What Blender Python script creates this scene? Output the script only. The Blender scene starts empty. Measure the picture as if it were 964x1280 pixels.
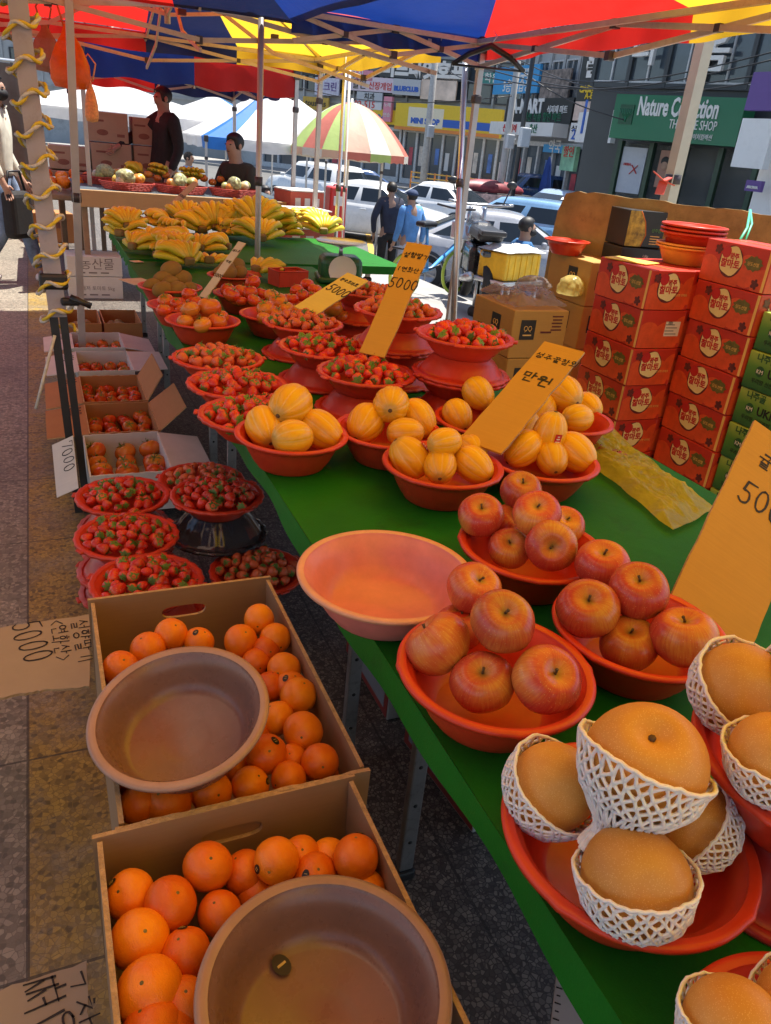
import bpy, bmesh, math, random
from mathutils import Vector as V, Matrix, Euler
R = random.Random(11)
PI = math.pi
sc = bpy.context.scene
COL = sc.collection

# ------------------------------------------------------------------ camera (solved from the vanishing points of the stall)
F = 955.0
EYE = V((0, 0, 1.5))
_D = V((-197, 1973, F)).normalized()
_y1 = (-(-447 * -197) - F * F) / 1973
_Y = V((-447, _y1, F)).normalized()
_U = -_D
_X = _Y.cross(_U)
def ray(px, py):
    c = V(((px - 482) / F, (py - 640) / F, 1))
    return V((c.dot(_X), c.dot(_Y), c.dot(_U)))
def atz(px, py, z):
    r = ray(px, py); return EYE + r * ((z - EYE.z) / r.z)
def atd(px, py, d):
    return EYE + ray(px, py) * d
def aty(px, py, y):
    r = ray(px, py); return EYE + r * (y / r.y)
def atx(px, py, x):
    r = ray(px, py); return EYE + r * (x / r.x)
def bysize(px, py, w, D):
    return atd(px, py, F * D / w)
cam = bpy.data.cameras.new('camera'); camo = bpy.data.objects.new('camera', cam); COL.objects.link(camo)
rt, dn, fw = V((_X.x, _Y.x, _U.x)), V((_X.y, _Y.y, _U.y)), V((_X.z, _Y.z, _U.z))
camo.matrix_world = Matrix(((rt.x, -dn.x, -fw.x, EYE.x), (rt.y, -dn.y, -fw.y, EYE.y), (rt.z, -dn.z, -fw.z, EYE.z), (0, 0, 0, 1)))
cam.sensor_fit = 'VERTICAL'; cam.sensor_height = 36; cam.lens = F / 1280 * 36
cam.clip_start = 0.05; cam.clip_end = 1500
cam.dof.use_dof = False
sc.camera = camo

# ------------------------------------------------------------------ materials
def new_mat(name):
    m = bpy.data.materials.new(name); m.use_nodes = True
    nt = m.node_tree; b = nt.nodes['Principled BSDF']
    return m, nt, b
def nd(nt, t, **kw):
    n = nt.nodes.new(t)
    for k, v in kw.items():
        if k.startswith('i_'):
            n.inputs[k[2:].replace('_', ' ')].default_value = v
        elif k.startswith('n_'):
            n.inputs[int(k[2:])].default_value = v
        else: setattr(n, k, v)
    return n
def lk(nt, a, b): nt.links.new(a, b)
def c4(c): return (c[0], c[1], c[2], 1)
def mathn(nt, op, a, b=None, c=None, clamp=False):
    n = nt.nodes.new('ShaderNodeMath'); n.operation = op; n.use_clamp = clamp
    for i, x in enumerate((a, b, c)):
        if x is None: continue
        if isinstance(x, (int, float)): n.inputs[i].default_value = x
        else: lk(nt, x, n.inputs[i])
    return n.outputs[0]
def mixc(nt, fac, a, b, blend='MIX'):
    n = nt.nodes.new('ShaderNodeMix'); n.data_type = 'RGBA'; n.blend_type = blend
    for s, x in ((0, fac), (6, a), (7, b)):
        if isinstance(x, (int, float)): n.inputs[s].default_value = x
        elif isinstance(x, tuple): n.inputs[s].default_value = c4(x)
        else: lk(nt, x, n.inputs[s])
    return n.outputs[2]
def ramp(nt, fac, stops):
    n = nt.nodes.new('ShaderNodeValToRGB'); e = n.color_ramp.elements
    while len(e) < len(stops): e.new(0.5)
    for i, (p, c) in enumerate(stops):
        e[i].position = p; e[i].color = c4(c) if isinstance(c, tuple) else (c, c, c, 1)
    lk(nt, fac, n.inputs[0]); return n.outputs[0]
def noise(nt, vec, scale, detail=4, rough=0.6):
    n = nd(nt, 'ShaderNodeTexNoise'); n.inputs['Scale'].default_value = scale
    n.inputs['Detail'].default_value = detail; n.inputs['Roughness'].default_value = rough
    if vec is not None: lk(nt, vec, n.inputs['Vector'])
    return n.outputs['Fac']
def voro(nt, vec, scale, feature='F1', out='Distance'):
    n = nd(nt, 'ShaderNodeTexVoronoi'); n.feature = feature; n.inputs['Scale'].default_value = scale
    if vec is not None: lk(nt, vec, n.inputs['Vector'])
    return n.outputs[out]
def bump(nt, b, h, strength=0.3, dist=0.01):
    n = nd(nt, 'ShaderNodeBump'); n.inputs['Strength'].default_value = strength; n.inputs['Distance'].default_value = dist
    lk(nt, h, n.inputs['Height']); lk(nt, n.outputs[0], b.inputs['Normal'])
def objco(nt):
    return nd(nt, 'ShaderNodeTexCoord').outputs['Object']
MATS = {}
def M(name, col, rough=0.5, var=0.18, vscale=9.0, metal=0.0, bmp=0.0, bscale=60.0, sss=0.0, spec=0.5, trans=0.0, alpha=1.0, rnd=0.0, coat=0.0, dirt=None):
    """a surface with its own colour, blotchy variation, roughness variation and an optional fine bump"""
    if name in MATS: return MATS[name]
    m, nt, b = new_mat(name); co = objco(nt)
    c = col
    if var > 0:
        f = noise(nt, co, vscale, 6, 0.65)
        f = ramp(nt, f, [(0.3, 0.0), (0.7, 1.0)])
        c = mixc(nt, f, tuple(x * (1 - var) for x in col), tuple(min(1, x * (1 + var)) for x in col))
    if dirt is not None:
        g = noise(nt, co, vscale * 2.3, 8, 0.75); g = ramp(nt, g, [(0.52, 0.0), (0.75, 1.0)])
        c = mixc(nt, mathn(nt, 'MULTIPLY', g, 0.6), c, dirt)
    if rnd > 0:
        oi = nd(nt, 'ShaderNodeObjectInfo'); h = nd(nt, 'ShaderNodeHueSaturation')
        lk(nt, mathn(nt, 'MULTIPLY_ADD', oi.outputs['Random'], rnd * 2, 1 - rnd), h.inputs['Value'])
        if isinstance(c, tuple): h.inputs['Color'].default_value = c4(c)
        else: lk(nt, c, h.inputs['Color'])
        c = h.outputs[0]
    if isinstance(c, tuple): b.inputs['Base Color'].default_value = c4(c)
    else: lk(nt, c, b.inputs['Base Color'])
    r = noise(nt, co, vscale * 3, 3); lk(nt, mathn(nt, 'MULTIPLY_ADD', r, rough * 0.4, rough * 0.8), b.inputs['Roughness'])
    b.inputs['Metallic'].default_value = metal; b.inputs['Specular IOR Level'].default_value = spec
    b.inputs['Transmission Weight'].default_value = trans; b.inputs['Alpha'].default_value = alpha
    b.inputs['Coat Weight'].default_value = coat
    if sss > 0:
        b.inputs['Subsurface Weight'].default_value = sss; b.inputs['Subsurface Scale'].default_value = 0.02
    if bmp > 0: bump(nt, b, noise(nt, co, bscale, 5), bmp, 0.004)
    MATS[name] = m; return m

def cloth_mat(name, col, trans=0.45):
    m, nt, b = new_mat(name); co = objco(nt)
    f = ramp(nt, noise(nt, co, 2.2, 5), [(0.3, 0.0), (0.7, 1.0)])
    c = mixc(nt, f, tuple(x * 0.85 for x in col), tuple(min(1, x * 1.1) for x in col))
    lk(nt, c, b.inputs['Base Color']); b.inputs['Roughness'].default_value = 0.6
    t = nd(nt, 'ShaderNodeBsdfTranslucent'); lk(nt, c, t.inputs['Color'])
    mx = nd(nt, 'ShaderNodeMixShader'); mx.inputs[0].default_value = trans
    lk(nt, b.outputs[0], mx.inputs[1]); lk(nt, t.outputs[0], mx.inputs[2])
    lk(nt, mx.outputs[0], nt.nodes['Material Output'].inputs[0])
    n = noise(nt, co, 5, 4); bump(nt, b, n, 0.35, 0.03)
    return m

# ------------------------------------------------------------------ mesh builder
class MB:
    def __init__(s): s.v = []; s.f = []; s.mi = []; s.sm = []
    def add(s, vs, fs, mat=0, smooth=False):
        o = len(s.v); s.v += [tuple(x) for x in vs]
        for f in fs: s.f.append([i + o for i in f]); s.mi.append(mat); s.sm.append(smooth)
        return s
    def box(s, c, d, rot=None, mat=0):
        c = V(c); q = [V((x * d[0] / 2, y * d[1] / 2, z * d[2] / 2)) for x in (-1, 1) for y in (-1, 1) for z in (-1, 1)]
        if rot is not None: q = [rot @ p for p in q]
        return s.add([c + p for p in q], [(0, 1, 3, 2), (4, 6, 7, 5), (0, 4, 5, 1), (2, 3, 7, 6), (0, 2, 6, 4), (1, 5, 7, 3)], mat)
    def rbox(s, c, d, r=0.01, rot=None, mat=0, seg=2):
        bm = bmesh.new(); bmesh.ops.create_cube(bm, size=1)
        for v in bm.verts: v.co = V((v.co.x * d[0], v.co.y * d[1], v.co.z * d[2]))
        bmesh.ops.bevel(bm, geom=bm.edges[:], offset=min(r, min(d) * 0.45), segments=seg, affect='EDGES', profile=0.5)
        bm.verts.index_update(); c = V(c)
        vs = [c + ((rot @ v.co) if rot is not None else v.co) for v in bm.verts]
        s.add(vs, [[v.index for v in f.verts] for f in bm.faces], mat); bm.free(); return s
    def hexa(s, q, mat=0):
        """eight corners: bottom four (ccw), top four"""
        return s.add(q, [(3, 2, 1, 0), (4, 5, 6, 7), (0, 1, 5, 4), (1, 2, 6, 5), (2, 3, 7, 6), (3, 0, 4, 7)], mat)
    def lathe(s, prof, n=32, mat=0, smooth=True, mod=None, c=(0, 0, 0)):
        vs = []; fs = []; c = V(c)
        for j, (r, z) in enumerate(prof):
            for i in range(n):
                a = 2 * PI * i / n; k = mod(a, r, z) if mod else 1
                vs.append(c + V((r * k * math.cos(a), r * k * math.sin(a), z)))
        for j in range(len(prof) - 1):
            for i in range(n):
                a, b = j * n + i, j * n + (i + 1) % n
                fs.append((a, b, b + n, a + n))
        return s.add(vs, fs, mat, smooth)
    def tube(s, pts, r, n=8, mat=0, cap=True, smooth=True):
        pts = [V(p) for p in pts]; rs = r if isinstance(r, (list, tuple)) else [r] * len(pts)
        vs = []; fs = []; up = None
        for k, p in enumerate(pts):
            t = (pts[min(k + 1, len(pts) - 1)] - pts[max(k - 1, 0)])
            t = t.normalized() if t.length > 1e-9 else V((0, 0, 1))
            if up is None:
                up = V((0, 0, 1)) if abs(t.z) < 0.9 else V((1, 0, 0))
            a = (up - t * up.dot(t)).normalized(); b = t.cross(a); up = a
            for i in range(n):
                w = 2 * PI * i / n; vs.append(p + (a * math.cos(w) + b * math.sin(w)) * rs[k])
        for k in range(len(pts) - 1):
            for i in range(n):
                a, b = k * n + i, k * n + (i + 1) % n; fs.append((a, b, b + n, a + n))
        if cap: fs.append(tuple(range(n - 1, -1, -1))); fs.append(tuple((len(pts) - 1) * n + i for i in range(n)))
        return s.add(vs, fs, mat, smooth)
    def bar(s, a, b, w, h=None, mat=0):
        """rectangular bar from a to b"""
        a, b = V(a), V(b); t = (b - a); L = t.length; t.normalize()
        u = V((0, 0, 1)) if abs(t.z) < 0.95 else V((0, 1, 0))
        x = t.cross(u).normalized(); y = x.cross(t)
        return s.box((a + b) / 2, (w, L, h or w), Matrix((x, t, y)).transposed(), mat)
    def ell(s, c, r, nu=16, nv=10, mat=0, mod=None):
        vs = []; fs = []; c = V(c)
        if isinstance(r, (int, float)): r = (r, r, r)
        for j in range(nv + 1):
            ph = PI * j / nv
            for i in range(nu):
                a = 2 * PI * i / nu; k = mod(a, ph) if mod else 1
                vs.append(c + V((r[0] * math.sin(ph) * math.cos(a) * k, r[1] * math.sin(ph) * math.sin(a) * k, r[2] * math.cos(ph))))
        for j in range(nv):
            for i in range(nu):
                a, b = j * nu + i, j * nu + (i + 1) % nu; fs.append((a, a + nu, b + nu, b))
        return s.add(vs, fs, mat, True)
    def sheet(s, nx, ny, fn, mat=0, smooth=True):
        vs = [fn(i / nx, j / ny) for j in range(ny + 1) for i in range(nx + 1)]
        fs = [(j * (nx + 1) + i, j * (nx + 1) + i + 1, (j + 1) * (nx + 1) + i + 1, (j + 1) * (nx + 1) + i) for j in range(ny) for i in range(nx)]
        return s.add(vs, fs, mat, smooth)
    def xf(s, mtx):
        s.v = [tuple(mtx @ V(p)) for p in s.v]; return s
    def mesh(s, name, mats, clean=False):
        me = bpy.data.meshes.new(name); me.from_pydata(s.v, [], s.f)
        for m in (mats if isinstance(mats, (list, tuple)) else [mats]): me.materials.append(m)
        me.polygons.foreach_set('material_index', s.mi); me.polygons.foreach_set('use_smooth', s.sm)
        if clean:
            bm = bmesh.new(); bm.from_mesh(me); bmesh.ops.remove_doubles(bm, verts=bm.verts, dist=1e-5)
            bmesh.ops.recalc_face_normals(bm, faces=bm.faces); bm.to_mesh(me); bm.free()
        me.update(); return me
    def build(s, name, mats, parent=None, mtx=None, clean=False):
        o = bpy.data.objects.new(name, s.mesh(name, mats, clean)); COL.objects.link(o)
        if parent is not None: o.parent = parent
        if mtx is not None: o.matrix_local = mtx
        return o
def tag(o, label=None, cat=None, group=None, kind=None):
    if label: o['label'] = label
    if cat: o['category'] = cat
    if group: o['group'] = group
    if kind: o['kind'] = kind
    return o
def thing(name, label, cat, loc=(0, 0, 0), rz=0, group=None, mtx=None):
    o = bpy.data.objects.new(name, None); COL.objects.link(o); o.empty_display_size = 0.05
    if mtx is not None: o.matrix_world = mtx
    else: o.location = loc; o.rotation_euler = (0, 0, rz)
    return tag(o, label, cat, group)
KIDS = {}
def copy_tree(o, parent=None):
    c = o.copy(); COL.objects.link(c)
    if parent is not None: c.parent = parent
    for ch in [x for x in o.children]: copy_tree(ch, c)
    return c
class Proto:
    """the first instance is the prototype itself, later ones are copies of it and of its parts"""
    def __init__(s, root): s.root = root; s.used = False
    def put(s, mtx, label, group=None):
        if not s.used: o = s.root; s.used = True
        else: o = copy_tree(s.root)
        o.matrix_world = mtx; o['label'] = label
        if group: o['group'] = group
        elif 'group' in o: del o['group']
        return o
def TRS(loc, rot=(0, 0, 0), sca=1.0):
    if isinstance(sca, (int, float)): sca = (sca,) * 3
    return Matrix.Translation(V(loc)) @ Euler(rot).to_matrix().to_4x4() @ Matrix.Diagonal((*sca, 1))
def axis_rot(axis, spin=0):
    """rotation taking +Z onto axis"""
    return V((0, 0, 1)).rotation_difference(V(axis).normalized()).to_matrix().to_4x4() @ Matrix.Rotation(spin, 4, 'Z')
def plate(bl, br, tl):
    """frame with origin at bl, X along br-bl, Z towards tl, Y pointing away from the reader; returns matrix, width, height"""
    x = br - bl; w = x.length; x.normalize(); z = tl - bl; z = z - x * z.dot(x); h = z.length; z.normalize(); y = z.cross(x)
    return Matrix(((x.x, y.x, z.x, bl.x), (x.y, y.y, z.y, bl.y), (x.z, y.z, z.z, bl.z), (0, 0, 0, 1))), w, h

# ------------------------------------------------------------------ writing: hand-drawn strokes and printed text
def arc(cx, cy, rx, ry, a0, a1, n=10): return [(cx + rx * math.cos(math.radians(a0 + (a1 - a0) * i / n)), cy + ry * math.sin(math.radians(a0 + (a1 - a0) * i / n))) for i in range(n + 1)]
O_ = arc(.5, .5, .42, .42, 100, 470, 14)
JC = {'ㄱ': [[(.1, .85), (.85, .85), (.72, .1)]], 'ㄴ': [[(.15, .95), (.15, .15), (.9, .2)]], 'ㄷ': [[(.1, .9), (.9, .9)], [(.15, .88), (.12, .12), (.92, .15)]],
      'ㄹ': [[(.1, .95), (.85, .95), (.82, .55), (.12, .52), (.12, .08), (.92, .1)]], 'ㅁ': [[(.15, .9), (.15, .1), (.85, .1), (.88, .9), (.12, .88)]],
      'ㅂ': [[(.15, .95), (.18, .08), (.85, .08), (.85, .95)], [(.17, .5), (.85, .5)]], 'ㅅ': [[(.52, .95), (.1, .05)], [(.48, .6), (.92, .05)]],
      'ㅇ': [O_], 'ㅈ': [[(.12, .9), (.88, .9), (.12, .05)], [(.5, .5), (.92, .05)]], 'ㅊ': [[(.38, 1.08), (.6, 1.0)], [(.12, .8), (.88, .8), (.12, .03)], [(.5, .45), (.92, .03)]],
      'ㅋ': [[(.1, .9), (.85, .9), (.7, .05)], [(.1, .52), (.8, .52)]], 'ㅌ': [[(.1, .95), (.9, .95)], [(.12, .52), (.85, .52)], [(.12, .95), (.12, .08), (.92, .1)]],
      'ㅍ': [[(.1, .92), (.9, .92)], [(.32, .9), (.34, .12)], [(.68, .9), (.66, .12)], [(.05, .1), (.95, .1)]],
      'ㅎ': [[(.35, 1.08), (.62, 1.02)], [(.08, .82), (.92, .82)], arc(.5, .34, .33, .32, 90, 450, 12)]}
for a, b in (('ㄲ', 'ㄱ'), ('ㄸ', 'ㄷ'), ('ㅆ', 'ㅅ'), ('ㅃ', 'ㅂ'), ('ㅉ', 'ㅈ')):
    JC[a] = [[(x * .47 + o, y) for x, y in st] for o in (0, .53) for st in JC[b]]
LL = 'ㄱㄲㄴㄷㄸㄹㅁㅂㅃㅅㅆㅇㅈㅉㅊㅋㅌㅍㅎ'
TT = ' ㄱㄲㄳㄴㄵㄶㄷㄹㄺㄻㄼㄽㄾㄿㅀㅁㅂㅄㅅㅆㅇㅈㅊㅋㅌㅍㅎ'
vb = [[(.35, 1), (.35, 0)]]
JV = {0: ('v', vb + [[(.35, .5), (.95, .5)]]), 1: ('v', [[(.2, .95), (.2, .05)], [(.2, .5), (.7, .5)], [(.75, 1), (.75, 0)]]), 2: ('v', vb + [[(.35, .65), (.9, .65)], [(.35, .35), (.9, .35)]]),
      4: ('v', [[(.65, 1), (.65, 0)], [(.05, .5), (.65, .5)]]), 5: ('v', [[(0, .5), (.4, .5)], [(.4, .95), (.4, .05)], [(.8, 1), (.8, 0)]]), 6: ('v', [[(.65, 1), (.65, 0)], [(.05, .65), (.65, .65)], [(.05, .35), (.65, .35)]]),
      20: ('v', [[(.5, 1), (.5, 0)]]), 8: ('h', [[(.5, .95), (.5, .3)], [(.02, .25), (.98, .28)]]), 12: ('h', [[(.33, .95), (.33, .3)], [(.67, .95), (.67, .3)], [(.02, .25), (.98, .28)]]),
      13: ('h', [[(.02, .8), (.98, .82)], [(.5, .8), (.5, .05)]]), 17: ('h', [[(.02, .8), (.98, .82)], [(.33, .8), (.3, .05)], [(.67, .8), (.7, .05)]]), 18: ('h', [[(.02, .5), (.98, .52)]]),
      11: ('b', [[(.4, .95), (.4, .3)], [(.0, .25), (.75, .28)]], [[(.5, 1), (.5, 0)]]), 9: ('b', [[(.4, .95), (.4, .3)], [(.0, .25), (.75, .28)]], [[(.35, 1), (.35, 0)], [(.35, .5), (.95, .5)]]),
      14: ('b', [[(.0, .8), (.75, .82)], [(.4, .8), (.38, .05)]], [[(.7, 1), (.7, 0)], [(.0, .35), (.7, .35)]]), 16: ('b', [[(.0, .8), (.75, .82)], [(.4, .8), (.38, .05)]], [[(.5, 1), (.5, 0)]]), 19: ('b', [[(0, .5), (.75, .52)]], [[(.5, 1), (.5, 0)]])}
DG = {'0': [arc(.45, .5, .36, .48, 100, 475, 14)], '1': [[(.3, .75), (.5, 1), (.48, 0)]], '2': [arc(.45, .7, .35, .28, 160, -30, 8) + [(.1, .02), (.9, .05)]], '3': [arc(.42, .74, .32, .25, 150, -90, 8) + arc(.42, .25, .38, .25, 90, -150, 8)],
      '5': [[(.3, .95), (.22, .55)] + arc(.42, .3, .36, .29, 110, -150, 10), [(.28, .97), (.95, 1.0)]], '7': [[(.1, .7), (.12, .95), (.85, .95), (.4, 0)]],
      '4': [[(.55, 1), (.1, .35), (.9, .35)], [(.62, .7), (.6, 0)]], '8': [arc(.45, .75, .28, .23, 90, 450, 10), arc(.45, .26, .36, .26, 90, 450, 10)], '9': [arc(.45, .7, .32, .28, 0, 360, 10) + [(.7, 0)]], '6': [[(.7, 1), (.15, .4)] + arc(.45, .27, .34, .26, 150, 500, 10)],
      '(': [arc(1.0, .5, .7, .6, 140, 220, 6)], ')': [arc(0, .5, .7, .6, 40, -40, 6)], '<': [[(.85, .85), (.15, .5), (.85, .15)]], '>': [[(.15, .85), (.85, .5), (.15, .15)]], ',': [[(.4, .1), (.25, -.15)]], '-': [[(.1, .5), (.9, .5)]]}
def glyph(ch):
    if ch in DG: return DG[ch], 0.62
    k = ord(ch) - 0xAC00
    if k < 0 or k > 11171: return [], 0.5
    L, vv, T = LL[k // 588], (k % 588) // 28, k % 28
    JV_ = JV.get(vv, JV[20]); y0 = .42 if T else 0.0; out = []
    def put(sts, x0, x1, ya, yb): out.extend([[(x0 + x * (x1 - x0), ya + y * (yb - ya)) for x, y in st] for st in sts])
    if JV_[0] == 'v': put(JC[L], .02, .55, y0 + .08, .95); put(JV_[1], .6, .98, y0, 1.0)
    elif JV_[0] == 'h': put(JC[L], .2, .82, y0 + (1 - y0) * .48, 1.0); put(JV_[1], .04, .96, y0, y0 + (1 - y0) * .44)
    else: put(JC[L], .1, .58, y0 + (1 - y0) * .5, 1.0); put(JV_[1], .04, .82, y0, y0 + (1 - y0) * .46); put(JV_[2], .66, 1.0, y0, 1.0)
    if T:
        t = TT[T]
        if t in JC: put(JC[t], .2, .85, 0.0, .34)
    return out, 1.0
def handwrite(mb, text, x, z, size, width, y=-0.0012, mat=0, adv=1.12, rot=0, jit=0.03, th=0.0008, rnd=None):
    """writes with a marker on the XZ plane of a sign; (x, z) is the lower left corner of the first letter; rot turns the line about it"""
    rr = rnd or R; cx = 0; ca, sa = math.cos(rot), math.sin(rot)
    for ch in text:
        if ch == ' ': cx += size * .5; continue
        sts, w = glyph(ch); sx = size * w
        ox, oy, sh = rr.uniform(-jit, jit) * size, rr.uniform(-jit, jit) * size * 2, rr.uniform(-.06, .14)
        for st in sts:
            pts = [(cx + ox + (px + sh * (py - .5)) * sx + rr.uniform(-1, 1) * jit * size * .35, oy + py * size + rr.uniform(-1, 1) * jit * size * .35) for px, py in st]
            P = [V((x + a * ca - b * sa, z + a * sa + b * ca)) for a, b in pts]
            vs = []; n = len(P)
            for i in range(n):
                t = P[min(i + 1, n - 1)] - P[max(i - 1, 0)]; t.normalize(); q = V((-t.y, t.x)) * width / 2 * rr.uniform(.75, 1.15) * (0.7 if i == n - 1 else 1)
                e = t * width * .3 * (-1 if i == 0 else 1 if i == n - 1 else 0)
                for pt in (P[i] + q + e, P[i] - q + e): vs.append((pt.x, y, pt.y)); vs.append((pt.x, y + th, pt.y))
            fs = []
            for i in range(n - 1):
                a = i * 4; fs += [(a, a + 4, a + 6, a + 2), (a, a + 1, a + 5, a + 4), (a + 2, a + 6, a + 7, a + 3)]
            mb.add(vs, fs, mat)
        cx += sx * adv
    return cx
SCR = bpy.data.scenes.new('scratch')
def baked(o):
    SCR.collection.objects.link(o); vl = SCR.view_layers[0]; vl.update()
    me = bpy.data.meshes.new_from_object(o.evaluated_get(vl.depsgraph)); bpy.data.objects.remove(o); return me
def textmesh(body, size, maxw=None, align='LEFT', th=0.01, shear=0.0, bold=0.0):
    """printed letters on the XZ plane, front towards -Y; returns an MB whose origin is the lower left (or middle) of the line"""
    c = bpy.data.curves.new('txt', 'FONT'); c.body = body; c.size = size; c.extrude = th / 2; c.resolution_u = 2; c.shear = shear; c.offset = bold
    me = baked(bpy.data.objects.new('txt', c))
    vs = [v.co.copy() for v in me.vertices]; fs = [list(p.vertices) for p in me.polygons]
    bpy.data.curves.remove(c); bpy.data.meshes.remove(me)
    mb = MB()
    if not vs: return mb, 0
    x0, x1 = min(v.x for v in vs), max(v.x for v in vs); k = 1
    if maxw and x1 - x0 > 0: k = maxw / (x1 - x0)
    sh = 0 if align == 'LEFT' else (x1 - x0) * k / 2
    mb.add([((v.x - x0) * k - sh, -v.z, v.y * k) for v in vs], fs)
    return mb, (x1 - x0) * k
# ------------------------------------------------------------------ fruit skins
def _fruit_base(name):
    m, nt, b = new_mat(name); co = objco(nt); s = nd(nt, 'ShaderNodeSeparateXYZ'); lk(nt, co, s.inputs[0])
    oi = nd(nt, 'ShaderNodeObjectInfo').outputs['Random']
    return m, nt, b, co, s.outputs, oi
def shifted(nt, co, oi, k=37.0):
    a = nd(nt, 'ShaderNodeVectorMath'); a.operation = 'ADD'; lk(nt, co, a.inputs[0])
    cmb = nd(nt, 'ShaderNodeCombineXYZ'); t = mathn(nt, 'MULTIPLY', oi, k)
    for i in range(3): lk(nt, t, cmb.inputs[i])
    lk(nt, cmb.outputs[0], a.inputs[1]); return a.outputs[0]
def hsv(nt, col, val=None, hue=None):
    h = nd(nt, 'ShaderNodeHueSaturation'); lk(nt, col, h.inputs['Color'])
    if val is not None: lk(nt, val, h.inputs['Value'])
    if hue is not None: lk(nt, hue, h.inputs['Hue'])
    return h.outputs[0]
def apple_mat():
    m, nt, b, co, xyz, oi = _fruit_base('apple_skin'); sh = shifted(nt, co, oi)
    ang = mathn(nt, 'ARCTAN2', xyz[1], xyz[0])
    cmb = nd(nt, 'ShaderNodeCombineXYZ'); lk(nt, mathn(nt, 'MULTIPLY', mathn(nt, 'SINE', ang), 11.0), cmb.inputs[0]); lk(nt, mathn(nt, 'MULTIPLY', mathn(nt, 'COSINE', ang), 11.0), cmb.inputs[1])
    lk(nt, mathn(nt, 'MULTIPLY_ADD', xyz[2], 22.0, mathn(nt, 'MULTIPLY', oi, 50)), cmb.inputs[2])
    st = ramp(nt, noise(nt, cmb.outputs[0], 1.6, 5, 0.7), [(0.28, 0.0), (0.72, 1.0)])
    big = ramp(nt, noise(nt, sh, 17, 3), [(0.33, 0.0), (0.66, 1.0)])
    red = mixc(nt, st, (0.58, 0.15, 0.05), (0.46, 0.036, 0.032))
    red = mixc(nt, mathn(nt, 'MULTIPLY', big, 0.6), red, (0.36, 0.024, 0.028))
    yel = mixc(nt, st, (0.62, 0.36, 0.06), (0.50, 0.15, 0.03))
    rr = nd(nt, 'ShaderNodeVectorMath'); rr.operation = 'LENGTH'
    c2 = nd(nt, 'ShaderNodeCombineXYZ'); lk(nt, xyz[0], c2.inputs[0]); lk(nt, xyz[1], c2.inputs[1]); lk(nt, c2.outputs[0], rr.inputs[0])
    top = mathn(nt, 'MULTIPLY', ramp(nt, rr.outputs['Value'], [(0.006, 1.0), (0.026, 0.0)]), ramp(nt, xyz[2], [(0.0, 0.0), (0.02, 1.0)]))
    fac = mathn(nt, 'MAXIMUM', mathn(nt, 'MULTIPLY', top, 0.9), mathn(nt, 'MULTIPLY', ramp(nt, noise(nt, sh, 9, 2), [(0.46, 0.0), (0.62, 1.0)]), 0.85))
    c = mixc(nt, fac, red, yel)
    dots = ramp(nt, voro(nt, sh, 230), [(0.10, 1.0), (0.17, 0.0)])
    c = mixc(nt, mathn(nt, 'MULTIPLY', dots, 0.55), c, (0.62, 0.42, 0.2))
    rus = mathn(nt, 'MULTIPLY', ramp(nt, rr.outputs['Value'], [(0.0, 1.0), (0.011, 0.0)]), ramp(nt, xyz[2], [(0.0, 0.0), (0.02, 1.0)]))
    c = mixc(nt, rus, c, (0.14, 0.10, 0.03))
    lk(nt, hsv(nt, c, mathn(nt, 'MULTIPLY_ADD', oi, 0.3, 0.85)), b.inputs['Base Color'])
    b.inputs['Roughness'].default_value = 0.27
    bump(nt, b, noise(nt, sh, 60, 4), 0.12, 0.003); return m
def orange_mat():
    m, nt, b, co, xyz, oi = _fruit_base('orange_peel'); sh = shifted(nt, co, oi)
    f = ramp(nt, noise(nt, sh, 22, 4), [(0.3, 0.0), (0.7, 1.0)])
    c = mixc(nt, f, (0.78, 0.18, 0.004), (0.86, 0.26, 0.006))
    lk(nt, hsv(nt, c, mathn(nt, 'MULTIPLY_ADD', oi, 0.35, 0.78), mathn(nt, 'MULTIPLY_ADD', oi, 0.028, 0.484)), b.inputs['Base Color'])
    b.inputs['Roughness'].default_value = 0.38
    p = ramp(nt, voro(nt, sh, 420), [(0.0, 0.0), (0.5, 1.0)]); bump(nt, b, mathn(nt, 'ADD', mathn(nt, 'MULTIPLY', p, 0.4), noise(nt, sh, 50, 3)), 0.3, 0.0022); return m
def pear_mat():
    m, nt, b, co, xyz, oi = _fruit_base('pear_skin'); sh = shifted(nt, co, oi)
    f = ramp(nt, noise(nt, sh, 13, 5), [(0.3, 0.0), (0.7, 1.0)])
    c = mixc(nt, f, (0.50, 0.21, 0.030), (0.60, 0.30, 0.055))
    d = ramp(nt, voro(nt, sh, 520), [(0.16, 1.0), (0.3, 0.0)])
    c = mixc(nt, mathn(nt, 'MULTIPLY', d, 0.55), c, (0.78, 0.52, 0.2))
    lk(nt, hsv(nt, c, mathn(nt, 'MULTIPLY_ADD', oi, 0.2, 0.9)), b.inputs['Base Color'])
    b.inputs['Roughness'].default_value = 0.48
    bump(nt, b, d, 0.08, 0.001); return m
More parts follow.
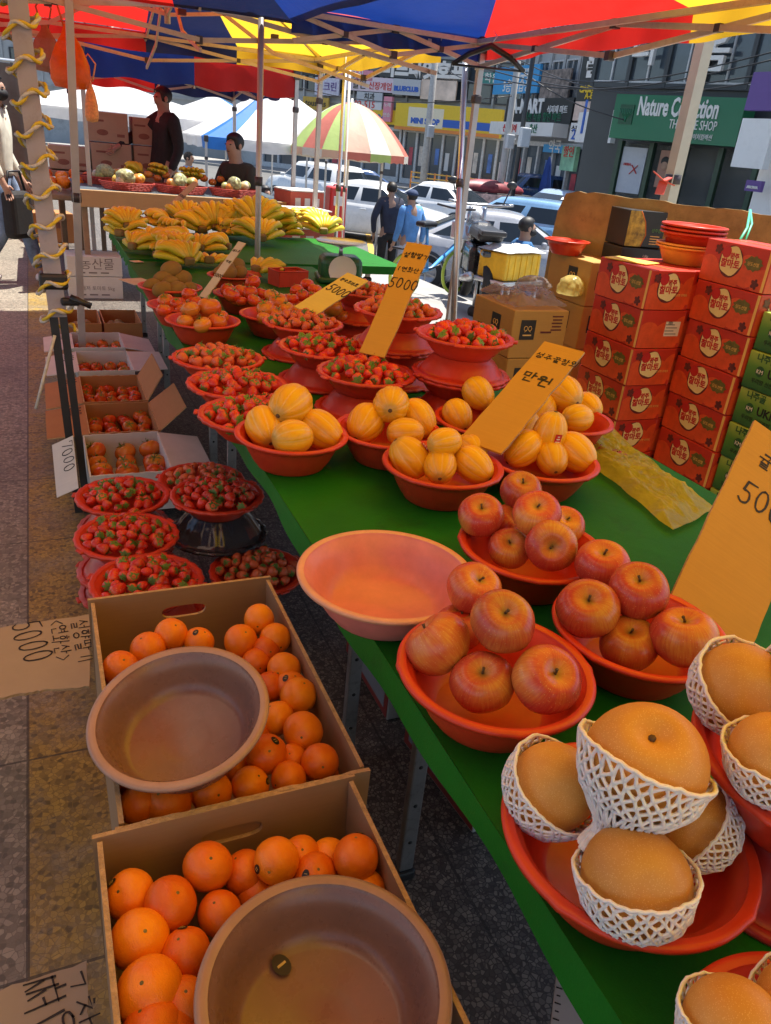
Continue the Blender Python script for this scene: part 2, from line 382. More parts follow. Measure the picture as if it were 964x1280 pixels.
def melon_mat():
    m, nt, b, co, xyz, oi = _fruit_base('melon_skin'); sh = shifted(nt, co, oi)
    ang = mathn(nt, 'ARCTAN2', xyz[1], xyz[0])
    w = mathn(nt, 'COSINE', mathn(nt, 'ADD', mathn(nt, 'MULTIPLY', ang, 10), mathn(nt, 'MULTIPLY', noise(nt, sh, 40, 3), 0.9)))
    s = ramp(nt, w, [(0.0, 1.0), (0.02, 0.0)]); s = mathn(nt, 'MULTIPLY', mathn(nt, 'POWER', mathn(nt, 'MULTIPLY_ADD', w, -0.5, 0.5), 24.0), 0.42)
    f = noise(nt, sh, 14, 3); c = mixc(nt, f, (0.76, 0.36, 0.008), (0.82, 0.46, 0.014))
    c = mixc(nt, s, c, (0.85, 0.66, 0.26))
    tip = ramp(nt, mathn(nt, 'ABSOLUTE', xyz[2]), [(0.046, 0.0), (0.052, 1.0)])
    c = mixc(nt, mathn(nt, 'MULTIPLY', tip, 0.75), c, (0.42, 0.30, 0.06))
    lk(nt, hsv(nt, c, mathn(nt, 'MULTIPLY_ADD', oi, 0.2, 0.9)), b.inputs['Base Color'])
    b.inputs['Roughness'].default_value = 0.33
    bump(nt, b, noise(nt, sh, 90, 3), 0.08, 0.002); return m
def berry_mat():
    m, nt, b, co, xyz, oi = _fruit_base('strawberry_skin'); sh = shifted(nt, co, oi)
    v = voro(nt, sh, 260); seed = ramp(nt, v, [(0.13, 1.0), (0.22, 0.0)])
    f = noise(nt, sh, 45, 2); c = mixc(nt, f, (0.58, 0.014, 0.010), (0.72, 0.05, 0.016))
    c = mixc(nt, ramp(nt, xyz[2], [(0.007, 0.0), (0.017, 0.55)]), c, (0.72, 0.22, 0.07))
    c = mixc(nt, mathn(nt, 'MULTIPLY', seed, 0.75), c, (0.75, 0.42, 0.08))
    lk(nt, hsv(nt, c, mathn(nt, 'MULTIPLY_ADD', oi, 0.4, 0.75)), b.inputs['Base Color'])
    b.inputs['Roughness'].default_value = 0.26
    bump(nt, b, ramp(nt, v, [(0.0, 0.0), (0.4, 1.0)]), 0.5, 0.0015); return m
def tomato_mat(name, a, bcol, green):
    m, nt, b, co, xyz, oi = _fruit_base(name); sh = shifted(nt, co, oi)
    f = ramp(nt, noise(nt, sh, 14, 2), [(0.35, 0.0), (0.65, 1.0)]); c = mixc(nt, f, a, bcol)
    g = mathn(nt, 'MULTIPLY', ramp(nt, mathn(nt, 'ADD', xyz[2], mathn(nt, 'MULTIPLY', noise(nt, sh, 22, 2), 0.03)), [(0.022, 0.0), (0.048, 1.0)]), mathn(nt, 'MULTIPLY', mathn(nt, 'POWER', oi, 1.6), green))
    c = mixc(nt, g, c, (0.30, 0.26, 0.03))
    lk(nt, hsv(nt, c, mathn(nt, 'MULTIPLY_ADD', oi, 0.3, 0.85)), b.inputs['Base Color'])
    b.inputs['Roughness'].default_value = 0.24; return m
def banana_mat():
    m, nt, b, co, xyz, oi = _fruit_base('banana_skin'); sh = shifted(nt, co, oi)
    f = noise(nt, sh, 18, 4); c = mixc(nt, f, (0.76, 0.52, 0.018), (0.82, 0.62, 0.04))
    sp = ramp(nt, noise(nt, sh, 80, 4), [(0.66, 0.0), (0.74, 1.0)]); c = mixc(nt, mathn(nt, 'MULTIPLY', sp, 0.5), c, (0.22, 0.11, 0.02))
    c = mixc(nt, mathn(nt, 'MULTIPLY', ramp(nt, oi, [(0.55, 0.0), (0.9, 1.0)]), 0.6), c, (0.40, 0.46, 0.03))
    lk(nt, c, b.inputs['Base Color']); b.inputs['Roughness'].default_value = 0.45; return m
def kiwi_mat():
    m, nt, b, co, xyz, oi = _fruit_base('kiwi_skin'); sh = shifted(nt, co, oi)
    lk(nt, mixc(nt, noise(nt, sh, 35, 5), (0.20, 0.11, 0.02), (0.34, 0.20, 0.04)), b.inputs['Base Color']); b.inputs['Roughness'].default_value = 0.8
    bump(nt, b, noise(nt, sh, 400, 3), 0.5, 0.003); return m
AP, OR, PE, ME, BE, BA, KI = apple_mat(), orange_mat(), pear_mat(), melon_mat(), berry_mat(), banana_mat(), kiwi_mat()
TOM = tomato_mat('tomato_skin', (0.60, 0.045, 0.012), (0.70, 0.11, 0.015), 0.9)
TOMY = tomato_mat('tomato_skin_pale', (0.66, 0.13, 0.02), (0.70, 0.24, 0.03), 0.8)
LEAF = M('leaf_green', (0.12, 0.22, 0.03), 0.6, rnd=0.3)
STEM = M('stem_brown', (0.10, 0.06, 0.025), 0.8)
BLK = M('black_print', (0.012, 0.011, 0.010), 0.5, var=0)
INK = M('marker_ink', (0.012, 0.011, 0.014), 0.6, var=0.3, vscale=30)
WHT = M('white_print', (0.78, 0.76, 0.72), 0.5, var=0.04)
REDST = M('red_sticker', (0.55, 0.03, 0.03), 0.35, var=0.05)
FOAM = M('foam_net', (0.86, 0.80, 0.80), 0.7, var=0.06, sss=0.25, vscale=40)

# ------------------------------------------------------------------ fruit shapes (stem end towards +Z), each about its own centre
def prof_fn(rf, zf, n=20): return [(rf(PI * j / n), zf(PI * j / n)) for j in range(n + 1)]
def apple_bm(r):
    ex = math.exp
    pr = prof_fn(lambda p: max(0.0004, r * math.sin(p) * (1 + .10 * math.cos(p))), lambda p: r * (.90 * math.cos(p) - .34 * ex(-(p / .36) ** 2) + .16 * ex(-((PI - p) / .35) ** 2)), 28)
    return MB().lathe(pr, 36, mod=lambda a, q, z: 1 + .018 * math.cos(5 * a) * (1 if z < 0 else .5) + .012 * math.cos(2 * a + 1))
def make_apple(r=.046):
    t = thing('apple', 'x', 'apple')
    apple_bm(r).build('skin', AP, t)
    MB().tube([(0, 0, r * .54), (0.001, 0.001, r * .66), (.003, .002, r * .78)], [.0020, .0016, .0024], 6).build('stem', STEM, t); return t
def make_pear(r=.055):
    t = thing('asian_pear', 'x', 'pear'); ex = math.exp
    pr = prof_fn(lambda p: max(.0004, r * math.sin(p) * (1 + .03 * math.cos(p))), lambda p: r * (.90 * math.cos(p) - .26 * ex(-(p / .30) ** 2) + .10 * ex(-((PI - p) / .4) ** 2)), 32)
    MB().lathe(pr, 40, mod=lambda a, q, z: 1 + .012 * math.cos(3 * a + .5) + .012 * math.cos(2 * a)).build('skin', PE, t)
    MB().tube([(.001, 0, r * .58), (.002, .0, r * .69)], [.003, .0035], 7).build('stem_scar', STEM, t); return t
def make_orange(r=.041, sticker=0):
    t = thing('orange', 'x', 'orange')
    pr = prof_fn(lambda p: max(.0004, r * math.sin(p)), lambda p: r * (.97 * math.cos(p) - .05 * math.exp(-(p / .16) ** 2) + .06 * math.exp(-((PI - p) / .25) ** 2)), 20)
    MB().lathe(pr, 28, mod=lambda a, q, z: 1 + .01 * math.cos(2 * a) + .008 * math.cos(5 * a + z * 40)).build('peel', OR, t)
    b = MB().lathe([(.0002, r * .940), (.0022, r * .935), (.0030, r * .922)], 8); b.build('stem_button', M('dry_stem', (.16, .13, .035), .8, rnd=.4), t)
    if sticker:
        d = V((math.cos(sticker) * .62, math.sin(sticker) * .62, .8)).normalized()
        q = axis_rot(d); w = MB()
        vs = []; n = 14
        for k in range(4):
            rr_ = k / 3
            for i in range(n):
                a = 2 * PI * i / n; p = V((math.cos(a) * .0075 * rr_, math.sin(a) * .0105 * rr_, 0)); p.z = math.sqrt(max(0, (r * 1.008) ** 2 - p.x ** 2 - p.y ** 2)); vs.append(p)
        fs = [(k * n + i, k * n + (i + 1) % n, (k + 1) * n + (i + 1) % n, (k + 1) * n + i) for k in range(3) for i in range(n)]
        w.add(vs, fs, 0, True).xf(q).build('fruit_sticker', BLK, t)
        x = MB()
        for dy in (-.003, .002):
            x.box((0, dy, r * 1.008), (.009 - abs(dy), .0011, .0006))
        x.xf(q).build('print', M('gold_print', (0.5, 0.36, 0.12), .5, var=0), t.children[-1])
    return t
def make_melon(L=.0535, r=.0435, sticker=False):
    t = thing('oriental_melon', 'x', 'melon')
    pr = prof_fn(lambda p: max(.0004, r * math.sin(p) ** .92 * (1 - .06 * math.cos(p))), lambda p: L * math.cos(p), 22)
    MB().lathe(pr, 60, mod=lambda a, q, z: 1 - .045 * (0.5 - 0.5 * math.cos(10 * a)) ** 4 if True else 1).build('rind', ME, t)
    MB().lathe([(.0002, L * 1.01), (.004, L * 1.012), (.0055, L * .985)], 10).build('stem_scar', STEM, t)
    if sticker:
        vs = []; nx, ny = 6, 4
        s = MB().sheet(nx, ny, lambda u, v: V(((r * 1.012) * math.cos((u - .5) * .42), (r * 1.012) * math.sin((u - .5) * .42), (v - .5) * .026)))
        st = s.build('fruit_sticker', REDST, t); w = MB()
        for k, zz in enumerate((-.006, .001, .007)): w.box((r * 1.016, 0, zz), (.0008, .012 - .003 * k, .0028))
        w.build('print', WHT, st)
    return t
def berry_prof(r=.0168, h=.0185): return [(.0003, -h), (r * .42, -h * .84), (r * .78, -h * .42), (r * .98, h * .12), (r * .96, h * .5), (r * .7, h * .8), (.0003, h * .84)]
def calyx_mb(z, n, L, w, droop=.35):
    b = MB()
    for i in range(n):
        a = 2 * PI * i / n + R.uniform(-.2, .2); d = V((math.cos(a), math.sin(a), 0)); s = V((-d.y, d.x, 0)); l = L * R.uniform(.8, 1.2)
        p0 = V((0, 0, z)); p1 = p0 + d * l * .55 + V((0, 0, .06 * l)); p2 = p0 + d * l + V((0, 0, -droop * l + R.uniform(-.2, .5) * l))
        b.add([p0 - s * w * .3, p0 + s * w * .3, p1 - s * w / 2, p1 + s * w / 2, p2], [(0, 1, 3, 2), (2, 3, 4)], 0, True)
    b.tube([(0, 0, z), (.001, 0, z + L * .35), (.003, .001, z + L * .6)], [.0012, .001, .0012], 5)
    return b
def make_berry(scale=1.0, k=0):
    t = thing('strawberry', 'x', 'strawberry')
    MB().lathe([(a * scale, b * scale) for a, b in berry_prof(.0165 + .001 * k, .0185 + .0015 * k)], 12, mod=lambda a, q, z: 1 + .05 * math.cos(2 * a + k) + .03 * math.cos(3 * a)).build('flesh', BE, t)
    calyx_mb(.0158 * scale, 8, .0175 * scale, .0075 * scale).build('calyx', LEAF, t); return t
def make_tomato(r=.036, mat=None, cal=True):
    t = thing('tomato', 'x', 'tomato'); ex = math.exp
    pr = prof_fn(lambda p: max(.0004, r * math.sin(p)), lambda p: r * (.82 * math.cos(p) - .13 * ex(-(p / .35) ** 2) + .03 * ex(-((PI - p) / .3) ** 2)), 14)
    MB().lathe(pr, 30, mod=lambda a, q, z: 1 + .022 * math.cos(5 * a) + .015 * math.cos(2 * a + .7)).build('skin', mat or TOM, t)
    if cal: calyx_mb(r * .70, 5, r * .62, r * .17, -.05).build('calyx', LEAF, t)
    return t
def make_kiwi():
    t = thing('kiwi', 'x', 'kiwi'); MB().ell((0, 0, 0), (.026, .025, .033), 16, 10).build('skin', KI, t)
    MB().ell((0, 0, .0325), (.004, .004, .0025), 8, 4).build('stem_scar', STEM, t); return t
def make_bananas(n=7, L=.175, rows=2):
    """a hand of bananas lying down: crown at the origin end, fingers fanning out along +X, arching and turning up at the tips"""
    t = thing('banana_bunch', 'x', 'bananas')
    for row in range(rows):
        m = n - 2 * row
        for i in range(m):
            f = i / (m - 1) - .5; yaw = f * (1.9 - .25 * row) + R.uniform(-.09, .09); pts = []; rs = []; b = MB(); l_ = L * R.uniform(.94, 1.05) * (1 - .08 * row)
            for k in range(9):
                u = k / 8; x = .018 + l_ * (u - .16 * u * u); z = .040 + .030 * row + (.030 + .022 * row) * math.sin(u * PI * .85) - .022 * u + .02 * u ** 3
                pts.append((x * math.cos(yaw), x * math.sin(yaw) + f * .03, z)); rs.append(.0215 * (.42 if k == 0 else .75 if k == 1 else 1.0 if k < 7 else .74 if k == 7 else .30))
            o = b.tube(pts, rs, 6, smooth=True).build('banana', BA, t); e = V(pts[-1]); d = (e - V(pts[-2])).normalized(); MB().tube([e, e + d * .007], [.0055, .004], 6).build('tip', STEM, o)
    MB().rbox((0.002, 0, .052), (.04, .06, .045), .012).build('crown', M('banana_crown', (0.22, .15, .04), .7), t); return t

# ------------------------------------------------------------------ foam nets: a lattice of soft strands over a turned profile
def net_mb(prof, n=22, r=.0021, lip=True, wob=0.09):
    b = MB(); rows = len(prof); P = {}
    for j, (rad, z) in enumerate(prof):
        for i in range(n):
            a = 2 * PI * (i + .5 * (j % 2)) / n + R.uniform(-wob, wob) * .5; k = rad * (1 + R.uniform(-wob, wob) * .25)
            P[i, j] = V((k * math.cos(a), k * math.sin(a), z + R.uniform(-wob, wob) * .02))
    for j in range(rows - 1):
        for i in range(n):
            a = P[i, j]
            for q in ((P[i, j + 1], P[(i + 1) % n, j + 1]) if j % 2 else (P[i, j + 1], P[(i - 1) % n, j + 1])):
                m_ = (a + q) / 2; out = V((m_.x, m_.y, 0)); m2 = m_ + (out.normalized() * .0012 if out.length > .01 else V())
                b.tube([a, m2, q], [r * 1.25, r * .8, r * 1.25], 5, cap=False)
    if lip:
        j = rows - 1; ring = []
        for i in range(n):
            a, c = P[i, j], P[(i + 1) % n, j]; ring += [a * 1.0 + V((0, 0, .0006)), (a + c) / 2 * 1.006 + V((0, 0, -.0006))]
        ring.append(ring[0]); b.tube(ring, r * 1.15, 5, cap=False)
    return b

# ------------------------------------------------------------------ bowls
def bowl_mat(name, col, holes=False, rough=.36):
    m, nt, b = new_mat(name); co = objco(nt); s = nd(nt, 'ShaderNodeSeparateXYZ'); lk(nt, co, s.inputs[0])
    f = ramp(nt, noise(nt, co, 14, 6, .7), [(.3, 0.0), (.7, 1.0)]); c = mixc(nt, f, tuple(x * .86 for x in col), tuple(min(1, x * 1.1) for x in col))
    sc_ = ramp(nt, noise(nt, co, 90, 8, .8), [(.58, 0.0), (.72, 1.0)]); c = mixc(nt, mathn(nt, 'MULTIPLY', sc_, .25), c, tuple(min(1, x * 1.2 + .05) for x in col))
    if holes:
        a = mathn(nt, 'MULTIPLY', mathn(nt, 'ARCTAN2', s.outputs[1], s.outputs[0]), 40.0)
        hx = mathn(nt, 'SINE', mathn(nt, 'MULTIPLY', a, 2.0)); hz = mathn(nt, 'SINE', mathn(nt, 'MULTIPLY', s.outputs[2], 1150))
        h = ramp(nt, mathn(nt, 'MULTIPLY', mathn(nt, 'MAXIMUM', hx, 0.0), mathn(nt, 'MAXIMUM', hz, 0.0)), [(.30, 0.0), (.42, 1.0)])
        band = mathn(nt, 'MULTIPLY', mathn(nt, 'GREATER_THAN', s.outputs[2], .018), mathn(nt, 'LESS_THAN', s.outputs[2], .068))
        h = mathn(nt, 'MULTIPLY', h, band); lk(nt, mathn(nt, 'SUBTRACT', 1.0, h), b.inputs['Alpha'])
    oi = nd(nt, 'ShaderNodeObjectInfo').outputs['Random']
    lk(nt, hsv(nt, c, mathn(nt, 'MULTIPLY_ADD', oi, .2, .9)), b.inputs['Base Color'])
    lk(nt, mathn(nt, 'MULTIPLY_ADD', noise(nt, co, 40, 4), .25, rough - .12), b.inputs['Roughness'])
    return m
BR = bowl_mat('red_plastic', (0.57, .044, .015)); BRH = bowl_mat('red_plastic_pierced', (0.60, .046, .015), True)
BDK = bowl_mat('dark_red_plastic', (.38, .022, .018)); BPK = bowl_mat('pink_plastic', (.60, .20, .17), rough=.36); BMV = bowl_mat('brown_plastic', (.195, .104, .082), rough=.28)
BLIPM = bowl_mat('brown_lip', (.33, .20, .145)); BLIPP = bowl_mat('pink_lip', (.66, .33, .20))
def bowl_mb(R_, h, rb, lip=.012, t=.004, rib=False, n=64, scal=0.0):
    """outer wall, rolled lip, inner wall and floor of a round basin standing on z = 0"""
    k = lip
    body = [(.0005, .003), (rb * .86, .003), (rb * .88, 0), (rb, 0), (rb * 1.02, .004)]
    for q in (.2, .45, .7, .9): body.append((rb + (R_ - k - rb) * q ** .82, h * q))
    lipo = [(R_ - k, h - k * .7), (R_ - k * .1, h - k * .62), (R_, h - k * .25), (R_ - k * .12, h), (R_ - k * .5, h + .0012), (R_ - k * 1.05, h - .001)]
    inn = [(R_ - k - t * .8, h - .006)]
    for q in (.85, .6, .35, .12): inn.append((rb + (R_ - k - rb) * q ** .82 - t, h * q + t * .6))
    inn += [(rb * .93, .0085), (rb * .90, .007), (rb * .45, .0078), (rb * .42, .0066), (.0005, .0066)]
    md = (lambda a, r, z: 1 + scal * (max(0, math.cos(4 * a)) ** 40) * (1 if r > R_ - k * 1.02 else 0)) if scal else None
    return body, lipo, inn, md
def make_bowl(kind='red', R_=.1425, h=.085, rb=.085, lip=.013):
    t = thing('bowl', 'x', 'bowl')
    body, lipo, inn, md = bowl_mb(R_, h, rb, lip, scal=.016 if kind in ('red', 'holes') else 0)
    mats = {'red': (BR, BR), 'holes': (BRH, BR), 'dark': (BDK, BDK), 'pink': (BPK, BLIPP), 'mauve': (BMV, BLIPM)}[kind]
    b = MB().lathe(body + [lipo[0]], 72); b.lathe([lipo[-1]] + inn, 72); b.build('basin', mats[0], t)
    MB().lathe(lipo, 144, mod=md).build('rim', mats[1], t); return t
BP = {k: Proto(make_bowl(*a)) for k, a in {'red': ('red',), 'holes': ('holes',), 'pink': ('pink', .155, .078, .095, .012), 'mauve': ('mauve', .1425, .078, .098, .014)}.items()}
def make_dish():
    """wide shallow strawberry dish with a scalloped lip and carrying lugs"""
    t = thing('strawberry_dish', 'x', 'dish'); body, lipo, inn, md = bowl_mb(.152, .062, .088, .016)
    wav = lambda a, r, z: 1 + .012 * math.cos(24 * a) * max(0, (r - .11) / .04)
    b = MB().lathe(body + [lipo[0]], 96, mod=wav); b.lathe([lipo[-1]] + inn, 96, mod=wav); b.build('basin', BR, t)
    l = MB().lathe(lipo, 96, mod=wav)
    l.build('rim', BR, t)
    for k in range(4):
        a = PI / 4 + k * PI / 2
        MB().rbox((.155 * math.cos(a), .155 * math.sin(a), .058), (.012, .03, .007), .003, Matrix.Rotation(a, 3, 'Z')).build('lug', BR, t)
    return t
DISH = Proto(make_dish())
# ------------------------------------------------------------------ the setting
def floor_mat():
    m, nt, b = new_mat('terrazzo_paving'); co = objco(nt); s = nd(nt, 'ShaderNodeSeparateXYZ'); lk(nt, co, s.inputs[0])
    wob = nd(nt, 'ShaderNodeVectorMath'); wob.operation = 'ADD'; lk(nt, co, wob.inputs[0])
    def chips(scale, dark, mid, light, matrix, th):
        n = nd(nt, 'ShaderNodeTexVoronoi'); n.inputs['Scale'].default_value = scale; n.inputs['Randomness'].default_value = 1
        lk(nt, co, n.inputs['Vector'])
        cs = nd(nt, 'ShaderNodeSeparateColor'); lk(nt, n.outputs['Color'], cs.inputs[0])
        c = ramp(nt, cs.outputs[0], [(.0, dark), (.45, mid), (1.0, light)])
        e = voro(nt, co, scale, 'DISTANCE_TO_EDGE'); ed = ramp(nt, e, [(th * .6, 0.0), (th, 1.0)])
        return mixc(nt, ed, matrix, c)
    grey = chips(74, (.13, .115, .09), (.25, .22, .17), (.40, .35, .27), (.19, .165, .125), .06)
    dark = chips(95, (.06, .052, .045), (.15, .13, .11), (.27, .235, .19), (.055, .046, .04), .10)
    och = chips(78, (.12, .08, .02), (.36, .235, .045), (.50, .33, .06), (.27, .175, .035), .07)
    pat = ramp(nt, noise(nt, co, 3.5, 5, .7), [(.42, 0.0), (.62, 1.0)])
    och = mixc(nt, mathn(nt, 'MULTIPLY', pat, .55), och, grey)
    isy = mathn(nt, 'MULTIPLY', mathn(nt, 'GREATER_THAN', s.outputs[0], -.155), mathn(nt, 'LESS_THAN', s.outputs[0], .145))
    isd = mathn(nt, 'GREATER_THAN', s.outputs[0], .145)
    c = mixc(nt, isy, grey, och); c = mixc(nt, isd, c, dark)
    def groove(v, per, w):
        q = mathn(nt, 'ABSOLUTE', mathn(nt, 'SUBTRACT', mathn(nt, 'FRACT', mathn(nt, 'MULTIPLY', v, 1 / per)), .5))
        return mathn(nt, 'GREATER_THAN', q, .5 - w / per / 2)
    gy = groove(mathn(nt, 'ADD', s.outputs[1], .13), .60, .007); gx = groove(mathn(nt, 'ADD', s.outputs[0], .155), .30, .007)
    g = mathn(nt, 'MAXIMUM', gx, gy)
    c = mixc(nt, mathn(nt, 'MULTIPLY', g, .75), c, (.03, .027, .024))
    big = noise(nt, co, 1.3, 6, .7); c = mixc(nt, mathn(nt, 'MULTIPLY', ramp(nt, big, [(.4, 0.0), (.7, 1.0)]), .45), c, (.06, .052, .042))
    lk(nt, c, b.inputs['Base Color']); lk(nt, mathn(nt, 'MULTIPLY_ADD', noise(nt, co, 25, 4), .35, .38), b.inputs['Roughness'])
    bump(nt, b, mathn(nt, 'SUBTRACT', noise(nt, co, 110, 4), mathn(nt, 'MULTIPLY', g, .8)), .35, .004); return m
def road_mat():
    m, nt, b = new_mat('asphalt'); co = objco(nt)
    c = mixc(nt, ramp(nt, noise(nt, co, .35, 6, .7), [(.3, 0.0), (.7, 1.0)]), (.10, .10, .10), (.17, .165, .155))
    c = mixc(nt, mathn(nt, 'MULTIPLY', noise(nt, co, 60, 3), .4), c, (.06, .06, .06)); lk(nt, c, b.inputs['Base Color']); b.inputs['Roughness'].default_value = .85
    bump(nt, b, noise(nt, co, 90, 3), .4, .01); return m
SZ = -0.9
FL = floor_mat(); RD = road_mat()
def slab(name, x0, x1, y0, y1, z, m, th=.2):
    return tag(MB().box(((x0 + x1) / 2, (y0 + y1) / 2, z - th / 2), (x1 - x0, y1 - y0, th)).build(name, m), kind='structure')
tag(MB().add([(-600, -600, SZ), (600, -600, SZ), (600, 600, SZ), (-600, 600, SZ)], [(0, 1, 2, 3)]).build('road', RD), kind='structure')
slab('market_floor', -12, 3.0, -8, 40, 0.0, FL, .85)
PAVE = M('pavement_slabs', (.30, .29, .27), .85, .2, 1.5, bmp=.3, bscale=30)

# ------------------------------------------------------------------ tables
ALU = M('aluminium', (.42, .42, .42), .38, .12, 20, metal=.85, dirt=(.12, .11, .1)); STEEL = M('galvanised_steel', (.62, .63, .64), .35, .1, 14, metal=.75)
BLKP = M('black_plastic', (.02, .02, .021), .4, .2); WOODT = M('table_board', (.30, .2, .12), .7)
def green_mat():
    m, nt, b = new_mat('green_felt'); co = objco(nt)
    f = ramp(nt, noise(nt, co, 3.0, 6, .65), [(.3, 0.0), (.7, 1.0)]); c = mixc(nt, f, (.006, .125, .006), (.010, .19, .010))
    c = mixc(nt, mathn(nt, 'MULTIPLY', noise(nt, co, 300, 3), .35), c, (.004, .08, .006))
    st_ = ramp(nt, noise(nt, co, 7, 7, .75), [(.56, 0.0), (.72, 1.0)]); c = mixc(nt, mathn(nt, 'MULTIPLY', st_, .5), c, (.006, .055, .010))
    lk(nt, c, b.inputs['Base Color']); b.inputs['Roughness'].default_value = .6; b.inputs['Specular IOR Level'].default_value = .22; bump(nt, b, mathn(nt, 'ADD', mathn(nt, 'MULTIPLY', noise(nt, co, 380, 3), .15), noise(nt, co, 5, 4)), .35, .012); return m
GRN = green_mat()
TZ = .74
def table(x0, x1, y0, y1, label):
    t = thing('folding_table', label, 'table', ((x0 + x1) / 2, (y0 + y1) / 2, 0), group='folding tables under the green covers')
    w, l = x1 - x0, y1 - y0
    MB().rbox((0, 0, TZ - .022), (w, l, .03), .006).build('tabletop', WOODT, t)
    for sx in (-1, 1):
        for sy in (-1, 1):
            lx, ly = sx * (w / 2 - .16), sy * (l / 2 - .18)
            b = MB().rbox((lx, ly, .36), (.035, .022, .66), .004); 
            for k in range(5): b.lathe([(.0001, 0), (.005, 0), (.0055, -.002)], 10, c=(0, 0, 0)) if False else None
            lg = b.build('leg', ALU, t)
            h = MB()
            for k in range(5): h.tube([(lx, ly - .0118, .12 + k * .11), (lx, ly - .0105, .12 + k * .11)], .005, 8)
            for k in range(5): h.tube([(lx + sx * -.0182, ly, .12 + k * .11), (lx + sx * -.0170, ly, .12 + k * .11)], .004, 8)
            h.build('bolt_hole', BLK, lg); MB().rbox((lx, ly, .015), (.045, .035, .03), .006).build('foot_cap', BLKP, lg)
            MB().rbox((lx, ly, .60), (.055, .05, .08), .012).build('hinge_block', BLKP, lg)
        MB().bar((sx * (w / 2 - .16), -l / 2 + .18, .60), (sx * (w / 2 - .16), l / 2 - .18, .60), .02, .025).build('side_rail', ALU, t)
    return t
TX0, TX1 = .455, 1.56
table(TX0 + .01, TX1, -.55, 1.23, 'aluminium folding table nearest the camera carrying apples and pears')
table(TX0 + .01, TX1, 1.25, 3.03, 'aluminium folding table carrying the melons and stacked strawberry dishes')
table(TX0 + .01, TX1, 3.05, 4.83, 'aluminium folding table carrying tomatoes, kiwis and bananas')
table(.50, 2.25, 4.98, 6.25, 'rear folding table carrying the mounds of bananas')
def cover(name, x0, x1, y0, y1, label, z=TZ, drop=.05, zr=.0025):
    nx, ny = 26, 60; rr = random.Random(5); ph = [rr.uniform(0, 6) for _ in range(8)]
    def fn(u, v):
        x = x0 + (x1 - x0) * u; y = y0 + (y1 - y0) * v; zz = z + .002 + zr * .3 * (math.sin(y * 9 + x * 3) + 1)
        return V((x, y, zz))
    b = MB().sheet(nx, ny, fn)
    for xs in (x0, x1):
        sg = -1 if xs == x0 else 1
        b.sheet(ny * 2, 3, lambda u, v, xs=xs, sg=sg: V((xs + sg * (.004 * math.sin(v * 1.5) + .006 * v * math.sin(u * 95 + ph[0]) * .7 + .004 * v), y0 + (y1 - y0) * u, z + .002 - v * (drop + .012 * math.sin(u * 31 + ph[1])) )))
    for ys in (y0, y1):
        sg = -1 if ys == y0 else 1
        b.sheet(nx, 3, lambda u, v, ys=ys, sg=sg: V((x0 + (x1 - x0) * u, ys + sg * .006 * v, z + .002 - v * drop)))
    return tag(b.build('table_cover', GRN, clean=True), label, 'tablecloth', 'green table covers')
cover('c', TX0, TX1 + .02, -.58, 4.86, 'long bright green felt cover under the bowls of fruit')
cover('c', .47, 2.27, 4.95, 6.28, 'bright green felt cover under the banana mounds, behind the long one')
# ------------------------------------------------------------------ placing things
def face_axis(px, py, dx, dy, w):
    """direction in the world whose pole shows dx, dy pixels from the middle of a fruit w pixels wide"""
    a, b = 2 * dx / w, 2 * dy / w; q = a * a + b * b
    if q > .96: k = math.sqrt(.96 / q); a *= k; b *= k; q = .96
    f = -ray(px, py).normalized(); x = rt - f * rt.dot(f); x.normalize(); y = dn - f * dn.dot(f); y.normalize()
    return x * a + y * b + f * math.sqrt(1 - q)
def put(proto, r0, px, py, z, w, label, group, axis=None, spin=None, lim=None):
    p = atz(px, py, z); d = (p - EYE).dot(fw)
    if lim:
        rr_ = w * d / F / 2; p.x = min(max(p.x, lim[0] + rr_), lim[1] - rr_); p.y = min(max(p.y, lim[2] + rr_), lim[3] - rr_)
    s = w * d / F / (2 * r0)
    if axis is None: ax = V((R.uniform(-.5, .5), R.uniform(-.5, .5), 1))
    elif len(axis) == 2: ax = face_axis(px, py, axis[0], axis[1], w)
    else: ax = V(axis)
    m = Matrix.Translation(p) @ axis_rot(ax, R.uniform(0, 6.28) if spin is None else spin) @ Matrix.Diagonal((s * R.uniform(.965, 1.035), s * R.uniform(.965, 1.035), s * R.uniform(.95, 1.04), 1))
    return proto.put(m, label, group)
def bowl(kind, px, py, rim, label, group=None, tilt=(0, 0), rz=None, s=1.0):
    h = {'red': .085, 'holes': .085, 'pink': .078, 'mauve': .078}[kind] * s
    p = atz(px, py, rim); p.z -= h
    m = Matrix.Translation(p) @ Euler((tilt[0], tilt[1], R.uniform(0, 6.28) if rz is None else rz)).to_matrix().to_4x4() @ Matrix.Diagonal((s, s, s, 1))
    return BP[kind].put(m, label, group)
AP_, PE_, = Proto(make_apple()), Proto(make_pear())
ORP = [Proto(make_orange()), Proto(make_orange(sticker=.6))]
MEP = [Proto(make_melon()), Proto(make_melon(sticker=True))]
T0 = TZ + .004

